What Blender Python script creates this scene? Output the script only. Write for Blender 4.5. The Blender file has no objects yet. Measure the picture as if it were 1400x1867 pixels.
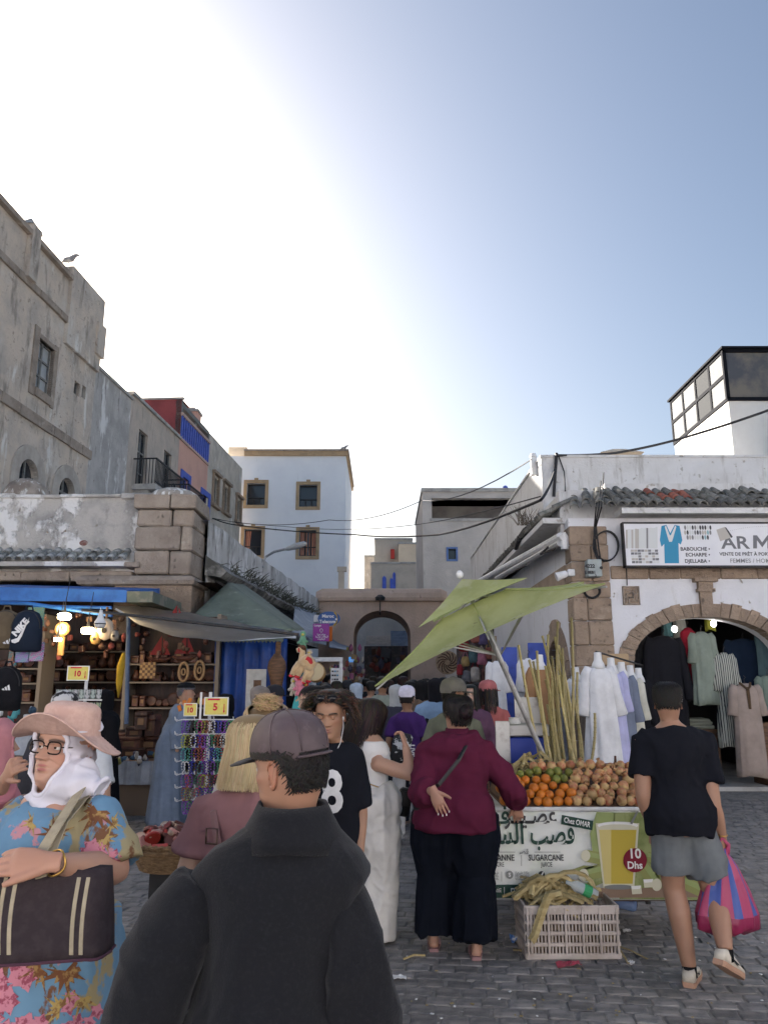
import bpy,bmesh,math,random
import numpy as np
from mathutils import Vector,Matrix,noise
from mathutils.bvhtree import BVHTree
R=math.radians
random.seed(7);rng=np.random.default_rng(7)
SC=bpy.context.scene
COL=SC.collection
# ------------------------------------------------------------------ camera
PITCH=R(12.7);FPX=1402.0;CAMZ=1.7
cam_d=bpy.data.cameras.new('camera');cam=bpy.data.objects.new('camera',cam_d);COL.objects.link(cam)
cam.location=(0,0,CAMZ);cam.rotation_euler=(R(90)+PITCH,0,0)
cam_d.sensor_fit='VERTICAL';cam_d.angle=2*math.atan(933.5/FPX)
cam_d.clip_start=0.05;cam_d.clip_end=2000
SC.camera=cam
# ------------------------------------------------------------------ sky and sun
SUN_AZ,SUN_EL=R(-40),R(20.5) # azimuth measured from +Y, negative to the left
W=bpy.data.worlds.new('World');SC.world=W;W.use_nodes=True
nt=W.node_tree;bg=nt.nodes['Background']
sky=nt.nodes.new('ShaderNodeTexSky');sky.sky_type='NISHITA';sky.sun_disc=False
sky.sun_elevation=SUN_EL;sky.sun_rotation=SUN_AZ;sky.altitude=0
sky.air_density=1.0;sky.dust_density=4.2;sky.ozone_density=1.5
nt.links.new(sky.outputs[0],bg.inputs[0]);bg.inputs[1].default_value=0.05
sl=bpy.data.lights.new('sun','SUN');sl.energy=5.0;sl.angle=R(0.8);sl.color=(1,.93,.85)
so=bpy.data.objects.new('sun',sl);COL.objects.link(so)
sd=Vector((math.sin(SUN_AZ)*math.cos(SUN_EL),math.cos(SUN_AZ)*math.cos(SUN_EL),math.sin(SUN_EL)))
so.rotation_euler=sd.to_track_quat('Z','Y').to_euler();so.location=(-20,20,30)
SC.view_settings.view_transform='Standard';SC.view_settings.look='None'
SC.view_settings.gamma=1;SC.view_settings.use_curve_mapping=False
SC.view_settings.exposure=2.16
SC.cycles.use_denoising=True;SC.cycles.max_bounces=6;SC.cycles.diffuse_bounces=4
SC.cycles.use_adaptive_sampling=True;SC.cycles.adaptive_threshold=0.02
SC.cycles.caustics_reflective=False;SC.cycles.caustics_refractive=False
# ------------------------------------------------------------------ measuring from the photograph (1400 x 1867)
def ray(px,py):
 dx=(px-700)/FPX;dv=(933.5-py)/FPX
 return Vector((dx,math.cos(PITCH)-dv*math.sin(PITCH),math.sin(PITCH)+dv*math.cos(PITCH)))
def at(px,py,Y):
 d=ray(px,py);t=Y/d.y
 return Vector((d.x*t,Y,CAMZ+d.z*t))
def gnd(px,py,z=0.0):
 d=ray(px,py);t=(z-CAMZ)/d.z
 return Vector((d.x*t,d.y*t,z))
def onwall(px,py,x0,k):
 d=ray(px,py);t=x0/(d.x-k*d.y)
 return Vector((d.x*t,d.y*t,CAMZ+d.z*t))
# ------------------------------------------------------------------ materials
MATS={}
def mat(name,base=(.5,.5,.5),layers=(),rough=.85,bump=0.0,bscale=30,bdist=.02,rand=0.0,metal=0.0,spec=.3,attr=False,sss=0.0,trans=0.0,emit=0.0,sheen=0.0,alpha=1.0,ridged=False,bstretch=(1,1,1),transmission=0,coat=0):
 """layers: (colour, scale, lo, hi, stretch, height)"""
 if name in MATS:return MATS[name]
 m=bpy.data.materials.new(name);m.use_nodes=True;MATS[name]=m
 n=m.node_tree.nodes;L=m.node_tree.links;b=n['Principled BSDF']
 tc=n.new('ShaderNodeTexCoord')
 if attr:
  a=n.new('ShaderNodeAttribute');a.attribute_name='Col';cur=a.outputs['Color']
 else:
  c=n.new('ShaderNodeRGB');c.outputs[0].default_value=(*base,1);cur=c.outputs[0]
 hcur=None
 for i,ly in enumerate(layers):
  col,sc,lo,hi=ly[:4];st=ly[4]if len(ly)>4 else(1,1,1);hgt=ly[5]if len(ly)>5 else 0
  mp=n.new('ShaderNodeMapping');mp.inputs['Scale'].default_value=st;mp.inputs['Location'].default_value=(i*3.7+len(name),i*1.3,i*7.1)
  L.new(tc.outputs['Object'],mp.inputs[0])
  ns=n.new('ShaderNodeTexNoise');ns.inputs['Scale'].default_value=sc;ns.inputs['Detail'].default_value=7;ns.inputs['Roughness'].default_value=.62
  L.new(mp.outputs[0],ns.inputs['Vector'])
  mr=n.new('ShaderNodeMapRange');mr.inputs[1].default_value=lo;mr.inputs[2].default_value=hi
  L.new(ns.outputs[0],mr.inputs[0])
  mx=n.new('ShaderNodeMix');mx.data_type='RGBA'
  L.new(mr.outputs[0],mx.inputs[0]);L.new(cur,mx.inputs[6]);mx.inputs[7].default_value=(*col,1)
  cur=mx.outputs[2]
  if hgt:
   mm=n.new('ShaderNodeMath');mm.operation='MULTIPLY_ADD';mm.inputs[1].default_value=hgt
   L.new(mr.outputs[0],mm.inputs[0])
   if hcur is not None:L.new(hcur,mm.inputs[2])
   else:mm.inputs[2].default_value=0
   hcur=mm.outputs[0]
 if rand:
  oi=n.new('ShaderNodeObjectInfo');hs=n.new('ShaderNodeHueSaturation')
  mr=n.new('ShaderNodeMapRange');mr.inputs[3].default_value=1-rand;mr.inputs[4].default_value=1+rand
  L.new(oi.outputs['Random'],mr.inputs[0]);L.new(mr.outputs[0],hs.inputs['Value']);L.new(cur,hs.inputs['Color']);cur=hs.outputs[0]
 L.new(cur,b.inputs['Base Color'])
 b.inputs['Roughness'].default_value=rough;b.inputs['Metallic'].default_value=metal
 b.inputs['Specular IOR Level'].default_value=spec
 if sss:
  b.inputs['Subsurface Weight'].default_value=sss;b.inputs['Subsurface Radius'].default_value=(.012,.005,.003);b.inputs['Subsurface Scale'].default_value=1
 if sheen:b.inputs['Sheen Weight'].default_value=sheen;b.inputs['Sheen Roughness'].default_value=.5
 if coat:b.inputs['Coat Weight'].default_value=coat
 if transmission:b.inputs['Transmission Weight'].default_value=transmission
 if alpha<1:b.inputs['Alpha'].default_value=alpha
 if emit:
  L.new(cur,b.inputs['Emission Color']);b.inputs['Emission Strength'].default_value=emit
 if bump or hcur is not None:
  bp=n.new('ShaderNodeBump');bp.inputs['Strength'].default_value=1.0;bp.inputs['Distance'].default_value=bdist
  mp=n.new('ShaderNodeMapping');mp.inputs['Scale'].default_value=bstretch;L.new(tc.outputs['Object'],mp.inputs[0])
  ns=n.new('ShaderNodeTexNoise');ns.inputs['Scale'].default_value=bscale;ns.inputs['Detail'].default_value=6;ns.inputs['Roughness'].default_value=.6
  if ridged:ns.noise_type='RIDGED_MULTIFRACTAL'
  L.new(mp.outputs[0],ns.inputs['Vector'])
  mm=n.new('ShaderNodeMath');mm.operation='MULTIPLY_ADD';mm.inputs[1].default_value=bump
  L.new(ns.outputs[0],mm.inputs[0])
  if hcur is not None:L.new(hcur,mm.inputs[2])
  else:mm.inputs[2].default_value=0
  L.new(mm.outputs[0],bp.inputs['Height']);L.new(bp.outputs[0],b.inputs['Normal'])
 if trans: # thin cloth that lets light through
  t=n.new('ShaderNodeBsdfTranslucent');L.new(cur,t.inputs[0]);ms=n.new('ShaderNodeMixShader');ms.inputs[0].default_value=trans
  L.new(b.outputs[0],ms.inputs[1]);L.new(t.outputs[0],ms.inputs[2]);L.new(ms.outputs[0],n['Material Output'].inputs[0])
 return m
def cloth(name,col,amt=.35,**k):
 d=tuple(c*(1-amt)for c in col)
 kw=dict(rough=.95,bump=.5,bscale=22,bdist=.012,spec=.12,ridged=True);kw.update(k)
 return mat(name,col,[(d,5,.35,.7)],**kw)
def plain(name,col,rough=.7,**k):
 d=tuple(c*.7 for c in col)
 kw=dict(bump=.15,bscale=60,bdist=.004);kw.update(k)
 return mat(name,col,[(d,9,.4,.75)],rough=rough,**kw)
# ------------------------------------------------------------------ mesh building
class MB:
 def __init__(s):s.v=[];s.f=[];s.m=[];s.c=None
 def add(s,vs,fs,mi=0):
  o=len(s.v);s.v.extend([tuple(map(float,p))for p in vs])
  s.f.extend([tuple(o+i for i in f)for f in fs]);s.m.extend([mi]*len(fs));return s
 def box(s,x0,x1,y0,y1,z0,z1,mi=0):
  return s.add([(x0,y0,z0),(x1,y0,z0),(x1,y1,z0),(x0,y1,z0),(x0,y0,z1),(x1,y0,z1),(x1,y1,z1),(x0,y1,z1)],[(0,3,2,1),(4,5,6,7),(0,1,5,4),(1,2,6,5),(2,3,7,6),(3,0,4,7)],mi)
 def bbox(s,c,size,Rm=None,b=.01,mi=0,jit=0.0):
  """box with chamfered edges; Rm: 3x3 rotation"""
  hx,hy,hz=size[0]/2,size[1]/2,size[2]/2;vs=[];idx={}
  b=min(b,hx*.45,hy*.45,hz*.45)
  for sx in(-1,1):
   for sy in(-1,1):
    for sz in(-1,1):
     j=[random.uniform(-jit,jit)for _ in range(3)]
     for ax in range(3):
      p=[sx*(hx-b),sy*(hy-b),sz*(hz-b)];p[ax]=(sx*hx,sy*hy,sz*hz)[ax]
      idx[(sx,sy,sz,ax)]=len(vs);q=Vector((p[0]+j[0],p[1]+j[1],p[2]+j[2]))
      vs.append((Rm@q if Rm is not None else q)+Vector(c))
  fs=[];g=(-1,1)
  def quad(k):
   fs.append(k)
  for sg in g:
   o=[(-1,-1),(1,-1),(1,1),(-1,1)]
   if sg<0:o=o[::-1]
   fs.append(tuple(idx[(sg,a,b_,0)]for a,b_ in o));fs.append(tuple(idx[(b_,sg,a,1)]for a,b_ in o));fs.append(tuple(idx[(a,b_,sg,2)]for a,b_ in o))
  for a in g:
   for d in g:
    q=[idx[(a,d,-1,0)],idx[(a,d,-1,1)],idx[(a,d,1,1)],idx[(a,d,1,0)]];fs.append(tuple(q if a*d>0 else q[::-1]))
    q=[idx[(-1,a,d,1)],idx[(-1,a,d,2)],idx[(1,a,d,2)],idx[(1,a,d,1)]];fs.append(tuple(q if a*d>0 else q[::-1]))
    q=[idx[(d,-1,a,2)],idx[(d,-1,a,0)],idx[(d,1,a,0)],idx[(d,1,a,2)]];fs.append(tuple(q if a*d>0 else q[::-1]))
    for e in g:
     q=[idx[(a,d,e,0)],idx[(a,d,e,1)],idx[(a,d,e,2)]];fs.append(tuple(q if a*d*e>0 else q[::-1]))
  return s.add(vs,fs,mi)
 def rings(s,rs,cap=True,mi=0,closed=True):
  n=len(rs[0]);vs=[p for r in rs for p in r];fs=[]
  for i in range(len(rs)-1):
   for k in range(n if closed else n-1):
    a,b=i*n+k,i*n+(k+1)%n
    fs.append((a,b,b+n,a+n))
  if cap and closed:
   fs.append(tuple(range(n))[::-1]);o=(len(rs)-1)*n;fs.append(tuple(range(o,o+n)))
  return s.add(vs,fs,mi)
 def tube(s,pts,r,n=8,cap=True,side=None,mi=0):
  pts=[Vector(p)for p in pts];rs=[]
  m=len(pts)
  if not isinstance(r,(list,tuple)):r=[r]*m
  u=None
  for i,p in enumerate(pts):
   t=(pts[min(i+1,m-1)]-pts[max(i-1,0)]).normalized()
   if u is None:
    h=Vector(side)if side is not None else(Vector((0,0,1))if abs(t.z)<.9 else Vector((1,0,0)))
    u=(h-t*h.dot(t)).normalized()
   else:
    h=Vector(side)if side is not None else u
    u=(h-t*h.dot(t)).normalized()
   w=t.cross(u);rx,ry=r[i]if isinstance(r[i],(list,tuple))else(r[i],r[i])
   rs.append([p+u*(rx*math.cos(2*math.pi*k/n))+w*(ry*math.sin(2*math.pi*k/n))for k in range(n)])
  return s.rings(rs,cap,mi)
 def ell(s,c,rad,Rm=None,nu=12,nv=8,mi=0):
  c=Vector(c);vs=[];fs=[]
  for j in range(1,nv):
   th=math.pi*j/nv
   for i in range(nu):
    ph=2*math.pi*i/nu
    q=Vector((rad[0]*math.sin(th)*math.cos(ph),rad[1]*math.sin(th)*math.sin(ph),rad[2]*math.cos(th)))
    vs.append((Rm@q if Rm is not None else q)+c)
  t=Vector((0,0,rad[2]));bt=-t
  vs.append((Rm@t if Rm is not None else t)+c);vs.append((Rm@bt if Rm is not None else bt)+c)
  T,B=len(vs)-2,len(vs)-1
  for i in range(nu):
   k=(i+1)%nu;fs.append((T,i,k));o=(nv-2)*nu;fs.append((B,o+k,o+i))
   for j in range(nv-2):a,b=j*nu+i,j*nu+k;fs.append((a,a+nu,b+nu,b))
  return s.add(vs,fs,mi)
 def lathe(s,prof,c=(0,0,0),n=16,Rm=None,mi=0,cap=True):
  c=Vector(c);rs=[]
  for r,z in prof:
   row=[]
   for k in range(n):
    a=2*math.pi*k/n;q=Vector((r*math.cos(a),r*math.sin(a),z));row.append((Rm@q if Rm is not None else q)+c)
   rs.append(row)
  return s.rings(rs,cap,mi)
 def prism(s,poly,ext,mi=0):
  n=len(poly);e=Vector(ext);a=[Vector(p)for p in poly]
  return s.add(a+[p+e for p in a],[tuple(range(n))[::-1],tuple(range(n,2*n))]+[(i,(i+1)%n,n+(i+1)%n,n+i)for i in range(n)],mi)
 def sheet(s,G,thick=.006,mi=0):
  """G: grid of points [i][j]; a closed thin sheet"""
  ni,nj=len(G),len(G[0]);P=[[Vector(p)for p in r]for r in G]
  N=[[None]*nj for _ in range(ni)]
  for i in range(ni):
   for j in range(nj):
    a=P[min(i+1,ni-1)][j]-P[max(i-1,0)][j];b=P[i][min(j+1,nj-1)]-P[i][max(j-1,0)]
    q=a.cross(b);N[i][j]=q.normalized()if q.length>1e-12 else Vector((0,0,1))
  vs=[P[i][j]+N[i][j]*thick/2 for i in range(ni)for j in range(nj)]+[P[i][j]-N[i][j]*thick/2 for i in range(ni)for j in range(nj)]
  o=ni*nj;fs=[]
  if not thick:return s.add(vs[:o],[(i*nj+j,i*nj+j+nj,i*nj+j+nj+1,i*nj+j+1)for i in range(ni-1)for j in range(nj-1)],mi)
  for i in range(ni-1):
   for j in range(nj-1):
    a=i*nj+j;fs.append((a,a+nj,a+nj+1,a+1));fs.append((o+a,o+a+1,o+a+nj+1,o+a+nj))
  bd=[i*nj for i in range(ni)]+[(ni-1)*nj+j for j in range(1,nj)]+[i*nj+nj-1 for i in range(ni-2,-1,-1)]+[j for j in range(nj-2,0,-1)]
  for a,b in zip(bd,bd[1:]+bd[:1]):fs.append((a,o+a,o+b,b))
  return s.add(vs,fs,mi)
 def mesh(s,name,mats,off=Vector((0,0,0)),smooth=False):
  me=bpy.data.meshes.new(name)
  v=np.array(s.v,dtype=np.float32).reshape(-1,3)-np.array(off,dtype=np.float32)
  me.from_pydata(v.tolist(),[],s.f)
  for m in(mats if isinstance(mats,(list,tuple))else[mats]):me.materials.append(m)
  if any(s.m):me.polygons.foreach_set('material_index',s.m)
  if smooth:me.polygons.foreach_set('use_smooth',[True]*len(me.polygons))
  if s.c is not None:set_col(me,s.c)
  me.update();return me
 def build(s,name,mats,parent=None,origin=None,smooth=False,local=False):
  off=Vector((0,0,0))
  if not local:off=wloc(parent)if parent is not None else Vector(origin or(0,0,0))
  o=bpy.data.objects.new(name,s.mesh(name,mats,off,smooth));COL.objects.link(o)
  if parent is not None:o.parent=parent
  elif not local:o.location=off
  return o
def set_col(me,c):
 a=me.color_attributes.new('Col','FLOAT_COLOR','POINT');c=np.asarray(c,dtype=np.float32)
 if c.shape[1]==3:c=np.hstack([c,np.ones((len(c),1),np.float32)])
 a.data.foreach_set('color',c.ravel())
WL={}
def wloc(o):
 p=Vector(o.location);q=o.parent
 while q is not None:p=p+Vector(q.location);q=q.parent
 return p
def tag(o,label=None,cat=None,group=None,kind=None):
 if label:o['label']=label
 if cat:o['category']=cat
 if group:o['group']=group
 if kind:o['kind']=kind
 return o
def thing(name,label,cat,loc=(0,0,0),rz=0.0,group=None):
 o=bpy.data.objects.new(name,None);COL.objects.link(o);o.location=loc;o.rotation_euler=(0,0,rz);o.empty_display_size=.1
 return tag(o,label,cat,group)
def dup(o,parent=None,loc=None,rot=None,scale=None,label=None):
 c=o.copy();COL.objects.link(c);c.parent=parent
 if loc is not None:c.location=loc
 if rot is not None:c.rotation_euler=rot
 if scale is not None:c.scale=scale if isinstance(scale,(tuple,list))else(scale,)*3
 if label:c['label']=label
 for ch in o.children:dup(ch,c)
 return c
def rot3(rx=0,ry=0,rz=0):return(Matrix.Rotation(rz,3,'Z')@Matrix.Rotation(ry,3,'Y')@Matrix.Rotation(rx,3,'X'))
def frame(d,up=(0,0,1)):
 """3x3 whose local x runs along d"""
 x=Vector(d).normalized();z=Vector(up);z=(z-x*z.dot(x)).normalized();y=z.cross(x)
 return Matrix((x,y,z)).transposed()
WORK=bpy.data.scenes.new('work') # scratch scene: modifiers and lettering are evaluated here, then it is removed
def evaluated(o):
 WORK.collection.objects.link(o);vl=WORK.view_layers[0];vl.update()
 return bpy.data.meshes.new_from_object(o.evaluated_get(vl.depsgraph))
def text_geo(body,size=1.0,bold=0.0,align='LEFT',sx=1.0,spacing=1.0):
 c=bpy.data.curves.new('lettering','FONT');c.body=body;c.size=size;c.align_x=align;c.offset=bold;c.space_character=spacing;c.resolution_u=3
 o=bpy.data.objects.new('lettering',c);me=evaluated(o)
 vs=[(v.co.x*sx,v.co.y)for v in me.vertices];fs=[tuple(p.vertices)for p in me.polygons]
 bpy.data.objects.remove(o);bpy.data.curves.remove(c);bpy.data.meshes.remove(me)
 return vs,fs
def put_text(mb,body,org,ux,uz,size,bold=0.0,align='LEFT',mi=0,sx=1.0,fit=None,lift=.003):
 """flat lettering on the plane org + u*ux + v*uz, lifted along its normal; fit: wanted width"""
 vs,fs=text_geo(body,size,bold,align)
 if fit and vs:
  w=max(v[0]for v in vs)-min(v[0]for v in vs);sx=fit/w
 ux=Vector(ux).normalized();uz=Vector(uz).normalized();nrm=ux.cross(uz)
 mb.add([Vector(org)+ux*(x*sx)+uz*y+nrm*lift for x,y in vs],fs,mi)
def disc(mb,c,ux,uz,rx,rz,n=24,mi=0,lift=.003,a0=0,a1=2*math.pi):
 ux=Vector(ux).normalized();uz=Vector(uz).normalized();nrm=ux.cross(uz);c=Vector(c)+nrm*lift
 mb.add([c+ux*(rx*math.cos(a0+(a1-a0)*k/n))+uz*(rz*math.sin(a0+(a1-a0)*k/n))for k in range(n)],[tuple(range(n))],mi)
def poly(mb,org,ux,uz,pts,mi=0,lift=.003):
 ux=Vector(ux).normalized();uz=Vector(uz).normalized();nrm=ux.cross(uz)
 mb.add([Vector(org)+ux*a+uz*b+nrm*lift for a,b in pts],[tuple(range(len(pts)))],mi)
ORD='first second third fourth fifth sixth seventh eighth ninth tenth eleventh twelfth thirteenth fourteenth fifteenth sixteenth seventeenth eighteenth nineteenth twentieth'.split()+['twenty-'+w for w in 'first second third fourth fifth sixth'.split()]
# a wall in its own plane: u along udir, z up; rectangular and arched openings with reveals
def wall_panel(mb,org,udir,u0,u1,z0,z1,holes=(),depth=.25,inward=None,mi=0,rmi=0,nseg=14):
 org=Vector(org);ud=Vector(udir).normalized();inw=Vector(inward).normalized()if inward is not None else Vector((-ud.y,ud.x,0))
 P=lambda u,z,d=0:org+ud*u+Vector((0,0,z))+inw*d
 us=sorted({u0,u1,*[h[0]for h in holes],*[h[1]for h in holes]});zs=sorted({z0,z1,*[h[2]for h in holes],*[h[3]for h in holes]})
 us=[u for u in us if u0-1e-6<=u<=u1+1e-6];zs=[z for z in zs if z0-1e-6<=z<=z1+1e-6]
 for a,b in zip(us,us[1:]):
  for c,d in zip(zs,zs[1:]):
   if any(h[0]<(a+b)/2<h[1]and h[2]<(c+d)/2<h[3]for h in holes):continue
   mb.add([P(a,c),P(b,c),P(b,d),P(a,d)],[(0,1,2,3)],mi)
 for h in holes:
  a,b,c,d=h[:4];arch=h[4]if len(h)>4 else 0 # arch: rise of the curved head
  zs_=d-arch
  segs=[(a,c),(a,zs_)]
  if arch:
   m,r=(a+b)/2,(b-a)/2
   pts=[(m-r*math.cos(math.pi*k/nseg),zs_+arch*math.sin(math.pi*k/nseg))for k in range(nseg+1)]
   for p,q in zip(pts,pts[1:]):
    mb.add([P(p[0],p[1]),P(q[0],q[1]),P(q[0],d),P(p[0],d)],[(0,1,2,3)],mi)
    mb.add([P(*p),P(*q),P(*q,depth),P(*p,depth)],[(0,3,2,1)],rmi)
  else:
   mb.add([P(a,d),P(b,d),P(b,d,depth),P(a,d,depth)],[(0,3,2,1)],rmi)
  mb.add([P(a,c),P(a,zs_),P(a,zs_,depth),P(a,c,depth)],[(0,3,2,1)],rmi)
  mb.add([P(b,zs_),P(b,c),P(b,c,depth),P(b,zs_,depth)],[(0,3,2,1)],rmi)
  if c>z0+.01:mb.add([P(b,c),P(a,c),P(a,c,depth),P(b,c,depth)],[(0,3,2,1)],rmi)
 return P
# ================================================================== materials of the setting
STN=(.33,.25,.185)
m_tall=mat('taupe_plaster',(.58,.495,.41),[((.44,.39,.34),1.1,.42,.62),((.58,.53,.47),.7,.55,.68),((.24,.21,.18),2.0,.55,.68,(1,1,.3)),((.36,.3,.25),6,.6,.68,(1,1,1),-.35),((.68,.65,.6),1.3,.6,.66,(1.5,1.5,.4),.4)],bump=.7,bscale=14,bdist=.04)
m_grey=mat('grey_peeling_plaster',(.46,.44,.42),[((.35,.335,.32),1.3,.4,.6),((.68,.67,.65),1.1,.55,.6,(1.6,1.6,.45),-.5),((.16,.15,.14),2.6,.6,.72,(1.5,1.5,.3)),((.3,.22,.17),5,.66,.72,(1,1,1),-.7)],bump=.6,bscale=18,bdist=.03)
m_low=mat('white_grey_peeling_wall',(.46,.435,.4),[((.3,.29,.275),1.7,.45,.6),((.72,.71,.69),1.2,.5,.55,(1,1,.8),.8),((.19,.18,.165),3,.62,.75,(1.4,1.4,.5)),((.36,.28,.21),4,.66,.7,(1,1,1),-.9),((.8,.79,.77),8,.7,.74,(1.5,1.5,.2))],bump=.6,bscale=20,bdist=.03)
m_sidew=mat('streaked_white_wall',(.5,.49,.47),[((.74,.73,.72),1.6,.45,.6,(1,1,.5)),((.27,.255,.235),1.8,.5,.64,(1,1,.6)),((.13,.125,.115),4.5,.58,.7,(1.3,1.3,.45))],bump=.6,bscale=20,bdist=.03)
m_balc=mat('tan_stained_plaster',(.52,.44,.37),[((.42,.37,.32),1.2,.4,.62),((.22,.2,.18),2.6,.55,.72,(1.3,1.3,.3))],bump=.5,bscale=16,bdist=.03)
m_red=mat('dark_red_plaster',(.27,.065,.07),[((.2,.05,.055),1.5,.45,.7)],bump=.2,bscale=20)
m_pink=mat('salmon_plaster',(.66,.39,.31),[((.57,.33,.27),1.0,.45,.7),((.36,.25,.21),3,.65,.8,(1.3,1.3,.3))],bump=.3,bscale=20)
m_blue=mat('cobalt_paint',(.07,.12,.5),[((.05,.08,.34),6,.5,.7)],rough=.6)
m_stnhouse=mat('worn_cream_masonry',(.58,.52,.44),[((.45,.4,.34),1.0,.42,.58),((.68,.65,.6),1.3,.6,.66,(1.4,1.4,.5)),((.24,.22,.2),2.8,.58,.72,(1.4,1.4,.3))],bump=.9,bscale=9,bdist=.05)
m_whiteb=mat('cool_white_paint',(.84,.86,.89),[((.77,.79,.83),.6,.45,.7),((.55,.56,.58),2.4,.66,.8,(1.3,1.3,.25))],bump=.15,bscale=20)
m_ochre=mat('ochre_stone',(.46,.33,.2),[((.36,.26,.16),3,.45,.7)],bump=.3,bscale=25)
m_gate=mat('rose_brown_plaster',(.6,.44,.34),[((.5,.37,.285),1.2,.42,.62),((.68,.54,.44),1.8,.6,.72),((.24,.17,.14),4,.64,.76,(1.3,1.3,.35))],bump=.6,bscale=14,bdist=.03)
m_greyh=mat('bare_grey_render',(.52,.49,.46),[((.44,.415,.39),.9,.42,.62),((.6,.56,.51),1.6,.6,.72),((.27,.25,.24),3.2,.64,.78,(1.3,1.3,.35))],bump=.5,bscale=14,bdist=.03)
m_beige=mat('beige_render',(.5,.44,.37),[((.42,.37,.31),1.0,.45,.65)],bump=.4,bscale=14)
m_cream=mat('cream_paint',(.68,.56,.42),[((.6,.49,.37),1.0,.45,.65)],bump=.3,bscale=14)  # cream walls; also carries the painted sunlit tone of one roof room
m_rwhite=mat('whitewash',(.71,.71,.735),[((.63,.63,.65),.9,.45,.65),((.52,.5,.47),3.0,.6,.74,(1.4,1.4,.35)),((.42,.37,.31),8,.66,.7,(1,1,1),-.5)],bump=.3,bscale=22,bdist=.02)
m_rpar=mat('stained_whitewash',(.66,.655,.65),[((.57,.56,.545),1.0,.4,.62),((.36,.34,.31),2.6,.56,.72,(1.7,1.7,.3)),((.42,.39,.35),7,.61,.67,(1,1,1),-.4)],bump=.4,bscale=22,bdist=.02)
m_stone=mat('brown_sandstone',STN,[((.26,.195,.145),3.2,.42,.62),((.43,.34,.26),2.2,.58,.7),((.19,.15,.12),12,.62,.72,(1,1,1),-.8)],bump=.9,bscale=24,bdist=.03,rand=.13)
m_stone2=mat('grey_brown_stone',(.36,.3,.245),[((.27,.22,.18),2.4,.42,.62),((.46,.4,.33),2.2,.58,.7),((.2,.17,.14),10,.62,.72,(1,1,1),-.7)],bump=.8,bscale=20,bdist=.03,rand=.08)
m_tile=mat('mossy_roof_tile',(.2,.19,.17),[((.09,.1,.085),7,.42,.62),((.34,.34,.31),10,.58,.7),((.22,.15,.1),5,.62,.72)],bump=.6,bscale=40,bdist=.01,rand=.3)
m_tilered=mat('red_roof_tile',(.36,.12,.08),[((.2,.1,.08),9,.5,.7)],bump=.5,bscale=40,rand=.2)
m_tileL=mat('pale_lichen_roof_tile',(.42,.42,.4),[((.2,.21,.2),8,.42,.58),((.62,.62,.6),9,.58,.68),((.14,.15,.13),5,.62,.72)],bump=.6,bscale=40,bdist=.01,rand=.25)
m_glassd=mat('dark_window_glass',(.03,.035,.045),rough=.08,spec=.6)
m_glass=mat('pale_reflecting_glass',(.42,.45,.47),[((.3,.33,.36),1.5,.4,.7)],rough=.12,spec=.6)
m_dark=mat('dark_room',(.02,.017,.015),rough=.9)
m_iron=mat('dark_iron',(.04,.04,.042),[((.09,.06,.045),12,.55,.7)],rough=.6,metal=.3)
m_wire=mat('black_cable',(.025,.025,.027),rough=.6)
m_frame=mat('weathered_window_wood',(.2,.2,.19),[((.1,.1,.1),9,.5,.7)],rough=.8)
m_white=plain('white_paint',(.72,.72,.72),.5)
m_concrete=mat('concrete',(.42,.41,.39),[((.3,.29,.28),3,.45,.65)],bump=.4,bscale=40)
# ================================================================== ground
m_ground=mat('grey_paving',(.21,.2,.195),[((.16,.155,.15),1.2,.42,.6),((.27,.265,.26),.8,.56,.7)],bump=.5,bscale=30,bdist=.01,rough=.75)
m_joint=mat('dirty_joint',(.25,.235,.215),[((.17,.16,.145),9,.4,.6),((.36,.345,.32),20,.58,.68)],bump=.6,bscale=70,bdist=.008,rough=.9)
m_sett=mat('dark_stone_sett',(.24,.222,.207),[((.12,.116,.115),9,.4,.6),((.24,.232,.225),16,.58,.7)],bump=.6,bscale=60,bdist=.006,rough=.55,rand=.28,spec=.4)
g=MB();S_=300
g.add([(-S_,-S_,-.03),(S_,-S_,-.03),(S_,S_,-.03),(-S_,S_,-.03)],[(0,1,2,3)])
ground=tag(g.build('ground',m_ground),kind='structure')
g=MB();g.box(-7,9,-4,22,-.08,-.007);pave=tag(g.build('pavement',m_joint),kind='structure')
SW,SD=.15,.125
def sett_mesh(k):
 b=MB();w,d=SW-.014,SD-.013
 top=[];rg=lambda a:random.uniform(-a,a)
 def ring(ix,z,jz=0):
  return[(x*(w/2-ix)+rg(.004),y*(d/2-ix)+rg(.004),z+rg(jz))for x,y in((-1,-1),(0,-1.03),(1,-1),(1.03,0),(1,1),(0,1.03),(-1,1),(-1.03,0))]
 b.rings([ring(0,-.03),ring(0,-.004,.0015),ring(.008,.001,.0015)])
 return b.mesh('sett',m_sett,smooth=False)
setts=[sett_mesh(k)for k in range(8)]
ang=R(-7);ca,sa=math.cos(ang),math.sin(ang)
cand=[]
for r in range(-40,150):
 for c in range(-80,80):
  u=(c+(.5 if r%2 else 0))*SW+.03*math.sin(r*1.7)+random.uniform(-.012,.012);v=r*SD+.012*math.sin(c*.45)+random.uniform(-.006,.006)
  x,y=u*ca-v*sa,u*sa+v*ca
  if 1.0<y<12.5 and abs(x)<y*.62+.4 and x>-5.5:cand.append((x,y))
def vis(p):
 x,y=p;z=-CAMZ;zc=y*math.cos(PITCH)+z*math.sin(PITCH);vv=-y*math.sin(PITCH)+z*math.cos(PITCH)
 px,py=700+FPX*x/zc,933.5-FPX*vv/zc
 return px,py
near=[];rest=[]
for p in cand:
 px,py=vis(p)
 if-40<px<1440 and py<1890 and(px>725 or(190<px<260))and len(near)<4000:near.append((p[1],p))
 rest.append(p)
near.sort();chosen={p for _,p in near[:298]}
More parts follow.
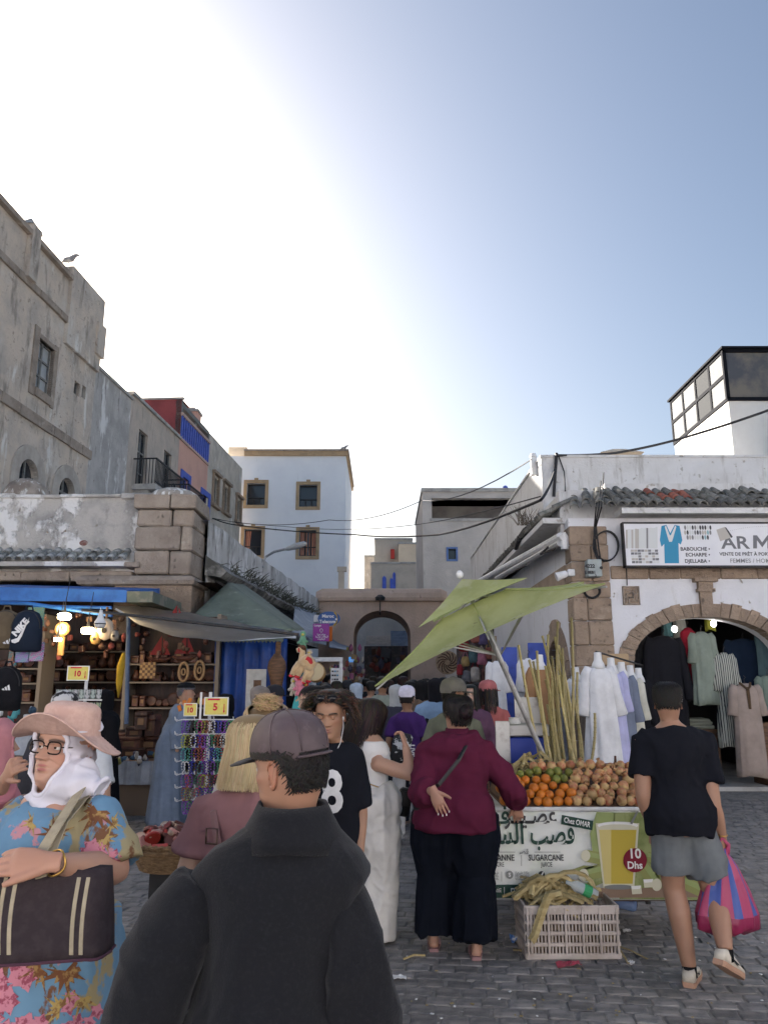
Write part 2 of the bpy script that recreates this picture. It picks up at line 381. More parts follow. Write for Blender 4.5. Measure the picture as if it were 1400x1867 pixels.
for p in chosen:
 o=bpy.data.objects.new('sett',random.choice(setts));COL.objects.link(o);o.parent=pave
 o.location=(p[0],p[1],random.uniform(-.0025,.0015));o.rotation_euler=(random.uniform(-.012,.012),random.uniform(-.012,.012),ang+random.uniform(-.04,.04)+random.choice((0,math.pi)))
b=MB();vs=[];fs=[];tmpl=[(np.array([v.co[:]for v in m.vertices]),[tuple(p.vertices)for p in m.polygons])for m in setts]
for p in rest:
 if p in chosen:continue
 tv,tf=random.choice(tmpl);a=ang+random.uniform(-.04,.04);c_,s_=math.cos(a),math.sin(a);z=random.uniform(-.0025,.0015)
 o=len(vs);vs.extend([(x*c_-y*s_+p[0],x*s_+y*c_+p[1],zz+z)for x,y,zz in tv]);fs.extend([tuple(o+i for i in f)for f in tf])
b.v=vs;b.f=fs;b.m=[0]*len(fs)
m_settm=mat('dark_stone_setts_far',(.24,.222,.207),[((.12,.116,.115),5,.4,.6),((.24,.232,.225),9,.58,.7)],bump=.6,bscale=60,bdist=.006,rough=.55,spec=.4)
tag(b.build('sett_field',m_settm,pave),kind='stuff')
# ================================================================== left row of tall houses
X0,K=-11.9,.0696;KN=math.sqrt(1+K*K)
LORG=Vector((X0,0,0));LU=Vector((K,1,0)).normalized();LIN=Vector((-1,K,0)).normalized()
def lw(px,py):
 p=onwall(px,py,X0,K);return p.y*KN,p.z
def LP(u,z,d=0):return LORG+LU*u+Vector((0,0,z))+LIN*d
def lbox(mb,u0,u1,z0,z1,d0,d1,mi=0):
 mb.add([LP(u0,z0,d0),LP(u1,z0,d0),LP(u1,z0,d1),LP(u0,z0,d1),LP(u0,z1,d0),LP(u1,z1,d0),LP(u1,z1,d1),LP(u0,z1,d1)],[(0,1,2,3),(7,6,5,4),(4,5,1,0),(5,6,2,1),(6,7,3,2),(7,4,0,3)],mi)
def lhole(x0,y0,x1,y1):
 """opening whose left edge is at x0 (pixels) and whose right edge is at x1, heights read mid-way"""
 xm=(x0+x1)/2;return lw(x0,y0)[0],lw(x1,y0)[0],lw(xm,y1)[1],lw(xm,y0)[1]
# --- tall plaster building
uA,uB,uC=15.7*KN,lw(128,500)[0],lw(186,560)[0]
zM,zB=lw(60,437)[1],lw(160,520)[1]
tb=thing('tall_building','tall taupe plaster building with arched windows above the low shop roofs','building',LP(uC,0))
h1=lhole(70,628,101,722);h2=lhole(36,838,72,925);h3=lhole(108,872,138,925);h4=lhole(137,697,147,722);h5=lhole(151,704,158,728)
h2=(*h2[:4],(h2[1]-h2[0])*.5);h3=(*h3[:4],(h3[1]-h3[0])*.5)
b=MB();wall_panel(b,LORG,LU,uA,uC,0,zM,[h1,h2,h3,h4,h5],.3,LIN)
b.add([LP(uA,0),LP(uA,zM),LP(uA,zM,9),LP(uA,0,9)],[(0,1,2,3)]);b.add([LP(uC,0),LP(uC,zM),LP(uC,zM,9),LP(uC,0,9)],[(0,3,2,1)])
b.add([LP(uA,zM),LP(uC,zM),LP(uC,zM,9),LP(uA,zM,9)],[(0,1,2,3)]);b.build('wall',m_tall,tb)
b=MB();lbox(b,uB,uC,lw(160,665)[1],zB,-.12,6);lbox(b,uC-.5,uC+.12,lw(180,640)[1]-.3,zB-1.0,-.2,1);b.build('roof_block',m_tall,tb)
b=MB();z=zM;lbox(b,uA,uB,z-.02,z+.14,-.16,.4);b.build('coping',m_stone2,tb)
for(za,hh)in((lw(93,556)[1],.22),(lw(86,779)[1],.3)):
 u=uA
 while u<uC:
  l=random.uniform(.8,1.3);b=MB();e=min(u+l,uC+.1)
  lbox(b,u+.012,e-.012,za-hh/2+random.uniform(-.015,.015),za+hh/2,-.07-random.uniform(0,.02),.1);b.build('band_stone',m_stone2,tb);u=e
b=MB();lbox(b,lw(57,440)[0]-.22,lw(57,440)[0]+.25,lw(60,520)[1],zM+.35,-.18,.3);b.build('pilaster',m_tall,tb)
p0=LP(lw(60,437)[0],zM+.35,.1);b=MB();b.add([p0+Vector((-.25,-.35,0)),p0+Vector((.25,-.35,0)),p0+Vector((.25,.35,0)),p0+Vector((-.25,.35,0)),p0+Vector((0,0,.38))],[(0,1,4),(1,2,4),(2,3,4),(3,0,4)]);b.build('finial',m_concrete,tb)
def lwin(parent,h,name='window',fr=m_frame,gl=m_glass,nu=2,nv=3,t=.06,depth=.16,arch=False):
 b=MB();u0,u1,z0,z1=h[:4]
 for k in range(nu+1):
  u=u0+(u1-u0)*k/nu;lbox(b,max(u0,u-t/2),min(u1,u+t/2),z0,z1-(.0 if not arch or 0<k<nu else(u1-u0)*.4),depth-.05,depth)
 for k in range(nv+1):
  zz=z0+(z1-z0)*k/nv
  if arch and k==nv:continue
  lbox(b,u0,u1,max(z0,zz-t/2),min(z1,zz+t/2),depth-.045,depth+.005)
 w=b.build(name,fr,parent)
 b=MB();lbox(b,u0,u1,z0,z1,depth+.02,depth+.03);b.build('pane',gl,w)
 return w
lwin(tb,h1);
for hh in(h2,h3):lwin(tb,hh,gl=m_glassd,nu=2,nv=2,arch=True)
for hh in(h4,h5):lwin(tb,hh,gl=m_glassd,nu=1,nv=1)
b=MB();u0,u1,z0,z1=h1;lbox(b,u0-.28,u0,z0-.28,z1+.3,-.05,.1);lbox(b,u1,u1+.22,z0-.28,z1+.2,-.04,.1);lbox(b,u0,u1,z0-.25,z0,-.08,.1);lbox(b,u0-.1,u1+.1,z1,z1+.14,-.06,.1);b.build('window_surround',m_stone2,tb)
for hh in(h2,h3):
 u0,u1,z0,z1,ar=hh;m_,r_=(u0+u1)/2,(u1-u0)/2;b=MB();ring=[]
 for k in range(13):
  a=math.pi*k/12;ci,si=-math.cos(a),math.sin(a)
  ring.append([LP(m_+ci*r_,z1-ar+si*ar,-.05),LP(m_+ci*(r_+.42),z1-ar+si*(ar+.42),-.05),LP(m_+ci*(r_+.42),z1-ar+si*(ar+.42),.1),LP(m_+ci*r_,z1-ar+si*ar,.1)])
 b.rings(ring);lbox(b,u0-.42,u0,z0,z1-ar,-.05,.1);lbox(b,u1,u1+.42,z0,z1-ar,-.05,.1)
 b.build('window_surround',mat('pale_trim',(.46,.42,.37),[((.36,.32,.28),2,.4,.6)],bump=.5,bscale=20),tb)
# --- grey peeling house and the balcony house
uD,uE=lw(241,720)[0],lw(328,800)[0]
zG,zH=lw(212,703)[1],lw(285,760)[1]
gh=thing('grey_house','narrow grey house front with white peeling paint beside the tall building','house',LP(uD,0))
b=MB();lbox(b,uC,uD,0,zG,0,8);b.build('wall',m_grey,gh)
b=MB();lbox(b,uC,uD+.05,zG,zG+.1,-.08,.3);b.build('coping',m_concrete,gh)
bh=thing('balcony_house','tan stained house with an iron railed balcony under a tall dark door','house',LP(uE,0))
d1=lhole(254,788,271,905);d2=lhole(300,825,314,905)
b=MB();wall_panel(b,LORG,LU,uD,uE,0,zH,[d1,d2],.35,LIN);b.add([LP(uD,zH),LP(uE,zH),LP(uE,zH,8),LP(uD,zH,8)],[(0,1,2,3)]);b.add([LP(uD,zG),LP(uD,zH),LP(uD,zH,8),LP(uD,zG,8)],[(0,1,2,3)]);b.build('wall',m_balc,bh)
b=MB();lbox(b,uD,uE,zH,zH+.12,-.1,.3);b.build('coping',m_concrete,bh)
for dd in(d1,d2):lwin(bh,dd,'door',gl=m_glassd,nu=2,nv=3)
def balcony(parent,ua,ub,z,hgt):
 b=MB();lbox(b,ua,ub,z-.22,z,-.95,0);lbox(b,ua+.15,ub-.15,z-.4,z-.22,-.6,0);b.build('balcony_slab',m_concrete,parent)
 r=MB();lbox(r,ua,ub,z+hgt-.05,z+hgt,-.95,-.89);lbox(r,ua,ub,z+.08,z+.12,-.94,-.9);lbox(r,ua,ua+.05,z+hgt-.05,z+hgt,-.95,0);lbox(r,ub-.05,ub,z+hgt-.05,z+hgt,-.95,0)
 ra=r.build('railing',m_iron,parent)
 n=int((ub-ua)/.14)
 for k in range(n+1):
  u=ua+(ub-ua-.03)*k/n;q=MB();lbox(q,u,u+.025,z,z+hgt-.04,-.935,-.905);q.build('baluster',m_iron,ra)
 for k in range(7):
  q=MB();d=-.93+.9*k/7;lbox(q,ua+.01,ua+.035,z,z+hgt-.04,d,d+.025);q.build('baluster',m_iron,ra)
zb=lw(268,900)[1]
balcony(bh,lw(243,850)[0],lw(297,880)[0],zb,1.05);balcony(bh,lw(307,890)[0],lw(336,905)[0],zb,1.05)
# --- red and salmon house
uF=lw(382,800)[0]
zR=lw(329,724)[1];zP=lw(355,770)[1]
rh=thing('salmon_house','salmon and dark red house with cobalt blue window frames and roof balustrade','house',LP(uF,0))
w1=lhole(333,873,344,918);w2=lhole(369,905,380,948)
log=(lw(331,730)[0],lw(379,790)[0],lw(355,815)[1],zR-.12)
zs1=lw(344,770)[1]
b=MB();wall_panel(b,LORG,LU,uE,uF,0,log[2],[w1,w2],.25,LIN);b.build('wall',m_pink,rh)
b=MB();b.add([LP(uE,zH-1),LP(uE,zR),LP(uE,zR,7),LP(uE,zH-1,7)],[(0,1,2,3)]);b.add([LP(uE,zR),LP(uE+1.2,zR),LP(uE+1.2,zR,7),LP(uE,zR,7)],[(0,1,2,3)]);b.build('gable_wall',m_red,rh)
b=MB();lbox(b,uE-.05,uE+.1,zR,zR+.09,-.08,7);b.build('coping',m_concrete,rh)
b=MB();lbox(b,uE,uE+.25,log[2],zR,0,.25);lbox(b,(uE+uF)/2-.15,(uE+uF)/2+.1,log[2],zR-.4,0,.25);lbox(b,uE,uF,zR-.32,zR-.1,.02,.3);lbox(b,uF-.2,uF,log[2],zR-.3,0,.3);b.build('loggia_frame',m_frame,rh)
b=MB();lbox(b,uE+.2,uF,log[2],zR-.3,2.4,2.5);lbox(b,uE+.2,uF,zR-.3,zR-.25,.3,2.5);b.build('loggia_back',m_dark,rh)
zr0,zr1=lw(345,812)[1],lw(345,772)[1]
b=MB();lbox(b,uE,uF,zr1,zr1+.14,-.1,.2);lbox(b,uE,uF,zr0-.12,zr0,-.06,.2);b.build('balustrade_rail',mat('faded_pink',(.5,.36,.31)),rh)
n=14
for k in range(n):
 u=uE+.15+(uF-uE-.3)*k/(n-1);b=MB();lbox(b,u-.075,u+.075,zr0,zr1,-.05,.05);b.build('baluster',m_blue,rh)
for ww in(w1,w2):
 b=MB();u0,u1,z0,z1=ww;t=.3
 lbox(b,u0-t,u0,z0-t,z1+t,-.05,.05);lbox(b,u1,u1+t,z0-t,z1+t,-.05,.05);lbox(b,u0,u1,z1,z1+t,-.05,.05);lbox(b,u0,u1,z0-t,z0,-.05,.05);wf=b.build('window_frame',m_blue,rh)
 lwin(rh,ww,'window',fr=m_blue,gl=m_glassd,nu=2,nv=2)
ch=thing('chimney','square salmon chimney with a flat cap on the red house roof','chimney',LP(lw(372,760)[0],zR-.5,.8))
c0=LP(lw(372,760)[0],zR-.5,.6);b=MB();b.box(c0.x-.5,c0.x+.35,c0.y-.4,c0.y+.4,c0.z-1,c0.z+1.0);b.build('shaft',m_pink,ch)
b=MB();b.box(c0.x-.56,c0.x+.41,c0.y-.46,c0.y+.46,c0.z+1.0,c0.z+1.12);b.box(c0.x-.3,c0.x+.15,c0.y-.2,c0.y+.2,c0.z+1.12,c0.z+1.3);b.build('cap',m_concrete,ch)
# --- worn masonry house
uG=lw(442,850)[0];zS=lw(412,822)[1]
sh_=thing('masonry_house','worn cream masonry house with three stone framed windows beside the white building','house',LP(uG,0))
hs=[lhole(389,872,398,920),lhole(408,888,417,933),lhole(431,912,439,950)]
b=MB();wall_panel(b,LORG,LU,uF,uG,0,zS,hs,.3,LIN);b.add([LP(uF,zS),LP(uG,zS),LP(uG,zS,7),LP(uF,zS,7)],[(0,1,2,3)]);b.add([LP(uF,zP-2),LP(uF,zS),LP(uF,zS,7),LP(uF,zP-2,7)],[(0,1,2,3)]);b.build('wall',m_stnhouse,sh_)
for hh in hs:
 u0,u1,z0,z1=hh[:4];b=MB();lbox(b,u0-.15,u0,z0-.1,z1+.15,-.1,.05);lbox(b,u1,u1+.15,z0-.1,z1+.15,-.1,.05);lbox(b,u0-.25,u1+.25,z1+.15,z1+.3,-.2,.05);lbox(b,u0-.25,u1+.25,z0-.25,z0-.1,-.2,.05);b.build('window_surround',m_stone,sh_)
 lwin(sh_,hh,'window',fr=m_frame,gl=mat('tan_shutter',(.25,.19,.13)),nu=2,nv=2)
# --- white building with four ochre framed windows
YW=47.0
wb=thing('white_building','cool white building with four ochre framed windows behind the archway','building',at(540,1249,YW)*Vector((1,1,0))if False else Vector((at(540,1249,YW).x,YW,0)))
xa,xb=at(443,900,YW).x,at(630,900,YW).x;zt=at(540,822,YW).z
wr=[]
for(x0,y0,x1,y1)in((451,881,483,921),(546,884,578,924),(446,965,476,1013),(546,967,576,1014)):
 a,c=at(x0,y0,YW),at(x1,y1,YW);wr.append((a.x,c.x,c.z,a.z))
b=MB();wall_panel(b,(0,YW,0),(1,0,0),xa-2.5,xb,0,zt-.35,wr,.35,(0,1,0));b.add([(xb,YW,0),(xb,YW+9,0),(xb,YW+9,zt-.35),(xb,YW,zt-.35)],[(0,1,2,3)]);b.add([(xa,YW,zt-.35),(xb,YW,zt-.35),(xb,YW+9,zt-.35),(xa,YW+9,zt-.35)],[(0,1,2,3)]);b.build('wall',m_whiteb,wb)
b=MB();b.box(xa,xb+.12,YW-.14,YW+9,zt-.35,zt-.06);wc=b.build('cornice',m_ochre,wb)
b=MB();b.box(xa,xb+.18,YW-.2,YW+9,zt-.06,zt+.06);b.build('cornice_lip',m_stone2,wc)
for i,(a,c,z0,z1)in enumerate(wr):
 t=.2;b=MB();b.box(a-t,a,YW-.06,YW+.05,z0-t,z1+t);b.box(c,c+t,YW-.06,YW+.05,z0-t,z1+t);b.box(a,c,YW-.06,YW+.05,z1,z1+t);b.box(a,c,YW-.06,YW+.05,z0-t,z0);b.box((a+c)/2-.12,(a+c)/2+.12,YW-.1,YW+.05,z1+.12,z1+t+.12);b.build('window_surround',m_ochre,wb)
 b=MB();b.box(a,c,YW+.33,YW+.36,z0,z1)
 b.build('pane',m_glassd,wb)
 b=MB()
 for k in range(4):x=a+(c-a)*k/3;b.box(max(a,x-.04),min(c,x+.04),YW+.25,YW+.31,z0,z1 if i==3 else z0+(z1-z0)*(1 if k in(0,3)else .35))
 b.box(a,c,YW+.245,YW+.315,z0+(z1-z0)*.35,z0+(z1-z0)*.35+.05);b.box(a,c,YW+.245,YW+.315,z1-.07,z1);b.build('window_grille',m_iron,wb)
 if i>=2:
  cu=mat('coral_curtain',(.5,.2,.13),[((.6,.3,.2),4,.4,.6,(6,6,.4))]);b=MB()
  for(s0,s1)in(((0,.35),)if i==2 else((.05,.45),(.55,.95))):
   G=[[Vector((a+(c-a)*(s0+(s1-s0)*t_/8)*(1-.25*(1-q/3)*(i==2)),YW+.32+.025*math.sin(t_*2.4),z0+.1+(z1-z0-.15)*q/3))for q in range(4)]for t_ in range(9)];b.sheet(G,.01)
  b.build('curtain',cu,wb)
b=MB();b.box(at(414,900,YW+1).x,xa-.01,YW+.8,YW+5,6,at(428,815,YW+.8).z);b.build('stair_wall',m_cream,wb)
def gull(px,py,Y,label):
 p=at(px,py,Y);b=MB();s=.9
 b.tube([p+Vector((-.25*s,0,.08)),p+Vector((-.1,0,.15)),p+Vector((.1,0,.2)),p+Vector((.2,0,.32)),p+Vector((.27,0,.34)),p+Vector((.36,0,.33))],[.015,.09,.1,.06,.05,.01],8);b.tube([p+Vector((0,.03,-.02)),p+Vector((0,.03,.1))],.012,5);b.tube([p+Vector((.04,-.03,-.02)),p+Vector((.04,-.03,.1))],.012,5)
 tag(b.build('seagull',mat('gull_feather',(.5,.5,.5),[((.25,.25,.27),3,.45,.55)]),origin=p,smooth=True),label,'bird')
gull(626,822,YW,'small grey seagull perched on the white building cornice')
gull(125,482,LP(lw(125,490)[0],0).y+.2,'seagull perched on the roof block of the tall taupe building')
# --- archway closing the street
YG=30.0
ga=thing('archway','rose brown plaster archway with rounded top spanning the crowded street','archway',(at(695,1249,YG).x,YG,0))
gx0,gx1=at(580,1200,YG).x,at(811,1200,YG).x;gz=at(695,1096,YG).z
ah=(at(645,1150,YG).x,at(748,1150,YG).x,0,at(695,1113,YG).z);ah=(*ah,(ah[1]-ah[0])*.42)
b=MB();wall_panel(b,(0,YG,0),(1,0,0),gx0,gx1,0,gz,[ah],3.2,(0,1,0),nseg=20);b.build('wall',m_gate,ga)
b=MB();zt_=at(695,1072,YG).z;prof=[(-.02,gz-.03),(-.2,gz),(-.24,gz+.12),(-.2,gz+.3),(-.1,zt_-.06),(.2,zt_),(3.0,zt_),(3.2,gz)]
rs=[[Vector((x,YG+d*sc,gz+(z-gz)*sc2))for d,z in prof]for x,sc,sc2 in((gx0-.12,.7,.75),(gx0+.1,1,1),(gx1-.1,1,1),(gx1+.12,.7,.75))]
b.rings(rs);b.build('rounded_coping',m_gate,ga,smooth=False)
b=MB();p=at(693,1095,YG-.3);b.tube([p+Vector((0,.3,-.5)),p+Vector((0,-.1,-.45)),p],.025,6);b.lathe([(.05,.0),(.17,.02),(.2,.12),(.08,.22)],p,10);tag(b.build('gate_lamp',m_iron,origin=p),'small dark lamp fixed over the middle of the archway','lamp')
# post on the parapet at the left of the arch
p=at(622,1072,32);b=MB();b.box(p.x-.12,p.x+.12,31.9,32.1,p.z-1,at(622,1040,32).z);b.box(p.x-.17,p.x+.22,31.85,32.15,at(622,1042,32).z,at(622,1034,32).z)
tag(b.build('roof_post',m_beige,origin=p),'short beige post standing above the archway beside white building','post')
# houses beyond the archway
def plain_house(name,label,px0,px1,pyt,Y,m,depth=8,extra=None):
 x0,x1,z=at(px0,1100,Y).x,at(px1,1100,Y).x,at((px0+px1)/2,pyt,Y).z
 t=thing(name,label,'house',((x0+x1)/2,Y,0));b=MB();b.box(x0,x1,Y,Y+depth,0,z);b.build('wall',m,t)
 b=MB();b.box(x0-.04,x1+.06,Y-.06,Y+depth,z,z+.12);b.build('coping',m_concrete,t);return t
YB=52.0
bz=plain_house('beige_house','beige house with blue shutters rising over the archway',676,772,1028,YB,m_beige)
for(x0,y0,x1,y1)in((697,1050,704,1073),(711,1053,716,1073),(716,1043,721,1073)):
 a,c=at(x0,y0,YB),at(x1,y1,YB);b=MB();b.box(a.x,c.x,YB-.1,YB-.02,c.z,a.z-.15);b.prism([(a.x,YB-.1,a.z-.15),(c.x,YB-.1,a.z-.15),((a.x+c.x)/2,YB-.1,a.z)],(0,.08,0));b.build('shutter',m_blue,bz)
h_=plain_house('roof_room','upper room of beige render on the house roofs over the archway',683,752,984,YB+3,m_beige,5)
h_=plain_house('sunlit_tone_room','small cream coloured roof room behind the beige house',727,772,992,YB+2,m_cream,5)  # warm sunlight on this wall is put into its colour
h_=plain_house('narrow_house','narrow distant house far down the street behind the archway',664,682,1015,YB+12,m_stnhouse,10)
b=MB();a=at(712,1002,YB+2.9);c=at(719,1019,YB+2.9);b.box(a.x,c.x,YB+2.75,YB+2.95,c.z,a.z);tag(b.build('red_box',mat('red_sheet',(.5,.06,.05)),origin=a),'small red box fixed to the beige roof room','box')
# grey house with open loggia
YQ=36.0
gq=thing('render_house','bare grey render house with long dark roof loggia and tiny blue window','house',(at(850,1249,YQ).x,YQ,0))
qx0,qx1,qz=at(771,1000,YQ).x,at(960,1000,YQ).x,at(850,897,YQ).z
lo=(at(787,930,YQ).x,qx1-.2,at(850,946,YQ).z,at(850,908,YQ).z);sw=(at(817,1010,YQ).x,at(831,1010,YQ).x,at(824,1020,YQ).z,at(824,1001,YQ).z)
b=MB();wall_panel(b,(0,YQ,0),(1,0,0),qx0,qx1,0,qz,[lo,sw],.4,(0,1,0));b.add([(qx0,YQ,0),(qx0,YQ+8,0),(qx0,YQ+8,qz),(qx0,YQ,qz)],[(0,3,2,1)]);b.add([(qx0,YQ,qz),(qx1,YQ,qz),(qx1,YQ+8,qz),(qx0,YQ+8,qz)],[(0,1,2,3)]);b.build('wall',m_greyh,gq)
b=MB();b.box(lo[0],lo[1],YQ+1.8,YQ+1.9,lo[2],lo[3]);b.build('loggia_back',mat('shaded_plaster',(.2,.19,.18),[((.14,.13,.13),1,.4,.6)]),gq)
b=MB();b.box(qx0-.05,qx1,YQ-.08,YQ+8,qz,qz+.18);b.box(lo[0]-.1,qx1,YQ-.05,YQ+.3,lo[2]-.12,lo[2]+.02);b.build('coping',m_concrete,gq)
b=MB();t=.09;b.box(sw[0]-t,sw[0],YQ-.05,YQ+.1,sw[2]-t,sw[3]+t);b.box(sw[1],sw[1]+t,YQ-.05,YQ+.1,sw[2]-t,sw[3]+t);b.box(sw[0],sw[1],YQ-.05,YQ+.1,sw[3],sw[3]+t);b.box(sw[0],sw[1],YQ-.05,YQ+.1,sw[2]-t,sw[2]);wq=b.build('window',mat('dusty_blue_paint',(.12,.2,.42)),gq)
b=MB();b.box(sw[0],sw[1],YQ+.2,YQ+.22,sw[2],sw[3]);b.build('pane',m_glassd,wq)
b=MB();p=at(924,893,YQ);b.lathe([(.12,0),(.12,.28),(.04,.34)],p+Vector((0,.5,0)),10);tag(b.build('water_can',m_blue,origin=p),'tiny blue can on the roof of the render house','can')
# street floor beyond the archway: walls and awnings seen through the arch
iw=plain_house('inner_house','pale house front seen through the archway',636,770,1085,41,m_greyh)
# ================================================================== roof tiles
def tile_mesh(m,ln=.42,r=.085,taper=.8,n=7):
 b=MB();rs=[]
 for y,rr in((0,r),(ln,r*taper)): # local +y runs up the slope
  o=[(-rr*math.cos(math.pi*k/n),y,rr*math.sin(math.pi*k/n))for k in range(n+1)]
  i=[(-(rr-.014)*math.cos(math.pi*k/n),y,(rr-.014)*math.sin(math.pi*k/n))for k in range(n,-1,-1)]
  rs.append([Vector(p)for p in o+i])
 b.rings(rs);return b.mesh('roof_tile',m)
def tile_run(parent,p0,p1,up,rows,meshes,pitch=.185,pick=None,slope=R(28),jit=1.0):
 """rows of barrel tiles from p0 to p1 (eave line), 'up' horizontal direction up the slope"""
 p0,p1=Vector(p0),Vector(p1);d=(p1-p0);n=max(1,int(d.length/pitch));up=Vector(up).normalized();off=wloc(parent)
 rz=math.atan2(up.y,up.x)-math.pi/2
 for r in range(rows):
  for k in range(n):
   q=p0+d*((k+.5)/n)+up*(r*.3*math.cos(slope))+Vector((0,0,r*.3*math.sin(slope)+.01*r))
   m=meshes[pick(k,r,n)]if pick else meshes[0]
   o=bpy.data.objects.new('roof_tile',m);COL.objects.link(o);o.parent=parent
   o.location=q-off+Vector((random.uniform(-.012,.012)*jit,random.uniform(-.03,.03)*jit,random.uniform(-.01,.015)*jit))
   o.rotation_euler=(slope+random.uniform(-.07,.07)*jit,random.uniform(-.08,.08)*jit,rz+random.uniform(-.09,.09)*jit)
tm_g,tm_r,tm_l=tile_mesh(m_tile),tile_mesh(m_tilered),tile_mesh(m_tileL)
def stone_block(parent,x0,x1,y0,y1,z0,z1,m,name='stone_block',g=.008,b=.018,jit=.006):
 q=MB();q.bbox(((x0+x1)/2,(y0+y1)/2,(z0+z1)/2),(x1-x0-g,y1-y0,z1-z0-g),None,b,0,jit);return q.build(name,m,parent)
# ================================================================== right corner shop building
YR=13.5
F=lambda px,py,d=0:at(px,py,YR)+Vector((0,d,0))
rb=thing('corner_shop_building','whitewashed corner building with arched clothes shop and mossy tiled eaves','building',(4.0,YR,0))
XS=F(1050,1200).x;XE=F(1500,1200).x;ZE=F(1200,945).z;ZB0,ZB1=F(1200,1056).z,F(1200,1032).z
cx,crown,spring=F(1287,1122).x,F(1287,1124).z,F(1287,1205).z
hw=F(1428,1150).x-cx
arc=(cx-hw,cx+hw,0,crown,crown-spring)
b=MB();wall_panel(b,(0,YR,0),(1,0,0),XS,XE,0,ZE,[arc],.5,(0,1,0),nseg=28);b.build('front_wall',m_rwhite,rb)
# voussoirs
nv=27;tk=F(1287,1098).z-crown;rise=crown-spring
for k in range(nv):
 if k==nv//2:continue
 a0,a1=math.pi*(k+.03)/nv,math.pi*(k+.97)/nv;ext=tk*random.uniform(.9,1.08);pr=random.uniform(.02,.05)
 pts=[]
 for a,e in((a0,0),(a1,0),(a1,ext),(a0,ext)):pts.append((cx-math.cos(a)*(hw+e-.004),YR-pr,spring+math.sin(a)*(rise+e-.004)))
 q=MB();q.prism(pts,(0,.3,0));q.build('voussoir',m_stone,rb)
for k in range(6): # jamb stones
 z1=spring-k*.34;stone_block(rb,cx-hw-tk,cx-hw+.01,YR-.03,YR+.2,max(0,z1-.34),z1,m_stone,'jamb_stone')
 stone_block(rb,cx+hw-.01,cx+hw+tk,YR-.03,YR+.2,max(0,z1-.34),z1,m_stone,'jamb_stone')
b=MB();kx=.12
for(z0,z1,w,pr)in((F(1285,1126).z,F(1285,1080).z,.105,.08),(F(1285,1080).z,F(1285,1074).z,.15,.12),(F(1285,1074).z,F(1285,1062).z,.125,.1),(F(1285,1062).z,ZB0+.01,.2,.15)):
 b.box(F(1285,1100).x-w,F(1285,1100).x+w,YR-pr,YR+.1,z0,z1)
b.build('keystone_console',m_stone,rb)
# stone band
x=F(1112,1045).x
while x<XE:
 l=random.uniform(.5,.75);stone_block(rb,x,x+l,YR-.035,YR+.1,ZB0,ZB1,m_stone,'band_stone');x+=l
# corner pier blocks
px0,px1=F(1042,1100).x,F(1113,1100).x;z=F(1080,960).z;rows=[.34,.3,.36,.28,.4,.42,.36,.4,.42,.42,.42];i=0
while z>0 and i<len(rows):
 z0=max(0,z-rows[i]);sp=px0+(px1-px0)*random.choice((.38,.55,.62))
 y0=YR-.06
 if i%3==0:stone_block(rb,px0,px1,y0,YR+.35,z0,z,m_stone)
 else:
  stone_block(rb,px0,sp,y0-random.uniform(0,.02),YR+.35,z0,z,m_stone);stone_block(rb,sp,px1,y0-random.uniform(0,.02),YR+.35,z0,z,m_stone)
 z=z0;i+=1
b=MB();b.box(px0+.01,px1+.02,YR-.02,YR+.3,F(1080,965).z,ZE-.002);b.build('pier_head',m_rwhite,rb)
# eaves slab, tiles, parapets
ze=F(1250,938).z
b=MB();b.box(F(1120,940).x,XE,YR-.42,YR+.02,ze-.07,ze+.03);b.build('eaves_slab',m_rpar,rb)
e0=at(1103,938,YR-.42);e1=at(1520,938,YR-.42);zt1=ze+.06
tile_run(rb,(e0.x,YR-.46,zt1),(e1.x,YR-.46,zt1),(0,1,0),3,[tm_g,tm_r],.175,lambda k,r,n:1 if(k,r)in((5,2),(6,1),(7,1),(8,1),(8,2))else 0)
XSW=XS+.02
c0=at(1028,938,YR+.2);tile_run(rb,(at(1035,930,YR-.1).x,YR-.15,zt1-.02),(e0.x,YR-.5,zt1+.02),(.25,1,0),3,[tm_g],.17)
def zr(px,py,Y):return at(px,py,Y).z
zpar=at(1250,884,YR+.45).z;zst=at(1070,897,YR+.45).z
b=MB();b.box(F(1113,900).x,XE,YR+.35,YR+.6,ZE,zpar);b.box(F(1026,900).x,F(1113,900).x-.003,YR+.32,YR+.6,ZE-.3,zst);b.build('parapet',m_rpar,rb)
YU=15.6;xu=at(986,840,YU).x;zu=at(1200,834,YU).z
b=MB();b.box(xu,XE+1,YU,YU+.3,ZE-.3,zu);b.box(xu,xu+.3,YU+.3,29,ZE-.3,zu);b.box(xu-.02,XE+1,YU-.03,YU+.33,zu,zu+.05);b.box(xu-.03,xu+.33,YU+.33,29,zu,zu+.05);b.build('upper_parapet',m_rpar,rb)
b=MB();b.box(xu,XE,YR+.5,29,ZE-.2,ZE+.1);b.build('roof',m_concrete,rb)
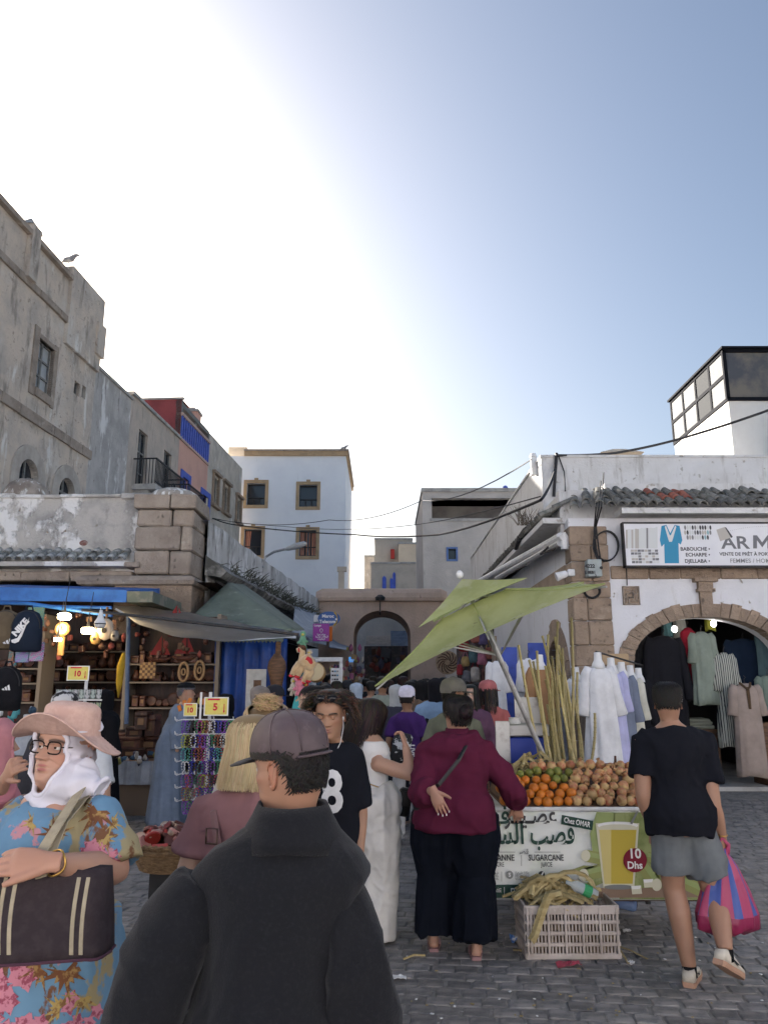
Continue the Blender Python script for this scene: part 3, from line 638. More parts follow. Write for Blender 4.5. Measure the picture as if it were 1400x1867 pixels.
# side wall along the street, pointed stone doorway
def rs_(px,py):p=onwall(px,py,XS,0);return p.y,p.z
dy0,dy1=YR+.75,YR+2.15;dz=2.55
b=MB();wall_panel(b,(XS,0,0),(0,1,0),YR,29,0,ZE,[(dy0,dy1,0,dz,.7)],.35,(1,0,0));b.build('side_wall',m_rwhite,rb)
for k in range(11):
 a0,a1=math.pi*(k+.03)/11,math.pi*(k+.97)/11;m_,r_=(dy0+dy1)/2,(dy1-dy0)/2;sp=dz-.7
 pts=[(XS-.05,m_-math.cos(a)*(r_+e),sp+math.sin(a)*(.7+e*(1.3 if abs(k-5)<2 else 1)))for a,e in((a0,-.004),(a1,-.004),(a1,.3),(a0,.3))]
 q=MB();q.prism(pts,(.2,0,0));q.build('voussoir',m_stone,rb)
for k in range(5):
 for ya,yb in((dy0-.3,dy0),(dy1,dy1+.3)):
  q=MB();q.bbox((XS+.05,(ya+yb)/2,sp-.18-k*.37),(.2,.3,.36),None,.015);q.build('jamb_stone',m_stone,rb)
b=MB();b.box(XS+.3,XS+.36,dy0,dy1,0,dz);dr=b.build('side_door',m_dark,rb)
b=MB();b.box(XS-.04,XS+.06,YR+.36,29,F(1050,1060).z,F(1050,1025).z);b.build('side_band',m_stone,rb)
# the side eave with tiles and a lead of stone
se=at(1028,945,YR);ys=[YR+.2,24.0]
b=MB();b.box(XS-.42,XS+.02,ys[0],ys[1],ze-.12,ze-.02);b.build('side_eaves',m_rpar,rb)
tile_run(rb,(XS-.46,ys[1],zt1-.06),(XS-.46,ys[0],zt1-.06),(1,0,0),2,[tm_g],.19)
b=MB();b.box(XS-.02,XS+.25,YR+.3,29,ZE,zst);b.build('side_parapet',m_rpar,rb)
# interior of the clothes shop
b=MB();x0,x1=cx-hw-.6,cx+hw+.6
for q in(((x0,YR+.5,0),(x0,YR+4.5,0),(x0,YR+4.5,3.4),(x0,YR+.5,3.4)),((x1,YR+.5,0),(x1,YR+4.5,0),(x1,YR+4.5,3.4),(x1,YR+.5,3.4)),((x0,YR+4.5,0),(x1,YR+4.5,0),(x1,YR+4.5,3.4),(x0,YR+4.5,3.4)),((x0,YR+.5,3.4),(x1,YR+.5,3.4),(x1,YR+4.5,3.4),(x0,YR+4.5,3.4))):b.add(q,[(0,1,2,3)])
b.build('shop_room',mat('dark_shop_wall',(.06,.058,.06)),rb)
b=MB();b.box(x0,x1,YR-.1,YR+4.5,-.02,.06);b.build('threshold',m_concrete,rb)
# carved plaque
pq=thing('carved_plaque','square brown carved plaque on the white wall beside the shop arch','plaque',F(1149,1103))
a,c=F(1133,1069),F(1166,1103);b=MB();b.box(a.x,c.x,YR-.025,YR+.02,c.z,a.z);b.build('panel',m_stone,pq)
b=MB();w,h=c.x-a.x,a.z-c.z
def bar(x0,z0,x1,z1):b.box(a.x+min(x0,x1)*w-.008,a.x+max(x0,x1)*w+.008,YR-.042,YR-.026,c.z+min(z0,z1)*h-.008,c.z+max(z0,z1)*h+.008)
for q in((.04,.04,.96,.04),(.04,.96,.96,.96),(.04,.04,.04,.96),(.96,.04,.96,.96),(.2,.2,.2,.6),(.2,.6,.45,.6),(.35,.04,.35,.4),(.35,.4,.6,.4),(.6,.2,.6,.75),(.45,.6,.45,.85),(.2,.78,.45,.78),(.6,.75,.85,.75),(.78,.96,.78,.55),(.5,.2,.8,.2),(.8,.2,.8,.45),(.04,.4,.2,.4),(.7,.6,.96,.6)):bar(*q)
b.build('carved_key_pattern',m_stone2,pq)
# shop sign
sg=thing('shop_sign','long white clothes shop sign with a blue robe picture above the arch','sign',F(1280,1030))
YS=YR-.3;s0,s1=at(1136,955,YS),at(1480,1031,YS)
b=MB();b.box(s0.x,s1.x,YS,YS+.12,s1.z,s0.z);b.build('board',mat('sign_white',(.74,.74,.76),[((.66,.66,.69),1.5,.4,.7)],rough=.45),sg)
def T(px,py):return at(px,py,YS)
pp=mat('sign_photo_grey',(.42,.42,.42));
sp_=[mat('sign_print_%d'%i,c,rough=.5)for i,c in enumerate([(.06,.06,.065),(.03,.25,.42),(.62,.63,.62),(.22,.22,.22),(.25,.42,.45),(.45,.42,.38),(.16,.16,.17)])]
b=MB();UX,UZ=(1,0,0),(0,0,1)
for k in range(17): # grey photograph of hanging shirts and folded stacks
 x=1140+k*3.4;t0=966-k*.3+random.uniform(-1,1);q=[T(x,t0),T(x+3.3,t0),T(x+3.6,1000),T(x+.3,1000)];b.add([p+Vector((0,-.003,0))for p in q],[(3,2,1,0)],random.choice((2,3,5,2)))
for r_ in range(5):
 for k in range(8):
  x=1149+k*6.3+r_*.6;y=1002+r_*5.2;q=[T(x,y),T(x+5.6,y),T(x+5.6,y+4.2),T(x,y+4.2)];b.add([p+Vector((0,-.003,0))for p in q],[(3,2,1,0)],random.choice((2,3,5,6,2)))
robe=[(1205,959),(1214,957),(1221,972),(1229,957),(1238,959),(1243,985),(1240,993),(1236,990),(1237,1027),(1211,1027),(1210,992),(1205,997),(1202,985)]
b.add([T(*p)+Vector((0,-.004,0))for p in robe],[tuple(range(len(robe)))[::-1]],1)
b.add([T(*p)+Vector((0,-.006,0))for p in((1213,958),(1220,976),(1222,976),(1230,958),(1232,961),(1226,982),(1224,988),(1219,988),(1217,982),(1211,961))],[tuple(range(10))[::-1]],2)
for r_ in range(3):
 for k in range(11):
  x,y=1248+k*4.6,959+r_*9
  if(x-1272)**2+((y-957)*.9)**2<28**2:disc(b,T(x,y+3),UX,UZ,.018,.042,10,random.choice((2,4,3,5,0)),.005)
for tx,y,al,sz in(('BABOUCHE •',1004,'RIGHT',.088),('ECHARPE •',1014.5,'RIGHT',.088),('DJELLABA •',1026,'RIGHT',.088)):put_text(b,tx,T(1294,y),UX,UZ,sz,.0025,al,0)
put_text(b,'AR',T(1315,1000),UX,UZ,.31,.006,'LEFT',6,fit=T(1368,1000).x-T(1315,1000).x)
for q in([(1372,1000),(1379,1000),(1379,976),(1372,976)],[(1398,1000),(1405,1000),(1405,976),(1398,976)]):b.add([T(*p)+Vector((0,-.003,0))for p in q],[(0,1,2,3)],6)
b.add([T(*p)+Vector((0,-.0035,0))for p in((1379,976),(1379,985),(1388.5,998),(1398,985),(1398,976),(1388.5,989))],[(0,1,2,5),(5,2,3,4)],6)
put_text(b,'VENTE DE PRÊT À PORTER TRADITIONNEL',T(1311,1013),UX,UZ,.082,.002,'LEFT',0)
put_text(b,'FEMMES / HOMMES',T(1330,1026),UX,UZ,.105,.0005,'LEFT',3)
b.add([T(*p)+Vector((0,-.004,0))for p in((1305,966),(1320,961),(1332,980),(1312,987))],[(3,2,1,0)],5);b.add([T(*p)+Vector((0,-.005,0))for p in((1320,961),(1323,962),(1335,979),(1332,981))],[(3,2,1,0)],0)
for k in range(26):disc(b,T(1324+k*3.4,969-9*math.sin(k/12)),UX,UZ,.005,.005,6,3,.004)
tag(b.build('print',sp_,sg),kind='stuff')
b=MB();b.box(s0.x-.02,s1.x,YS-.012,YS+.13,s0.z,s0.z+.03);b.box(s0.x-.02,s0.x,YS-.012,YS+.13,s1.z-.03,s0.z);b.box(s0.x-.02,s1.x,YS-.012,YS+.13,s1.z-.03,s1.z);b.build('edge_trim',m_iron,sg)
for xk in(.3,1.6,2.6):q=MB();q.box(s0.x+xk,s0.x+xk+.04,YS+.12,YR,s0.z-.2,s0.z-.16);q.build('bracket',m_iron,sg)
# meter box, cables
mbx=thing('meter_box','grey electric meter box with stencilled numbers on the stone corner pier','meter box',F(1076,1055))
a,c=F(1063,1024),F(1090,1055);YM=YR-.28
b=MB();b.bbox(((a.x+c.x)/2,YR-.17,(a.z+c.z)/2),(c.x-a.x,.22,a.z-c.z),None,.012);b.build('case',plain('meter_grey',(.36,.4,.39),.5),mbx)
b=MB();put_text(b,'4222',at(1066,1035,YM),UX,UZ,.085,.004,lift=.004);put_text(b,'E 8E81',at(1065,1046,YM),UX,UZ,.07,.004,lift=.004);put_text(b,'2',at(1084,1052,YM),UX,UZ,.06,.003,lift=.004);tag(b.build('stencil',m_wire,mbx),kind='stuff')
b=MB();b.lathe([(.02,0),(.03,.01),(.02,.03)],F(1087,1040,-.3),8,rot3(R(90)));b.build('lock',m_iron,mbx)
def cable(name,label,pts,r=.012,m=m_wire,sag=0,seg=10,cat='cable'):
 P_=[]
 for p,q in zip(pts,pts[1:]):
  p,q=Vector(p),Vector(q)
  for k in range(seg):t=k/seg;P_.append(p.lerp(q,t)-Vector((0,0,sag*4*t*(1-t))))
 P_.append(Vector(pts[-1]));b=MB();b.tube(P_,r,5);return tag(b.build(name,m,origin=P_[0]),label,cat)
cable('overhead_cable','thick black cable running from roof corner towards the glazed tower',[at(1400,748,15),at(1232,802,16),at(1120,826,16),at(1012,830,YU-.1)],.028,sag=.02)
cable('overhead_cable','black cable sagging across the street below the white building windows',[at(1012,855,YU-.1),at(985,912,YR+.2),at(800,975,24),at(650,975,36),at(430,957,40),at(378,940,40)],.03,sag=.08)
cable('overhead_cable','thin wire rising from the left houses to the right roof corner',[at(390,945,40),at(600,948,36),at(770,912,30),at(968,838,YU)],.016,sag=.3)
cable('overhead_cable','thin wire strung level between the left houses and right parapet',[at(380,945,40),at(520,960,38),at(640,965,36),at(770,955,26),at(985,905,YR+.3)],.013,sag=.05)
cable('wall_cable','vertical black cable down the white parapet corner',[at(1014,826,YU-.06),at(1011,870,YU-.06),at(1009,905,YU-.06)],.035)
cable('wall_cable','curved thin cable hanging on the white upper parapet',[at(1018,832,YU-.05),at(1028,860,YU-.05),at(1030,895,YR+.25)],.014,sag=.0)
for k,(dx,lb)in enumerate(((0,'left strand of the black cable bundle running down corner pier'),(5,'middle strand of the black cable bundle running down corner pier'),(10,'right strand of the black cable bundle running down corner pier'))):
 cable('pier_cable',lb,[at(1090+dx,892-3*dx,YR+.3),at(1086+dx,925,YR-.62),at(1083+dx*.3,960,YR-.14),at(1081+dx,1000,YR-.13),at(1090+dx*.5,1024,YR-.14)],.013,sag=0)
ci=[at(1104+22*math.cos(a),996+27*math.sin(a),YR-.1)for a in np.linspace(0,2*math.pi,22)]
b=MB();b.tube(ci,.014,5);b.tube([p+Vector((.01,-.02,.01))for p in ci],.012,5);tag(b.build('cable_coil',m_wire,origin=ci[0]),'big loop of black cable hanging beside the shop sign','cable')
cl=[at(1079+14*math.cos(a),1078+12*math.sin(a),YR-.12+.05*math.sin(3*a))for a in np.linspace(0,6*math.pi,44)]
b=MB();b.tube(cl,.02,5);tag(b.build('cable_coil',m_wire,origin=cl[0]),'tangled coil of black cable under the grey meter box','cable')
cable('wall_cable','thin black cable dropping from the sign to the carved plaque',[F(1135,1020,-.05),F(1140,1040,-.05),F(1141,1068,-.05)],.01)
# rolled awning and lights on the side wall
aw=thing('rolled_awning','rolled white shop awning on metal arms along the side wall','awning',(XS-.6,YR+.4,4))
a,c=at(1022,978,YR+.1),at(870,1062,21.5);b=MB();b.tube([a,c],.075,10);b.build('roll',m_white,aw)
b=MB();b.tube([at(1020,990,YR+.1),at(905,1055,19)],.06,8);b.build('front_bar',plain('awning_grey',(.4,.4,.41),.5),aw)
b=MB();b.tube([at(1022,975,YR+.1),at(1030,985,YR+.1),at(1030,1002,YR+.1)],[.1,.1,.08],8);b.build('end_cap',m_white,aw)
for(q0,q1)in(((1012,1000),(985,1010)),((985,1010),(1005,992)),((960,1030),(940,1040))):b=MB();b.tube([at(*q0,YR+.2),at(*q1,YR+.9)],.022,6);b.build('folding_arm',m_iron,aw)
b=MB();b.tube([at(945,980,16),at(955,965,15.5),at(975,950,14.6)],.03,6);b.tube([at(940,1000,16.3),at(945,985,16),at(950,975,16)],.05,6);tag(b.build('black_hose',m_wire,origin=at(945,980,16)),'black hose looped over the tiled side eaves','hose')
fl=thing('floodlight','small white floodlight on a wall bracket below the side eaves','lamp',at(1030,1050,YR-.1));p=at(1024,1049,YR-.15)
b=MB();b.tube([p+Vector((-.1,0,-.03)),p+Vector((.08,0,.03))],[.08,.06],10);b.build('lamp_head',m_white,fl);b=MB();b.bbox(p+Vector((.17,.05,.05)),(.12,.12,.12));b.tube([p+Vector((.1,0,.03)),p+Vector((.17,.1,.05))],.02,6);b.build('bracket',m_white,fl)
# dry weed on the side roof
b=MB()
for k in range(46):
 p=at(960+random.uniform(-18,14),958,15.6+random.uniform(-.4,.6));d=Vector((random.uniform(-.5,.3),random.uniform(-.2,.2),random.uniform(.3,.8)));b.tube([p,p+d*.3,p+d*.6+Vector((random.uniform(-.1,.1),0,0))],[.008,.006,.003],3)
tag(b.build('dry_weed',mat('dry_twig',(.16,.13,.1)),origin=at(960,958,15.6)),'dry leafless weed growing on the side eaves','plant')
# glazed white tower on the right
XT=at(1334,800,22).x;tz=at(1333,728,22).z;ztop=at(1326,640,22).z
tw=thing('glazed_tower','white rooftop tower with a black framed glazed room at the right edge','tower',(XT+1.5,23,0))
b=MB();b.box(XT,XT+5,22,26.4,4,tz);b.build('wall',mat('tower_white',(.74,.72,.68),[((.66,.63,.59),1,.45,.7),((.45,.43,.4),3,.68,.8,(1.3,1.3,.3))],bump=.15,bscale=20),tw)
m_fr=mat('black_steel_frame',(.012,.013,.017),rough=.8,spec=.05);b=MB();t=.11
for y in np.linspace(22,26.4,5):b.box(XT-.03,XT+.05,y-t/2,y+t/2,tz,ztop)
for z in(tz,(tz+ztop)/2,ztop):b.box(XT-.035,XT+.055,21.96,26.44,z-t/2,z+t/2)
for x in np.linspace(XT,XT+5,4):b.box(x-t/2,x+t/2,21.95,22.05,tz,ztop)
for z in(tz,ztop):b.box(XT-.04,XT+5,21.945,22.055,z-t/2,z+t/2)
b.build('glazing_frame',m_fr,tw)
for i in range(4):
 for j in range(2):
  y0=22+i*1.1;z0=tz+(ztop-tz)/2*j;q=MB();q.box(XT-.005,XT+.005,y0+.04,y0+1.06,z0+.04,z0+(ztop-tz)/2-.04)
  q.build('pane',mat('tower_dark_pane',(.03,.033,.036),rough=.7,spec=.05)if i==1 else mat('tower_pale_pane',(.2,.205,.2),[((.15,.155,.16),2,.4,.6)],rough=.7,spec=.05),tw)
for i in range(3):
 x0=XT+i*5/3;q=MB();q.box(x0+.04,x0+5/3-.04,22,22.01,tz+.04,ztop-.04);q.build('pane',mat('tower_front_pane',(.24,.21,.17),[((.12,.12,.13),.8,.45,.6)],rough=.1,alpha=.75),tw)
b=MB();b.box(XT-.1,XT+5,21.85,26.5,ztop+.03,ztop+.1);b.build('roof',m_fr,tw)
b=MB();b.box(XT+.3,XT+5,24,24.1,tz,ztop);b.build('room_back',mat('tan_room',(.3,.25,.17)),tw)
rk=thing('roof_kiosk','low pale roof lantern just above the right parapet','roof lantern',at(1125,828,19));p=at(1125,830,19)
b=MB();b.add([p+Vector((-.5,-.3,0)),p+Vector((.6,-.3,0)),p+Vector((.6,.4,0)),p+Vector((-.5,.4,0)),p+Vector((-.1,0,.17)),p+Vector((.2,0,.17))],[(0,1,5,4),(1,2,5),(2,3,4,5),(3,0,4),(3,2,1,0)]);b.build('lid',m_cream,rk)
p=at(972,842,YU+.5);b=MB();b.box(p.x-.06,p.x+.06,p.y-.06,p.y+.06,p.z-.3,p.z+.1);b.lathe([(.09,.1),(.06,.18),(.02,.2)],p,8);tag(b.build('vent_pipe',m_white,origin=p),'short white vent pipe on the parapet corner','vent')
# ================================================================== left low shop building
YLf=14.7;G_=lambda px,py,d=0:at(px,py,YLf)+Vector((0,d,0))
lb=thing('low_shop_building','low peeling white shop building with stone corner pier on the left','building',(-5,YLf,0))
xl,xr=G_(-420,1000).x,G_(254,1000).x;zl=G_(120,907).z;zo=G_(120,1064).z
x0s,ks=-4.63,.0696
b=MB();b.box(xl,xr,YLf,YLf+.5,zo,zl);b.build('front_wall',m_low,lb)
b=MB();x=xl
while x<xr:l=random.uniform(.7,1.4);b.bbox((x+l/2,YLf+.25,zl+.02),(l,.62,.09+random.uniform(-.02,.03)),None,.02,0,.012);x+=l
b.build('coping',m_low,lb)
# rubble mound and pier dome
b=MB();p=G_(22,905,.6);
rs=[]
for j in range(7):
 th=j/6*math.pi/2;rs.append([p+Vector((math.cos(th)*(.5+.07*noise.noise(Vector((math.cos(a)*2,math.sin(a)*2,j))))*math.cos(a),math.cos(th)*.4*math.sin(a),math.sin(th)*.52+.05*noise.noise(Vector((a*2,j,3)))))for a in np.linspace(0,2*math.pi,19)[:-1]])
b.rings(rs);b.build('rubble_mound',mat('streaked_rubble',(.36,.31,.26),[((.22,.18,.15),4,.4,.6),((.66,.64,.6),5,.58,.66,(2.5,2.5,.3))],bump=1,bscale=14,bdist=.05),lb,smooth=True)
q0,q1=G_(254,1000).x,G_(357,1000).x;yp=YLf-.3
heights=[(G_(300,934).z,G_(300,908).z,.06),(G_(300,965).z,G_(300,934).z,0),(G_(300,1008).z,G_(300,965).z,0),(G_(300,1050).z,G_(300,1008).z,0)]
for i,(z0,z1,ex)in enumerate(heights):
 if ex:
  for a,c in((q0-ex,(q0+q1)/2+.1),((q0+q1)/2+.1,q1+ex)):stone_block(lb,a,c,yp-ex,YLf+.8,z0,z1,m_stone2,jit=.012)
 else:
  sp=q0+(q1-q0)*(.62 if i%2 else .78);stone_block(lb,q0,sp,yp,YLf+.75,z0,z1,m_stone2,jit=.02,b=.03);stone_block(lb,sp,q1,yp+.02,YLf+.75,z0,z1,m_stone2,jit=.02,b=.03)
za=G_(300,1072).z;b=MB();b.box(q0-.3,q1+.05,yp-.02,YLf+.7,za-.9,za);b.build('pier_base',m_stone,lb)
b=MB();rs=[]
for(dz_,e)in((0,.02),(.03,.09),(.1,.12),(.17,.08),(.2,.0)):rs.append([Vector((sx,sy,za+dz_))for sx,sy in((q0-e-.9,yp-e),(q1+e,yp-e),(q1+e,YLf+.8),(q0-e-.9,YLf+.8))])
b.rings(rs);b.build('pier_moulding',m_stone2,lb)
b=MB();pc=Vector(((q0+q1)/2+.02,YLf+.2,G_(300,909).z));rs=[]
for j in range(7):
 th=j/6*math.pi/2;rs.append([pc+Vector((.52*math.cos(th)*math.cos(a)+.03*noise.noise(Vector((a,j,1))),.5*math.cos(th)*math.sin(a),.25*math.sin(th)))for a in np.linspace(0,2*math.pi,17)[:-1]])
b.rings(rs);b.build('pier_dome',mat('lime_streaked_cap',(.42,.38,.33),[((.3,.27,.23),3,.4,.6),((.74,.73,.7),4,.52,.6,(2.5,2.5,.25))],bump=.6,bscale=16,bdist=.03),lb,smooth=True)
# tile strip, ledges
zt2=G_(100,1028).z
tile_run(lb,(xl,YLf-.42,zt2),(G_(243,1000).x,YLf-.42,zt2),(0,1,0),2,[tm_l],.19)
b=MB();b.box(xl,G_(246,1000).x,YLf-.4,YLf+.02,zt2-.1,zt2-.015);b.build('eaves_slab',m_low,lb)
x=xl
while x<G_(250,1000).x:
 l=random.uniform(.8,1.5);stone_block(lb,x,min(x+l,G_(252,1000).x),YLf-.22,YLf+.05,G_(100,1062).z,G_(100,1044).z,m_stone2,'ledge_stone',jit=.012);x+=l
stone_block(lb,G_(241,1000).x,G_(268,1000).x,YLf-.42,YLf,G_(250,1040).z,G_(250,1030).z,m_stone2,'ledge_stone')
b=MB();b.ell(G_(153,990,.03),(.11,.05,.07));b.build('red_stone_patch',mat('brick_red',(.2,.09,.075),[((.3,.25,.22),14,.5,.6)]),lb)
# side wall to the archway
def sw_(Y):return x0s+ks*Y
def spt(Y,z,d=0):return Vector((sw_(Y)-d,Y,z))
Y0,Y1=YLf+.6,31.0;zt3=onwall(470,1013,x0s,ks).z
b=MB();n=44;top=[]
for i in range(n+1):
 Y=Y0+(Y1-Y0)*i/n;top.append(zt3+.06*noise.noise(Vector((Y*1.3,0,0))))
for i in range(n):
 Ya,Yb=Y0+(Y1-Y0)*i/n,Y0+(Y1-Y0)*(i+1)/n
 b.add([spt(Ya,3.1),spt(Yb,3.1),spt(Yb,top[i+1]),spt(Ya,top[i]),spt(Yb,top[i+1],.5),spt(Ya,top[i],.5),spt(Ya,3.1,.5),spt(Yb,3.1,.5)],[(0,1,2,3),(3,2,4,5),(5,4,7,6)])
b.build('side_wall',m_sidew,lb)
b=MB();rs=[]
for i in range(n+1):
 Y=Y0+(Y1-Y0)*i/n;o=.05*noise.noise(Vector((Y*2,3,0)));rs.append([spt(Y,3.85+o,.02),spt(Y,3.8+o,-.3),spt(Y,3.92+o,-.42),spt(Y,4.02+o,-.3),spt(Y,4.25+o,.02)])
b.rings(rs);b.build('side_eaves',mat('sooty_eaves',(.3,.29,.27),[((.1,.1,.09),3,.4,.58),((.6,.59,.57),3,.6,.68)],bump=.8,bscale=18,bdist=.04),lb)
# moss and dry weeds along the side eaves
b=MB()
for k in range(700):
 Y=16+random.random()**.8*14.5;p=spt(Y,4.1+random.uniform(-.1,.1),-random.uniform(.05,.4));d=Vector((random.uniform(-.1,.3),random.uniform(-.2,.2),random.uniform(-.1,.28)))
 b.tube([p,p+d*.6,p+d+Vector((0,0,-.04))],[.012,.009,.004],3)
tag(b.build('roof_weeds',mat('dark_weeds',(.06,.062,.045),[((.11,.1,.07),5,.4,.6)])),'dark dry weeds and moss hanging along the left side eaves','weeds',kind='stuff')
# roof deck, back and inner room
b=MB();b.add([(xl,YLf+.3,zl-.4),(sw_(YLf),YLf+.3,zl-.4),(sw_(31),31,zl-.4),(xl,31,zl-.4)],[(0,1,2,3)]);b.build('roof',m_concrete,lb)
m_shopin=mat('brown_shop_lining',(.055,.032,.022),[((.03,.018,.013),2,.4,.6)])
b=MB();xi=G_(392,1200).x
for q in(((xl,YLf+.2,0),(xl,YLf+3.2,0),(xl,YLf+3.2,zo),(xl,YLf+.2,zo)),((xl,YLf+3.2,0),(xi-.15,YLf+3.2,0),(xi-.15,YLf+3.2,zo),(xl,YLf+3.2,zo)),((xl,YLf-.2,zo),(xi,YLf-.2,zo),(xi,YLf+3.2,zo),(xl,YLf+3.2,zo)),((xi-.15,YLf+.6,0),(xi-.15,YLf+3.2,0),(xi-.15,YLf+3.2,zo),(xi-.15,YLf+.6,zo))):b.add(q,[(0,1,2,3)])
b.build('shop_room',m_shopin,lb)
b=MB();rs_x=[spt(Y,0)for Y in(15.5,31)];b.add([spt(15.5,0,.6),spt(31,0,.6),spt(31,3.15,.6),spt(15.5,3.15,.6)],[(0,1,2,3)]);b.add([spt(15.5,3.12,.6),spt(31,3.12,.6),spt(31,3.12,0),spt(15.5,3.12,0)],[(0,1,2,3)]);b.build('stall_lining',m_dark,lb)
# street lamp arm on the side wall
sl_=thing('street_lamp','curved arm street lamp over the left side wall before white building','street lamp',onwall(478,1030,x0s,ks))
p=[onwall(478,1034,x0s,ks),at(484,1016,21.5),at(500,1006,21.2),at(526,1000,21)];b=MB();b.tube(p,.035,8);b.build('arm',plain('lamp_grey',(.3,.31,.32),.5),sl_)
a,c=at(520,1002,21),at(559,990,20.8);d=c-a;b=MB();b.tube([a,a+d*.15,a+d*.5,a+d*.9,c],[(.03,.03),(.06,.09),(.09,.12),(.07,.11),(.02,.03)],10,side=(0,0,1));b.build('lamp_head',plain('lamp_shell',(.42,.43,.44),.4),sl_,smooth=True)
# ================================================================== unseen buildings added to bounce sunlight onto the shaded fronts
for(x0,x1,y0,y1,h,lb)in((-26,-7.2,-19,-13,9.0,'long whitewashed building closing the square behind the viewer on the left'),(-7,9,-20,-14,7.5,'whitewashed building closing the square directly behind the viewer'),(9.2,15,-20,3,8.0,'whitewashed building along the open right side of the square'),(11.5,17,17.5,46,8.2,'whitewashed house row hidden behind the corner clothes shop')):
 t=thing('bounce_building',lb,'building',((x0+x1)/2,(y0+y1)/2,0));b=MB();b.box(x0,x1,y0,y1,0,h);b.build('wall',m_rwhite,t);b=MB();b.box(x0-.1,x1+.1,y0-.1,y1+.1,h,h+.2);b.build('coping',m_concrete,t)
 for k in range(int((x1-x0)/3)):
  for z in(3.6,6.0):x=x0+1.5+k*3;b=MB();b.box(x-.5,x+.5,y1-.1,y1+.06,z,z+1.3);b.build('window',m_blue,t)
# ================================================================== juice stall
YT=5.75;ZT=at(1050,1475,YT).z
m_steel=mat('worn_steel',(.42,.42,.42),[((.25,.24,.23),8,.5,.7)],rough=.45,metal=.6)
m_wood=mat('brown_wood',(.16,.085,.045),[((.09,.048,.028),6,.4,.6,(1,1,6))],rough=.6,bump=.2)
m_woodr=mat('reddish_thuya_wood',(.1,.038,.022),[((.045,.018,.012),7,.4,.6,(1,5,1)),((.18,.08,.04),12,.6,.7)],rough=.4,rand=.45)
tx0,tx1=at(868,1560,YT).x,at(1277,1560,YT).x
st=thing('juice_stall','sugarcane juice stall table behind a printed banner','market stall',((tx0+tx1)/2,YT+.4,0))
b=MB();b.bbox(((tx0+tx1)/2,YT+.5,ZT-.03),(tx1-tx0,.98,.05),None,.008);b.build('table_top',m_white,st)
for x in(tx0+.12,tx1-.1):
 for y in(YT+.08,YT+.92):q=MB();q.tube([(x,y,0),(x,y,ZT-.05)],.022,8);q.build('leg',m_iron,st)
zlow=at(1000,1640,YT).z
b=MB();b.bbox(((tx0+tx1)/2+.3,YT+.45,zlow-.01),(tx1-tx0-.65,.8,.03));b.build('lower_shelf',m_wood,st)
b=MB();b.tube([(tx0,YT-.012,ZT),(tx1-.02,YT-.012,ZT)],.016,8);b.build('edge_rail',m_white,st)
bn=thing('banner','printed sugarcane juice banner with a glass of juice hung on stall front','banner',((tx0+tx1)/2,YT,zlow))
def Tb(px,py):return at(px,py,YT-.02)
b=MB();b.sheet([[Vector((tx0+(tx1-tx0)*i/24,YT-.012-.006*math.sin(i*.9)*j/6,zlow+(ZT-zlow)*j/6))for j in range(7)]for i in range(25)],.004)
b.build('sheet',mat('banner_paper',(.72,.74,.7),[((.62,.68,.56),2.2,.5,.66)],rough=.5),bn,smooth=True)
BC=[(.012,.05,.035),(.04,.04,.042),(.2,.21,.2),(.52,.4,.06),(.2,.012,.03),(.78,.78,.76),(.5,.49,.3),(.27,.29,.1),(.12,.16,.05),(.62,.6,.46),(.25,.17,.12),(.62,.52,.2),(.3,.36,.14)]
bm_=[mat('banner_ink_%d'%i,c,rough=.5)for i,c in enumerate(BC)]
bm_[8]=mat('banner_green_blur',(.16,.2,.06),[((.3,.34,.14),6,.35,.6),((.07,.09,.03),8,.55,.7,(3,1,.6)),((.5,.5,.3),4,.62,.8)],rough=.5)
b=MB();YF=-.014
def pl(pts,mi,l=0):b.add([Tb(*p)+Vector((0,YF-.0012*l,0))for p in pts],[tuple(range(len(pts)))],mi)
def el(x,y,rx,ry,mi,l=0,n=26):pl([(x+rx*math.cos(-2*math.pi*k/n),y+ry*math.sin(-2*math.pi*k/n))for k in range(n)],mi,l)
def tx(s,x,y,size,mi,fit=None,al='LEFT',bold=.001,l=3,rot=0):
 u=Vector((math.cos(rot),0,math.sin(rot)));w=Vector((-math.sin(rot),0,math.cos(rot)))
 sc=5.35/FPX
 put_text(b,s,Tb(x,y)+Vector((0,YF-.0012*l,0)),u,w,size*sc,bold,al,mi,fit=fit*sc if fit else None,lift=0)
pl([(1118,1481),(1278,1479),(1278,1640),(1128,1638),(1105,1600),(1112,1540)],8,0) # blurred cane field
pl([(1086,1480),(1120,1481),(1112,1545),(1100,1600),(1080,1560),(1074,1520)],12,0)
pl([(1076,1618),(1276,1618),(1276,1635),(1076,1636)],10,1)
for(x0,y0,x1,y1,w)in((1066,1559,1102,1566,11),(1062,1594,1104,1584,12),(1178,1560,1275,1590,9),(1166,1570,1195,1612,12),(1195,1585,1276,1622,12)):
 d=Vector((x1-x0,y1-y0)).normalized();n_=Vector((-d.y,d.x))*w
 pl([(x0+n_.x,y0+n_.y),(x1+n_.x,y1+n_.y),(x1-n_.x,y1-n_.y),(x0-n_.x,y0-n_.y)],7,2)
 pl([(x0+n_.x*.1,y0+n_.y*.1),(x1+n_.x*.1,y1+n_.y*.1),(x1-n_.x*.7,y1-n_.y*.7),(x0-n_.x*.7,y0-n_.y*.7)],12,3)
 e=(x0,y0)if x0<1150 else(x1,y1)
 if x1<1200:el(*e,w*.75,w*.95,9,4)
pl([(1040,1585),(1062,1577),(1100,1580),(1062,1590)],7,2);pl([(1062,1612),(1080,1602),(1104,1596),(1104,1606),(1080,1616)],8,3)
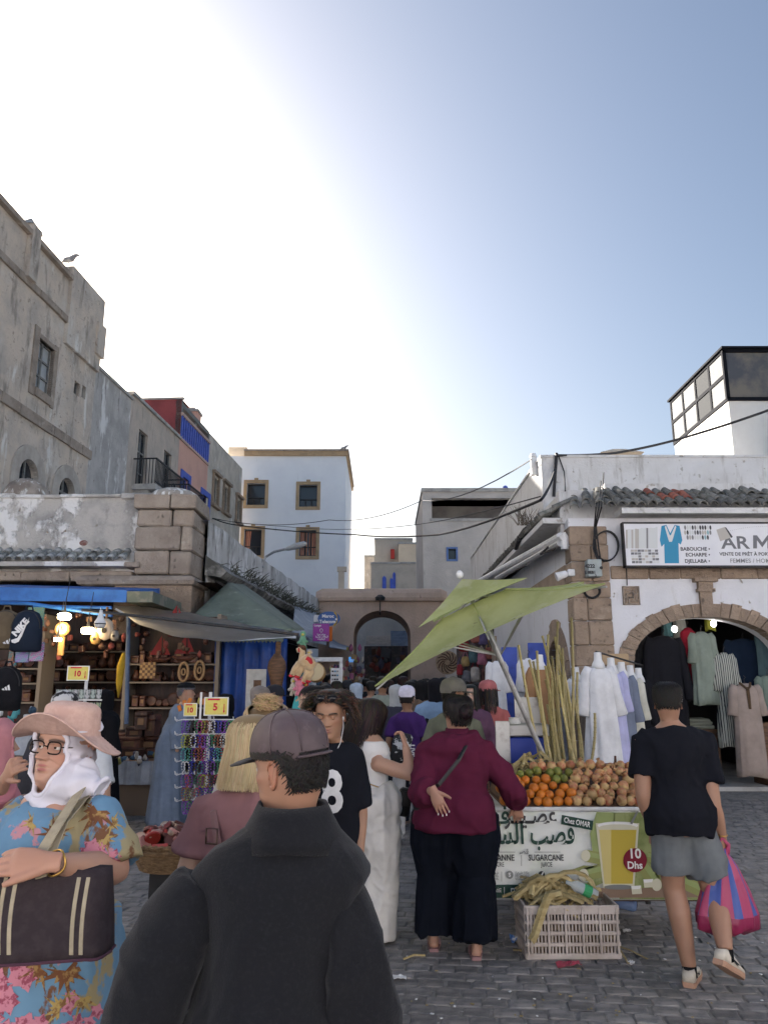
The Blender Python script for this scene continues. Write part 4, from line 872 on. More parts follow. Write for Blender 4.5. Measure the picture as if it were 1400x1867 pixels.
pl([(1084,1500),(1163,1500),(1154,1618),(1098,1618)],9,4);pl([(1090,1512),(1158,1512),(1151,1610),(1100,1610)],3,5);pl([(1090,1512),(1112,1512),(1112,1610),(1100,1610)],11,6);el(1124,1504,37,7,5,6);el(1124,1507,33,5,9,7);pl([(1146,1500),(1158,1478),(1162,1478),(1150,1502)],2,8);el(1126,1616,27,4.5,2,6)
for(x,y)in((1148,1622),(1170,1610)):pl([(x,y-8),(x+18,y-9),(x+20,y+6),(x+2,y+7)],9,7);pl([(x,y-8),(x+18,y-9),(x+16,y-3),(x+2,y-2)],5,8)
el(1155,1567,21.5,22,4,9);tx('10',1155,1563,23,5,al='CENTER',bold=.0022,l=10);tx('Dhs',1155,1582,17,5,al='CENTER',bold=.0018,l=10)
el(1199,1523,17,22,0,3);tx('FRAIS',1199,1523,7.5,5,al='CENTER',l=5);tx('FRESH',1199,1532,7.5,5,al='CENTER',l=5)
pl([(1023,1485),(1080,1496),(1078,1513),(1021,1502)],0,3);tx('Chez OMAR',1026,1498,13,5,fit=48,bold=.0008,l=5,rot=R(-11))
tx('\ufeae\u0640\u0640\ufef4\u0640\ufebc\ufecb',920,1500,43,1,fit=96,bold=.003)
tx('\ufeae\ufedc\ufeb4\ufedf\ufe8d',868,1537,52,0,fit=88,bold=.004);tx('\ufe90\ufebc\ufed7',966,1537,52,0,fit=80,bold=.004)
el(903,1502,9,7,12,3);tx('\ufed1',890,1500,40,0,bold=.003)
pl([(885,1552.2),(938,1552.2),(938,1553.2),(885,1553.2)],2,2);pl([(973,1552.2),(1020,1552.2),(1020,1553.2),(973,1553.2)],2,2);tx('\ufebc\ufed7',946,1556,12,2,fit=17)
tx('JUS DE CANNE',937,1568,14.5,1,al='RIGHT',bold=.0012,fit=78);tx('À SUCRE',903,1579,10.5,1,al='CENTER',bold=.0004,fit=30);tx('SUGARCANE',962,1568,14.5,1,bold=.0012,fit=64);tx('JUICE',985,1579,10.5,1,fit=21,bold=.0004)
pl([(949,1558),(950,1558),(950,1578),(949,1578)],2,2)
for(x,s1,s2,s3)in((882,'100% ﻲﻌﻴﺒﻃ','100% NATUREL','100% NATURAL'),(938,'ﺔﻴﻌﻴﺒﻃ ﺔﻗﺎﻃ','ÉNERGIE NATURELLE','NATURAL ENERGY')):
 for k,s in enumerate((s1,s2,s3)):tx(s,x,1592+k*5.5,6,2,fit=25,bold=.0002)
el(928,1594,6.5,7.5,2,3);tx('S',928,1597,9,5,al='CENTER',l=5);pl([(913,1588),(913.8,1588),(913.8,1606),(913,1606)],2,2);el(986,1594,6,7,1,3);pl([(982,1600),(988,1588),(990,1589),(985,1601)],5,4)
pl([(868,1612),(1060,1612),(1060,1636),(868,1636)],0,2)
for(x,ss)in((874,('عرازم ﻞﻀﻓﺃ ﻦﻣ','PRODUCTEURS DE CANNE À SUCRE','SUGARCANE FARMS')),(944,('ﻚﻣﺎﻣﺃ ﺮﻀﺤﻳ','PRÉPARÉ DEVANT VOUS','PREPARED FRESH'))):
 for k,s in enumerate(ss):tx(s,x,1620+k*5.5,5,5,fit=(38 if x<900 else 40)*(1 if k<2 else .6),bold=.0002,l=4)
pl([(930,1618),(937,1618),(936,1631),(931,1631)],5,4);pl([(931.5,1620),(935.5,1620),(935,1629.5),(932,1629.5)],0,5);pl([(918,1616),(918.6,1616),(918.6,1632),(918,1632)],5,4)
tag(b.build('print',bm_,bn),kind='stuff')
# ---- fruit, one object each
m_or=mat('orange_peel',(.62,.2,.018),[((.5,.14,.012),14,.4,.65)],rough=.42,bump=.5,bscale=160,bdist=.003,rand=.16,spec=.45,sss=.05)
m_lime=mat('lime_peel',(.14,.17,.035),[((.3,.27,.06),12,.45,.65)],rough=.4,bump=.3,bscale=120,bdist=.002,rand=.3)
m_pom=mat('pomegranate_skin',(.52,.35,.16),[((.4,.09,.06),9,.44,.62),((.3,.2,.1),25,.6,.7),((.55,.42,.2),8,.58,.7)],rough=.45,bump=.3,bscale=70,bdist=.003,rand=.25)
m_seed=mat('pomegranate_seed',(.2,.012,.02),rough=.25,rand=.3)
def fruit_mesh(name,m,r,sq=.93,crown=False,pit=True):
 b=MB();prof=[];n=9
 for k in range(n+1):
  th=math.pi*k/n;rr=r*math.sin(th);z=-r*sq*math.cos(th)
  if pit and k in(0,n):rr=.003;z*=.93
  prof.append((max(rr,.002),z))
 if crown:prof=prof[:-1]+[(.013,r*.93),(.012,r*1.18),(.019,r*1.38),(.012,r*1.2),(.003,r*1.05)]
 b.lathe(prof,n=14);return b.mesh(name,m,smooth=True)
om=[fruit_mesh('orange',m_or,.038),fruit_mesh('orange',m_or,.036,.97)]
lm_=fruit_mesh('lime',m_lime,.033,1.05);pm=[fruit_mesh('pomegranate',m_pom,.041,.92,True),fruit_mesh('pomegranate',m_pom,.038,.95,True)]
def put(name,me,p,label,cat,grp,s=1.0,rot=None):
 o=bpy.data.objects.new(name,me);COL.objects.link(o);o.location=p;o.rotation_euler=rot or(random.uniform(-1,1),random.uniform(-1,1),random.uniform(0,6));o.scale=(s,)*3
 return tag(o,label,cat,grp)
xa_,xm_,xb_=at(925,1470,YT+.1).x,at(1048,1470,YT+.1).x,at(1195,1470,YT+.1).x
for r in range(7):
 z=ZT+.037+r*.043;y=YT+.09+r*.062;x=xa_+(.036 if r%2 else 0)-.02;RW=('front','second','third','fourth','fifth','sixth','seventh')[r];ct_={}
 def nth(k):ct_[k]=ct_.get(k,-1)+1;return ORD[ct_[k]]
 while x<xb_:
  j=lambda a:random.uniform(-a,a);mid=xm_+.05*math.sin(r*2);p=(x+j(.014),y+j(.016),z+j(.011))
  if x<mid-(.0 if r<3 else .22 if r>4 else .1):
   if r<4:put('orange',random.choice(om),p,nth('o')+' orange from the left in the '+RW+' row of the stall heap','orange','oranges heaped on the stall',random.uniform(.82,1.1))
   elif r==4:put('lime',lm_,p,nth('l')+' green lime from the left in the '+RW+' fruit row','lime','green limes behind the oranges',random.uniform(.9,1.1))
  elif r in(3,4)and x<mid+.02:put('lime',lm_,p,nth('l')+' green lime from the left in the '+RW+' fruit row','lime','green limes behind the oranges',random.uniform(.9,1.1))
  elif r<6:put('pomegranate',random.choice(pm),p,nth('p')+' pomegranate from the left in the '+RW+' row of stacked fruit','pomegranate','pomegranates stacked on the stall',random.uniform(.84,1.12),(R(90)+j(.5),j(.5),j(3))if random.random()<.6 else(j(.5),j(.5),j(3)))
  x+=.075
b=MB();b.box(xa_-.03,xb_,YT+.08,YT+.9,ZT-.004,ZT+.012)
pts=[(xa_-.02,YT+.12,ZT+.01),(xb_,YT+.12,ZT+.01),(xb_,YT+.62,ZT+.25),(xa_-.02,YT+.62,ZT+.25),(xb_,YT+.9,ZT+.01),(xa_-.02,YT+.9,ZT+.01)]
b.add(pts,[(0,1,2,3),(3,2,4,5),(0,3,5),(1,4,2)]);b.build('fruit_ramp',m_wood,st)
sd_=fruit_mesh('seed_cluster',m_seed,.012)
cut=thing('cut_pomegranate','split pomegranate showing dark red seeds among the whole ones','pomegranate',at(1098,1420,YT+.45))
b=MB();b.lathe([(.004,-.035),(.03,-.025),(.042,0),(.038,.01),(.03,.004)],at(1098,1420,YT+.45),14,rot3(R(50)));b.build('rind',m_pom,cut,smooth=True)
for k in range(16):
 o=bpy.data.objects.new('seed',sd_);COL.objects.link(o);o.parent=cut;a=random.uniform(0,6.28);rr=random.uniform(0,.03);q=rot3(R(50))@Vector((rr*math.cos(a),rr*math.sin(a),.012));o.location=q;o.scale=(.8,)*3
def bottle(px,pyb,pyt,Y,label,m,cap):
 p0,p1=at(px,pyb,Y),at(px,pyt,Y);h=p1.z-p0.z;t=thing('bottle',label,'bottle',p0);r=h*.24
 b=MB();b.lathe([(r*.9,0),(r,h*.05),(r,h*.5),(r*.85,h*.62),(r*.38,h*.78),(r*.36,h*.88)],p0,14);b.build('body',m,t,smooth=True)
 b=MB();b.lathe([(r*.46,h*.87),(r*.46,h),(r*.1,h*1.0)],p0,12);b.build('cap',cap,t)
m_bott=mat('cloudy_plastic',(.62,.64,.64),rough=.3,spec=.5)
bottle(1144,1420,1392,YT+.62,'cloudy white plastic bottle behind the pomegranates',m_bott,m_white);bottle(1166,1418,1378,YT+.66,'taller clear plastic bottle at the back corner of the stall',mat('clear_plastic',(.55,.58,.6),rough=.2,alpha=.7),m_white)
bw=thing('steel_bowl','steel bowl with brown pestle behind the pomegranates','bowl',at(1122,1420,YT+.6));p=at(1122,1421,YT+.6)
b=MB();b.lathe([(.03,0),(.055,.02),(.065,.06),(.06,.06),(.05,.02),(.01,.01)],p,16);b.build('bowl',m_steel,bw,smooth=True);b=MB();b.tube([p+Vector((0,0,.03)),at(1121,1378,YT+.6)],[.012,.009],8);b.build('pestle',m_woodr,bw)
# ---- sugarcane
m_cane=mat('sugarcane_rind',(.4,.33,.16),[((.27,.24,.1),3,.42,.6,(1,1,.4)),((.5,.43,.26),6,.58,.7),((.12,.1,.06),14,.64,.72)],rough=.5,bump=.3,bscale=40,bdist=.004,rand=.28)
def cane_mesh(seed):
 rr=random.Random(seed);b=MB();z=0;pts=[];rad=[];bx=rr.uniform(-.05,.05);by=rr.uniform(-.03,.03)
 while z<1.0:
  l=rr.uniform(.055,.095);c=lambda t:Vector((bx*math.sin(t*2.6),by*math.sin(t*3.1),t))
  r0=.0125
  for t,r in((z,r0*1.25),(z+.006,r0*.98),(z+l-.006,r0*.95)):
   if t<=1:pts.append(c(t));rad.append(r*(1-.18*t))
  z+=l
 b.tube(pts,rad,8);return b.mesh('sugarcane',m_cane,smooth=True)
cms=[cane_mesh(k)for k in range(5)]
canes=[(994,1415,948,1175,0),(1000,1418,958,1195,.1),(1012,1418,983,1180,.05),(1016,1416,990,1210,.2),(1022,1416,1000,1178,.1),(1028,1418,1010,1235,0),(1030,1416,982,1150,.3),(1034,1418,1022,1125,.1),(1040,1416,1038,1120,0),(1044,1418,1005,1140,.25),(1048,1416,1030,1215,.15),(1052,1418,1015,1190,.3),(1056,1416,1022,1225,.0),(1060,1416,1040,1260,.2),(1064,1418,1046,1290,.1),(1068,1416,1056,1225,.3),(1002,1418,992,1280,.3),(1020,1416,1004,1150,.35),(1036,1416,990,1235,.2),(1070,1410,1080,1290,.0),(1024,1418,975,1205,.35),(1047,1417,1012,1168,.35),(1057,1416,1030,1175,.3),(1010,1418,1000,1300,.0)]
for i,(bx_,by_,tx_,ty_,dy)in enumerate(canes):
 p0=at(bx_,by_+12,YT+.72+dy*.4);p1=at(tx_,ty_,YT+.95+dy);d=p1-p0
 o=bpy.data.objects.new('sugarcane',cms[i%5]);COL.objects.link(o);o.location=p0;o.rotation_mode='QUATERNION';o.rotation_quaternion=d.to_track_quat('Z','Y');o.scale=(1.05,1.05,d.length)
 tag(o,ORD[sorted(range(len(canes)),key=lambda q:canes[q][2]).index(i)]+' sugarcane stalk from the left by its top in the leaning bundle' if i!=19 else 'short single sugarcane stalk standing beside the white robe','sugarcane','sugarcane stalks behind the fruit' if i!=19 else None)
m_bag=mat('dry_cane_fibre',(.42,.34,.17),[((.3,.23,.1),8,.4,.6,(1,1,3)),((.52,.46,.28),14,.58,.7)],rough=.8,bump=.5,bscale=60,bdist=.006,rand=.2)
def strip(mb,pts,w,th=.004):
 G=[];n=len(pts);pts=[Vector(p)for p in pts]
 for i,p in enumerate(pts):
  t=(pts[min(i+1,n-1)]-pts[max(i-1,0)]).normalized();s=t.cross(Vector((random.uniform(-.2,.2),-.6,.8))).normalized();G.append([p-s*w/2,p+s*w*.0+Vector((0,-.25*w,.2*w)),p+s*w/2])
 mb.sheet(G,th)
def bagasse(name,c,rad,n,label,lmax=.32):
 t=thing(name,label,'cane waste',c)
 for k in range(n):
  a=random.uniform(0,6.28);p=Vector(c)+Vector((random.gauss(0,rad[0]*.42),random.gauss(0,rad[1]*.42),0));d=Vector((math.cos(a),math.sin(a)*.7,random.uniform(-.1,.28)))*random.uniform(.1,lmax/2)
  h=rad[2]*max(.1,1-((p.x-c[0])/rad[0])**2-((p.y-c[1])/rad[1])**2)*random.uniform(.4,1.05);p.z+=h
  b=MB();w=random.uniform(.015,.035);cv=Vector((random.uniform(-.05,.05),0,random.uniform(.0,.09)))
  strip(b,[p-d,p-d*.4+cv*.7,p+d*.3+cv,p+d],w);b.build('fibre_strip',m_bag,t)
 return t
bagasse('bagasse_heap',tuple(at(968,1424,YT+.55)),(.2,.16,.16),40,'heap of pressed dry sugarcane fibre behind the oranges')
# ---- crate
cp=gnd(1045,1749);cw,cd,chh=.60,.38,.315
ct=thing('plastic_crate','dirty pale plastic crate full of cane waste in front of the banner','crate',(cp.x,cp.y+cd/2,.0),R(1))
m_cr=mat('grimy_pale_plastic',(.5,.44,.4),[((.36,.31,.27),5,.42,.6),((.6,.56,.52),9,.6,.7)],rough=.6,bump=.2,bscale=50,bdist=.003)
def cbar(name,x0,x1,y0,y1,z0,z1):q=MB();q.bbox(((x0+x1)/2,(y0+y1)/2,(z0+z1)/2),(x1-x0,y1-y0,z1-z0),None,.003);q.build(name,m_cr,ct,local=True)
for sy in(-1,1):
 y=sy*cd/2
 for z,h in((.0,.035),(.075,.022),(.14,.022),(.205,.022),(.262,.053)):cbar('rail',-cw/2,cw/2,y-.008,y+.008,z,z+h)
 for k in range(27):
  x=-cw/2+.012+(cw-.024)*k/26;big=k%5==1 or k in(0,26)
  cbar('rib',x-(.008 if big else .0055),x+(.008 if big else .0055),y-(.014 if big else .005),y+(.014 if big else .005),.03,chh-.01 if big else .265)
for sx in(-1,1):
 x=sx*cw/2
 for z,h in((.0,.035),(.075,.022),(.14,.022),(.205,.022),(.262,.053)):cbar('rail',x-.008,x+.008,-cd/2,cd/2,z,z+h)
 for k in range(1,12):y=-cd/2+cd*k/12;cbar('rib',x-.005,x+.005,y-.006,y+.006,.03,.265)
cbar('floor_panel',-cw/2,cw/2,-cd/2,cd/2,.002,.012)
b=MB();b.box(-cw/2+.03,cw/2-.03,-cd/2+.03,cd/2-.03,.02,.22);b.build('waste_fill',mat('wet_waste',(.12,.08,.05),[((.35,.27,.16),18,.5,.6),((.4,.1,.05),14,.64,.68),((.45,.44,.42),11,.66,.7)],bump=1,bscale=30),ct,local=True)
ctz=Vector((cp.x,cp.y+cd/2,.26))
bagasse('bagasse_heap',tuple(ctz+Vector((-.05,0,0))),(.26,.16,.15),46,'tangle of pressed sugarcane fibre piled in the plastic crate',.4)
lo_=thing('cane_waste_strip','long flattened cane strip hanging over the crate front edge','cane waste',ctz+Vector((-.2,-.2,0)))
b=MB();q=ctz+Vector((-.06,-.15,.12));strip(b,[q,q+Vector((-.08,-.05,.0)),q+Vector((-.14,-.1,-.09)),q+Vector((-.19,-.105,-.22)),q+Vector((-.215,-.1,-.26))],.05,.008);b.build('strip',m_bag,lo_)
for k in range(3):
 b=MB();q=ctz+Vector((-.16+.1*k,-.05,.1));r_=.09+.02*k;strip(b,[q+Vector((r_*math.cos(a)*1.2,-.02*math.sin(a),r_*math.sin(a)))for a in np.linspace(-.4,4.6,12)],.035,.006);tag(b.build('cane_loop',m_bag,origin=q),'curled loop of flattened cane on top of the crate','cane waste','curled cane loops on the crate')
pb=thing('plastic_bottle','crushed clear bottle with green label on the crate','bottle',ctz+Vector((.05,-.08,.1)));q0=ctz+Vector((.0,-.08,.17));d=Vector((.2,0,-.08));b=MB();b.tube([q0,q0+d*.15,q0+d*.3,q0+d*.8,q0+d*.85,q0+d],[.012,.014,.036,.038,.034,.03],12);b.build('body',mat('clear_bottle',(.6,.68,.72),rough=.12,alpha=.55,spec=.6),pb,smooth=True)
b=MB();b.tube([q0+d*.55,q0+d*.8],.039,12);b.build('label',mat('green_label',(.05,.3,.12)),pb)
def litter(px,py,s,m,label,seed,sz=.05):
 rr=random.Random(seed);p=gnd(px,py);n=6
 G=[[p+Vector(((i/n-.5)*s[0]*2,(j/3-.5)*s[1]*2,.006+abs(noise.noise(Vector((i*.9,j*.9,seed*3.1))))*sz))for j in range(4)]for i in range(n+1)]
 b=MB();b.sheet(G,.002);tag(b.build('litter',m,origin=p),label,'litter')
litter(1036,1762,(.075,.04),plain('red_wrapper',(.42,.05,.09),.4),'crumpled red wrapper on the setts before the crate',1,.05)
litter(940,1718,(.035,.05),mat('blue_wrapper',(.1,.25,.6),[((.7,.72,.75),14,.5,.55)],rough=.4),'crumpled blue and white wrapper left of the crate',2,.09)
litter(725,1785,(.05,.03),m_white,'white paper scrap beside the dark coat',3,.02)
litter(1142,1702,(.025,.02),m_white,'white paper scrap under the stall',4,.04);litter(1150,1758,(.02,.015),m_white,'white paper scrap right of the crate',5,.03)
for i in range(60):
 px,py=random.uniform(735,1400),random.uniform(1700,1860)
 p=gnd(px,py);b=MB();s=random.uniform(.006,.014);b.bbox(p+Vector((0,0,.006)),(s*1.6,s,.004),rot3(0,0,random.uniform(0,3)),.001);tag(b.build('paper_fleck',random.choice((m_white,m_bag)),origin=p),'tiny pale scrap of paper trodden on the setts','litter','flecks on the paving')
for i,(p0,p1,lb)in enumerate((((1125,1728),(1180,1752),'dry cane shred on the paving right of the crate'),((1130,1735),(1146,1760),'short pale cane shred beside the crate corner'),((935,1735),(985,1745),'thin dry cane shred left of the crate'),((735,1752),(775,1745),'thin dry cane shred near the flip flops'))):
 a,c=gnd(*p0),gnd(*p1);b=MB();m_=a.lerp(c,.5)+Vector((.0,.03,0));strip(b,[a+Vector((0,0,.01)),m_+Vector((0,0,.014)),c+Vector((0,0,.01))],.014,.003);tag(b.build('cane_shred',m_bag,origin=a),lb,'litter')
b=MB();q0,q1=at(1105,1640,YT+.2),at(1160,1652,YT+.1);tag(MB().tube([q0,q0.lerp(q1,.25),q0.lerp(q1,.9),q1],[.015,.04,.042,.03],12).build('water_bottle',mat('blue_bottle',(.2,.32,.6),rough=.12,alpha=.6),origin=q0,smooth=True),'clear blue water bottle lying on the stall lower shelf','bottle')
# ---- umbrella
um=thing('market_umbrella','tilted pale green two tier market umbrella over the juice stall','umbrella',at(1015,1415,6.4)*1.0)
A=at(848,1068,6.21);nA=Vector((-.435,-.05,.899)).normalized();cor=[Vector(p)for p in((-.062,5.60,1.69),(1.50,5.2,2.37),(1.79,6.86,2.60),(.25,7.22,1.90))]
m_um=mat('pale_green_canvas',(.56,.6,.29),[((.44,.48,.2),2.2,.42,.62),((.58,.6,.36),4,.56,.66),((.3,.31,.15),9,.63,.7)],rough=.8,trans=.5,bump=.25,bscale=30,bdist=.006)
def tier(name,apex,cs,t0,t1,sag,drop=0.0):
 b=MB()
 for i in range(4):
  c0,c1=cs[i],cs[(i+1)%4];G=[]
  for u in range(13):
   e=c0.lerp(c1,u/12);sg=4*(u/12)*(1-u/12);e=e+(apex-e)*.085*sg
   G.append([apex.lerp(e,t0+(t1-t0)*v/6)-nA*(sag*math.sin(math.pi*v/6)*(.3+.7*sg))for v in range(7)])
  b.sheet(G,0)
 return b.build(name,m_um,um,smooth=True)
tier('lower_canopy',A-nA*.06,cor,.3,1.0,.07)
a2=A+nA*.06;c2=[a2+(c-A)*.5-nA*.015 for c in cor];c2[0]=a2+(cor[0]-A)*.52;c2[1]=a2+(cor[1]-A)*.52;tier('upper_canopy',a2,c2,.02,1.0,.04)
for i in range(4):
 for e,k_ in((cor[i],1.0),(cor[i].lerp(cor[(i+1)%4],.5),.9)):
  ap=A-nA*.06;q=MB();q.tube([ap.lerp(e,.3+.7*v/8*k_)-nA*(.07*math.sin(math.pi*v/8)*(.3 if k_==1 else .95)-.004)for v in range(9)],.005,5);q.build('seam',mat('green_seam',(.3,.34,.13)),um)
for i in range(4):
 for e in(cor[i],cor[i].lerp(cor[(i+1)%4],.5)):
  q=MB();q.tube([A-nA*.1,(A-nA*.1).lerp(e,.5)-nA*.03,e-nA*.02],.008,6);q.build('rib',m_steel,um)
  q=MB();q.tube([A-nA*.62,(A-nA*.1).lerp(e,.5)-nA*.03],.007,6);q.build('strut',m_steel,um)
Bp=at(1018,1440,6.45);b=MB();b.tube([Bp,at(893,1160,6.12),A+nA*.02],.021,10);b.build('pole',m_steel,um)
b=MB();b.ell(A+nA*.1,(.03,.03,.035));b.build('finial',m_white,um,smooth=True)
b=MB();b.lathe([(.2,0),(.2,.05),(.05,.07),(.035,.3)],(Bp.x+.05,Bp.y+.1,0),14);b.tube([(Bp.x+.05,Bp.y+.1,.25),Bp],.026,8);b.build('base',m_iron,um)
# ---- juice press behind the fruit
jp=thing('cane_press','blue and steel sugarcane press behind the fruit','cane press',at(960,1400,6.7));a,c=at(925,1345,6.75),at(1000,1405,6.75)
b=MB();b.bbox(((a.x+c.x)/2,6.9,(a.z+c.z)/2),(c.x-a.x,.3,a.z-c.z),None,.01);b.build('housing',mat('press_blue',(.03,.06,.36),rough=.4),jp)
b=MB();b.bbox((at(918,1350,6.6).x,6.65,at(918,1355,6.6).z),(.12,.02,.35),None,.004);b.build('side_plate',m_steel,jp);b=MB();b.bbox(((a.x+c.x)/2,6.88,a.z+.06),(c.x-a.x+.04,.3,.1));b.build('steel_top',m_steel,jp);b=MB();b.box((a.x+c.x)/2-.2,(a.x+c.x)/2+.2,6.85,7.0,0,c.z+.02);b.build('stand',m_iron,jp)
# cup stack
b=MB();q=at(940,1330,6.75);b.lathe([(.055,0),(.045,.04),(.055,.04),(.045,.08),(.055,.08),(.045,.12),(.05,.13)],at(938,1337,6.8),14);tag(b.build('cup_stack',m_white,origin=q),'stack of white paper cups on the cane press','cups')
b=MB()
p=at(960,1340,7.0);b.box(p.x-.1,p.x+.12,6.98,7.0,p.z,at(960,1250,7.0).z-.1);tag(b.build('steel_splash',m_steel,origin=p),'plain steel sheet standing behind the cane press','panel')
# ================================================================== clothes on the right
def robe_geo(parent,zs,zh,sw,hw,dep,m,folds=9,amp=.10,sleeve=None,sm=None,y0=0,name='robe',sang=.12,seed=0):
 """hanging robe: shoulder height zs, hem zh, local coordinates of parent"""
 rr=random.Random(seed+31);ph=[rr.uniform(0,6.28)for _ in range(4)];b=MB();rows=15;n=44;rs=[]
 for j in range(rows):
  t=j/(rows-1);z=zs+(zh-zs)*t;w=sw*.35+(sw*.65)*min(1,t/.05)**.6 if t<.05 else sw+(hw-sw)*((t-.05)/.95)**.9
  d=dep*(.55+.45*min(1,t/.12))*(1+.35*t);am=amp*min(1,t*1.6);ring=[]
  for k in range(n):
   a=2*math.pi*k/n;f=1+am*(math.sin(folds*a+ph[0]+1.5*math.sin(t*3+ph[1]))*.6+math.sin((folds+5)*a+ph[2]+t*2)*.4)
   c_,s_=math.cos(a),math.sin(a);ring.append(Vector((w*f*math.copysign(abs(c_)**.8,c_),y0+d*f*math.copysign(abs(s_)**.8,s_),z+(.02*math.sin(a*3+ph[3])if j==rows-1 else 0))))
  rs.append(ring)
 b.rings(rs);o=b.build(name,m,parent,local=True,smooth=True)
 if sleeve:
  for s in(-1,1):
   q=MB();L_=sleeve;d=Vector((s*math.sin(sang),-.05,-math.cos(sang)));p=Vector((s*sw*.82,y0,zs-.03));q.tube([p,p+d*L_*.15+Vector((s*.02,0,0)),p+d*L_*.55,p+d*L_*.97,p+d*L_],[(.05,.06),(.07,.08),(.075,.085),(.08,.1),(.06,.08)],12,side=(0,1,0));q.build('sleeve',sm or m,parent,local=True,smooth=True)
 return o
def clothc(name,c,**k):return cloth(name,c,.22,bump=.35,bscale=14,**k)
def hang(name,label,cat,px,yt,yb,Y,wt,wb,m,sleeve=True,grp=None,folds=8,amp=.14,dep=.1,mann=None,rz=0,slen=.5,seed=0,sang=.12):
 p=at(px,yt,Y);q=at(px,yb,Y);sc=abs(at(px+100,yt,Y).x-p.x)/100;t=thing(name,label,cat,(p.x,Y,q.z),rz,grp)
 robe_geo(t,p.z-q.z,0,wt*sc/2,wb*sc/2,dep,m,folds,amp,(p.z-q.z)*slen if sleeve else None,seed=seed,sang=sang)
 if mann:
  b=MB();z=p.z-q.z;b.lathe([(.1,z-.05),(.08,z+.02),(.055,z+.07),(.05,z+.15),(.052,z+.17),(.03,z+.175)],n=14);b.build('mannequin_neck',mann,t,local=True,smooth=True)
 else:
  b=MB();z=p.z-q.z;b.tube([(0,0,z+.0),(0,0,z+.07),(.03,0,z+.1),(.0,0,z+.13)],.006,5);b.tube([(-wt*sc*.4,0,z-.05),(0,0,z+.01),(wt*sc*.4,0,z-.05)],.008,5);b.build('hanger',m_iron,t,local=True)
 return t
m_mann=mat('white_mannequin',(.72,.72,.72),rough=.5)
cw_=clothc('white_cotton',(.74,.74,.75));cl_=clothc('lavender_cotton',(.5,.5,.74));cg_=clothc('grey_blue_linen',(.2,.23,.3));cc_=clothc('cream_cotton',(.66,.64,.54));ck=clothc('black_cotton',(.016,.016,.02))
t=hang('robe_mannequin','long white robe on the front mannequin by the stone pier','mannequin',1090,1213,1412,10.6,42,66,cw_,mann=m_mann,folds=10,amp=.12,seed=1,slen=.46,sang=.2,dep=.13)
t=hang('robe_mannequin','lavender robe with grey neck trim on the second mannequin','mannequin',1114,1222,1410,11.1,36,46,cl_,mann=m_mann,folds=9,amp=.12,seed=2,slen=.4,dep=.12)
b=MB();zt_=at(1114,1222,11.1).z-at(1114,1410,11.1).z;b.tube([(0,-.125,zt_-.06),(.015,-.135,zt_-.3),(.02,-.15,zt_-.52)],[(.03,.006),(.035,.008),(.03,.006)],10,side=(1,0,0));b.build('neck_trim',cg_,t,local=True)
hang('robe_mannequin','grey blue linen robe on the third mannequin','mannequin',1133,1229,1408,11.6,34,42,cg_,mann=m_mann,folds=8,amp=.09,seed=3,slen=.48)
hang('robe_mannequin','cream robe on the fourth mannequin','mannequin',1149,1234,1406,12.1,28,38,cc_,mann=m_mann,seed=4,slen=.45)
hang('robe_mannequin','black robe on the last mannequin next to arch','mannequin',1164,1238,1400,12.6,28,38,ck,mann=m_mann,seed=5)
b=MB();b.tube([at(1086,1188,10.7),at(1170,1213,12.9)],.014,6);tag(b.build('clothes_rail',m_iron,origin=at(1086,1188,10.7)),'thin black rail above the row of robe mannequins','rail')
b=MB();a,c=at(1097,1192,13.2),at(1146,1212,13.2);b.box(a.x,c.x,13.2,13.24,c.z,a.z);tag(b.build('ochre_board',m_ochre,origin=a),'ochre board behind the mannequin necks','board')
hang('robe_mannequin','small white robe on a mannequin behind the sugarcane','mannequin',1050,1237,1300,12.5,18,24,cw_,mann=m_mann,seed=6)
YI=YR+.35
hang('hanging_robe','wide black abaya hanging inside the shop arch','robe',1208,1160,1345,YI,62,66,ck,seed=7,slen=.62)
hang('hanging_robe','narrow charcoal robe hanging at the arch left jamb','robe',1166,1150,1290,YI+.3,24,30,clothc('charcoal_cotton',(.05,.05,.055)),sleeve=False,seed=8)
hang('hanging_robe','dark red robe hanging inside the shop','robe',1252,1145,1265,YI+.5,26,34,clothc('crimson_cotton',(.2,.012,.025)),sleeve=False,seed=9)
hang('hanging_robe','sage green long robe hanging under the keystone','robe',1277,1152,1285,YI-.1,34,46,clothc('sage_cotton',(.25,.29,.24)),seed=10,slen=.42)
ms=mat('striped_cotton',(.4,.41,.36));
nt_=ms.node_tree;wv=nt_.nodes.new('ShaderNodeTexWave');wv.inputs['Scale'].default_value=9;wv.inputs['Distortion'].default_value=1.2;tc_=nt_.nodes.new('ShaderNodeTexCoord');nt_.links.new(tc_.outputs['Object'],wv.inputs[0]);rmp=nt_.nodes.new('ShaderNodeValToRGB');rmp.color_ramp.elements[0].color=(.04,.045,.045,1);rmp.color_ramp.elements[1].color=(.42,.43,.38,1);rmp.color_ramp.elements[0].position=.3;rmp.color_ramp.elements[1].position=.4;nt_.links.new(wv.outputs[0],rmp.inputs[0]);nt_.links.new(rmp.outputs[0],nt_.nodes['Principled BSDF'].inputs['Base Color'])
hang('hanging_robe','black and white striped robe hanging inside the shop','robe',1318,1190,1362,YI-.15,26,42,ms,seed=11,slen=.4)
hang('hanging_robe','navy blue robe hanging high inside the shop','robe',1352,1165,1262,YI+.6,60,64,clothc('navy_cotton',(.012,.022,.045)),seed=12)
t=hang('hanging_robe','taupe robe with brown collar hanging in front of the shop','robe',1356,1246,1416,YI-.5,46,54,clothc('taupe_cotton',(.36,.29,.25)),seed=13,slen=.34,folds=10,amp=.06,sang=.16)
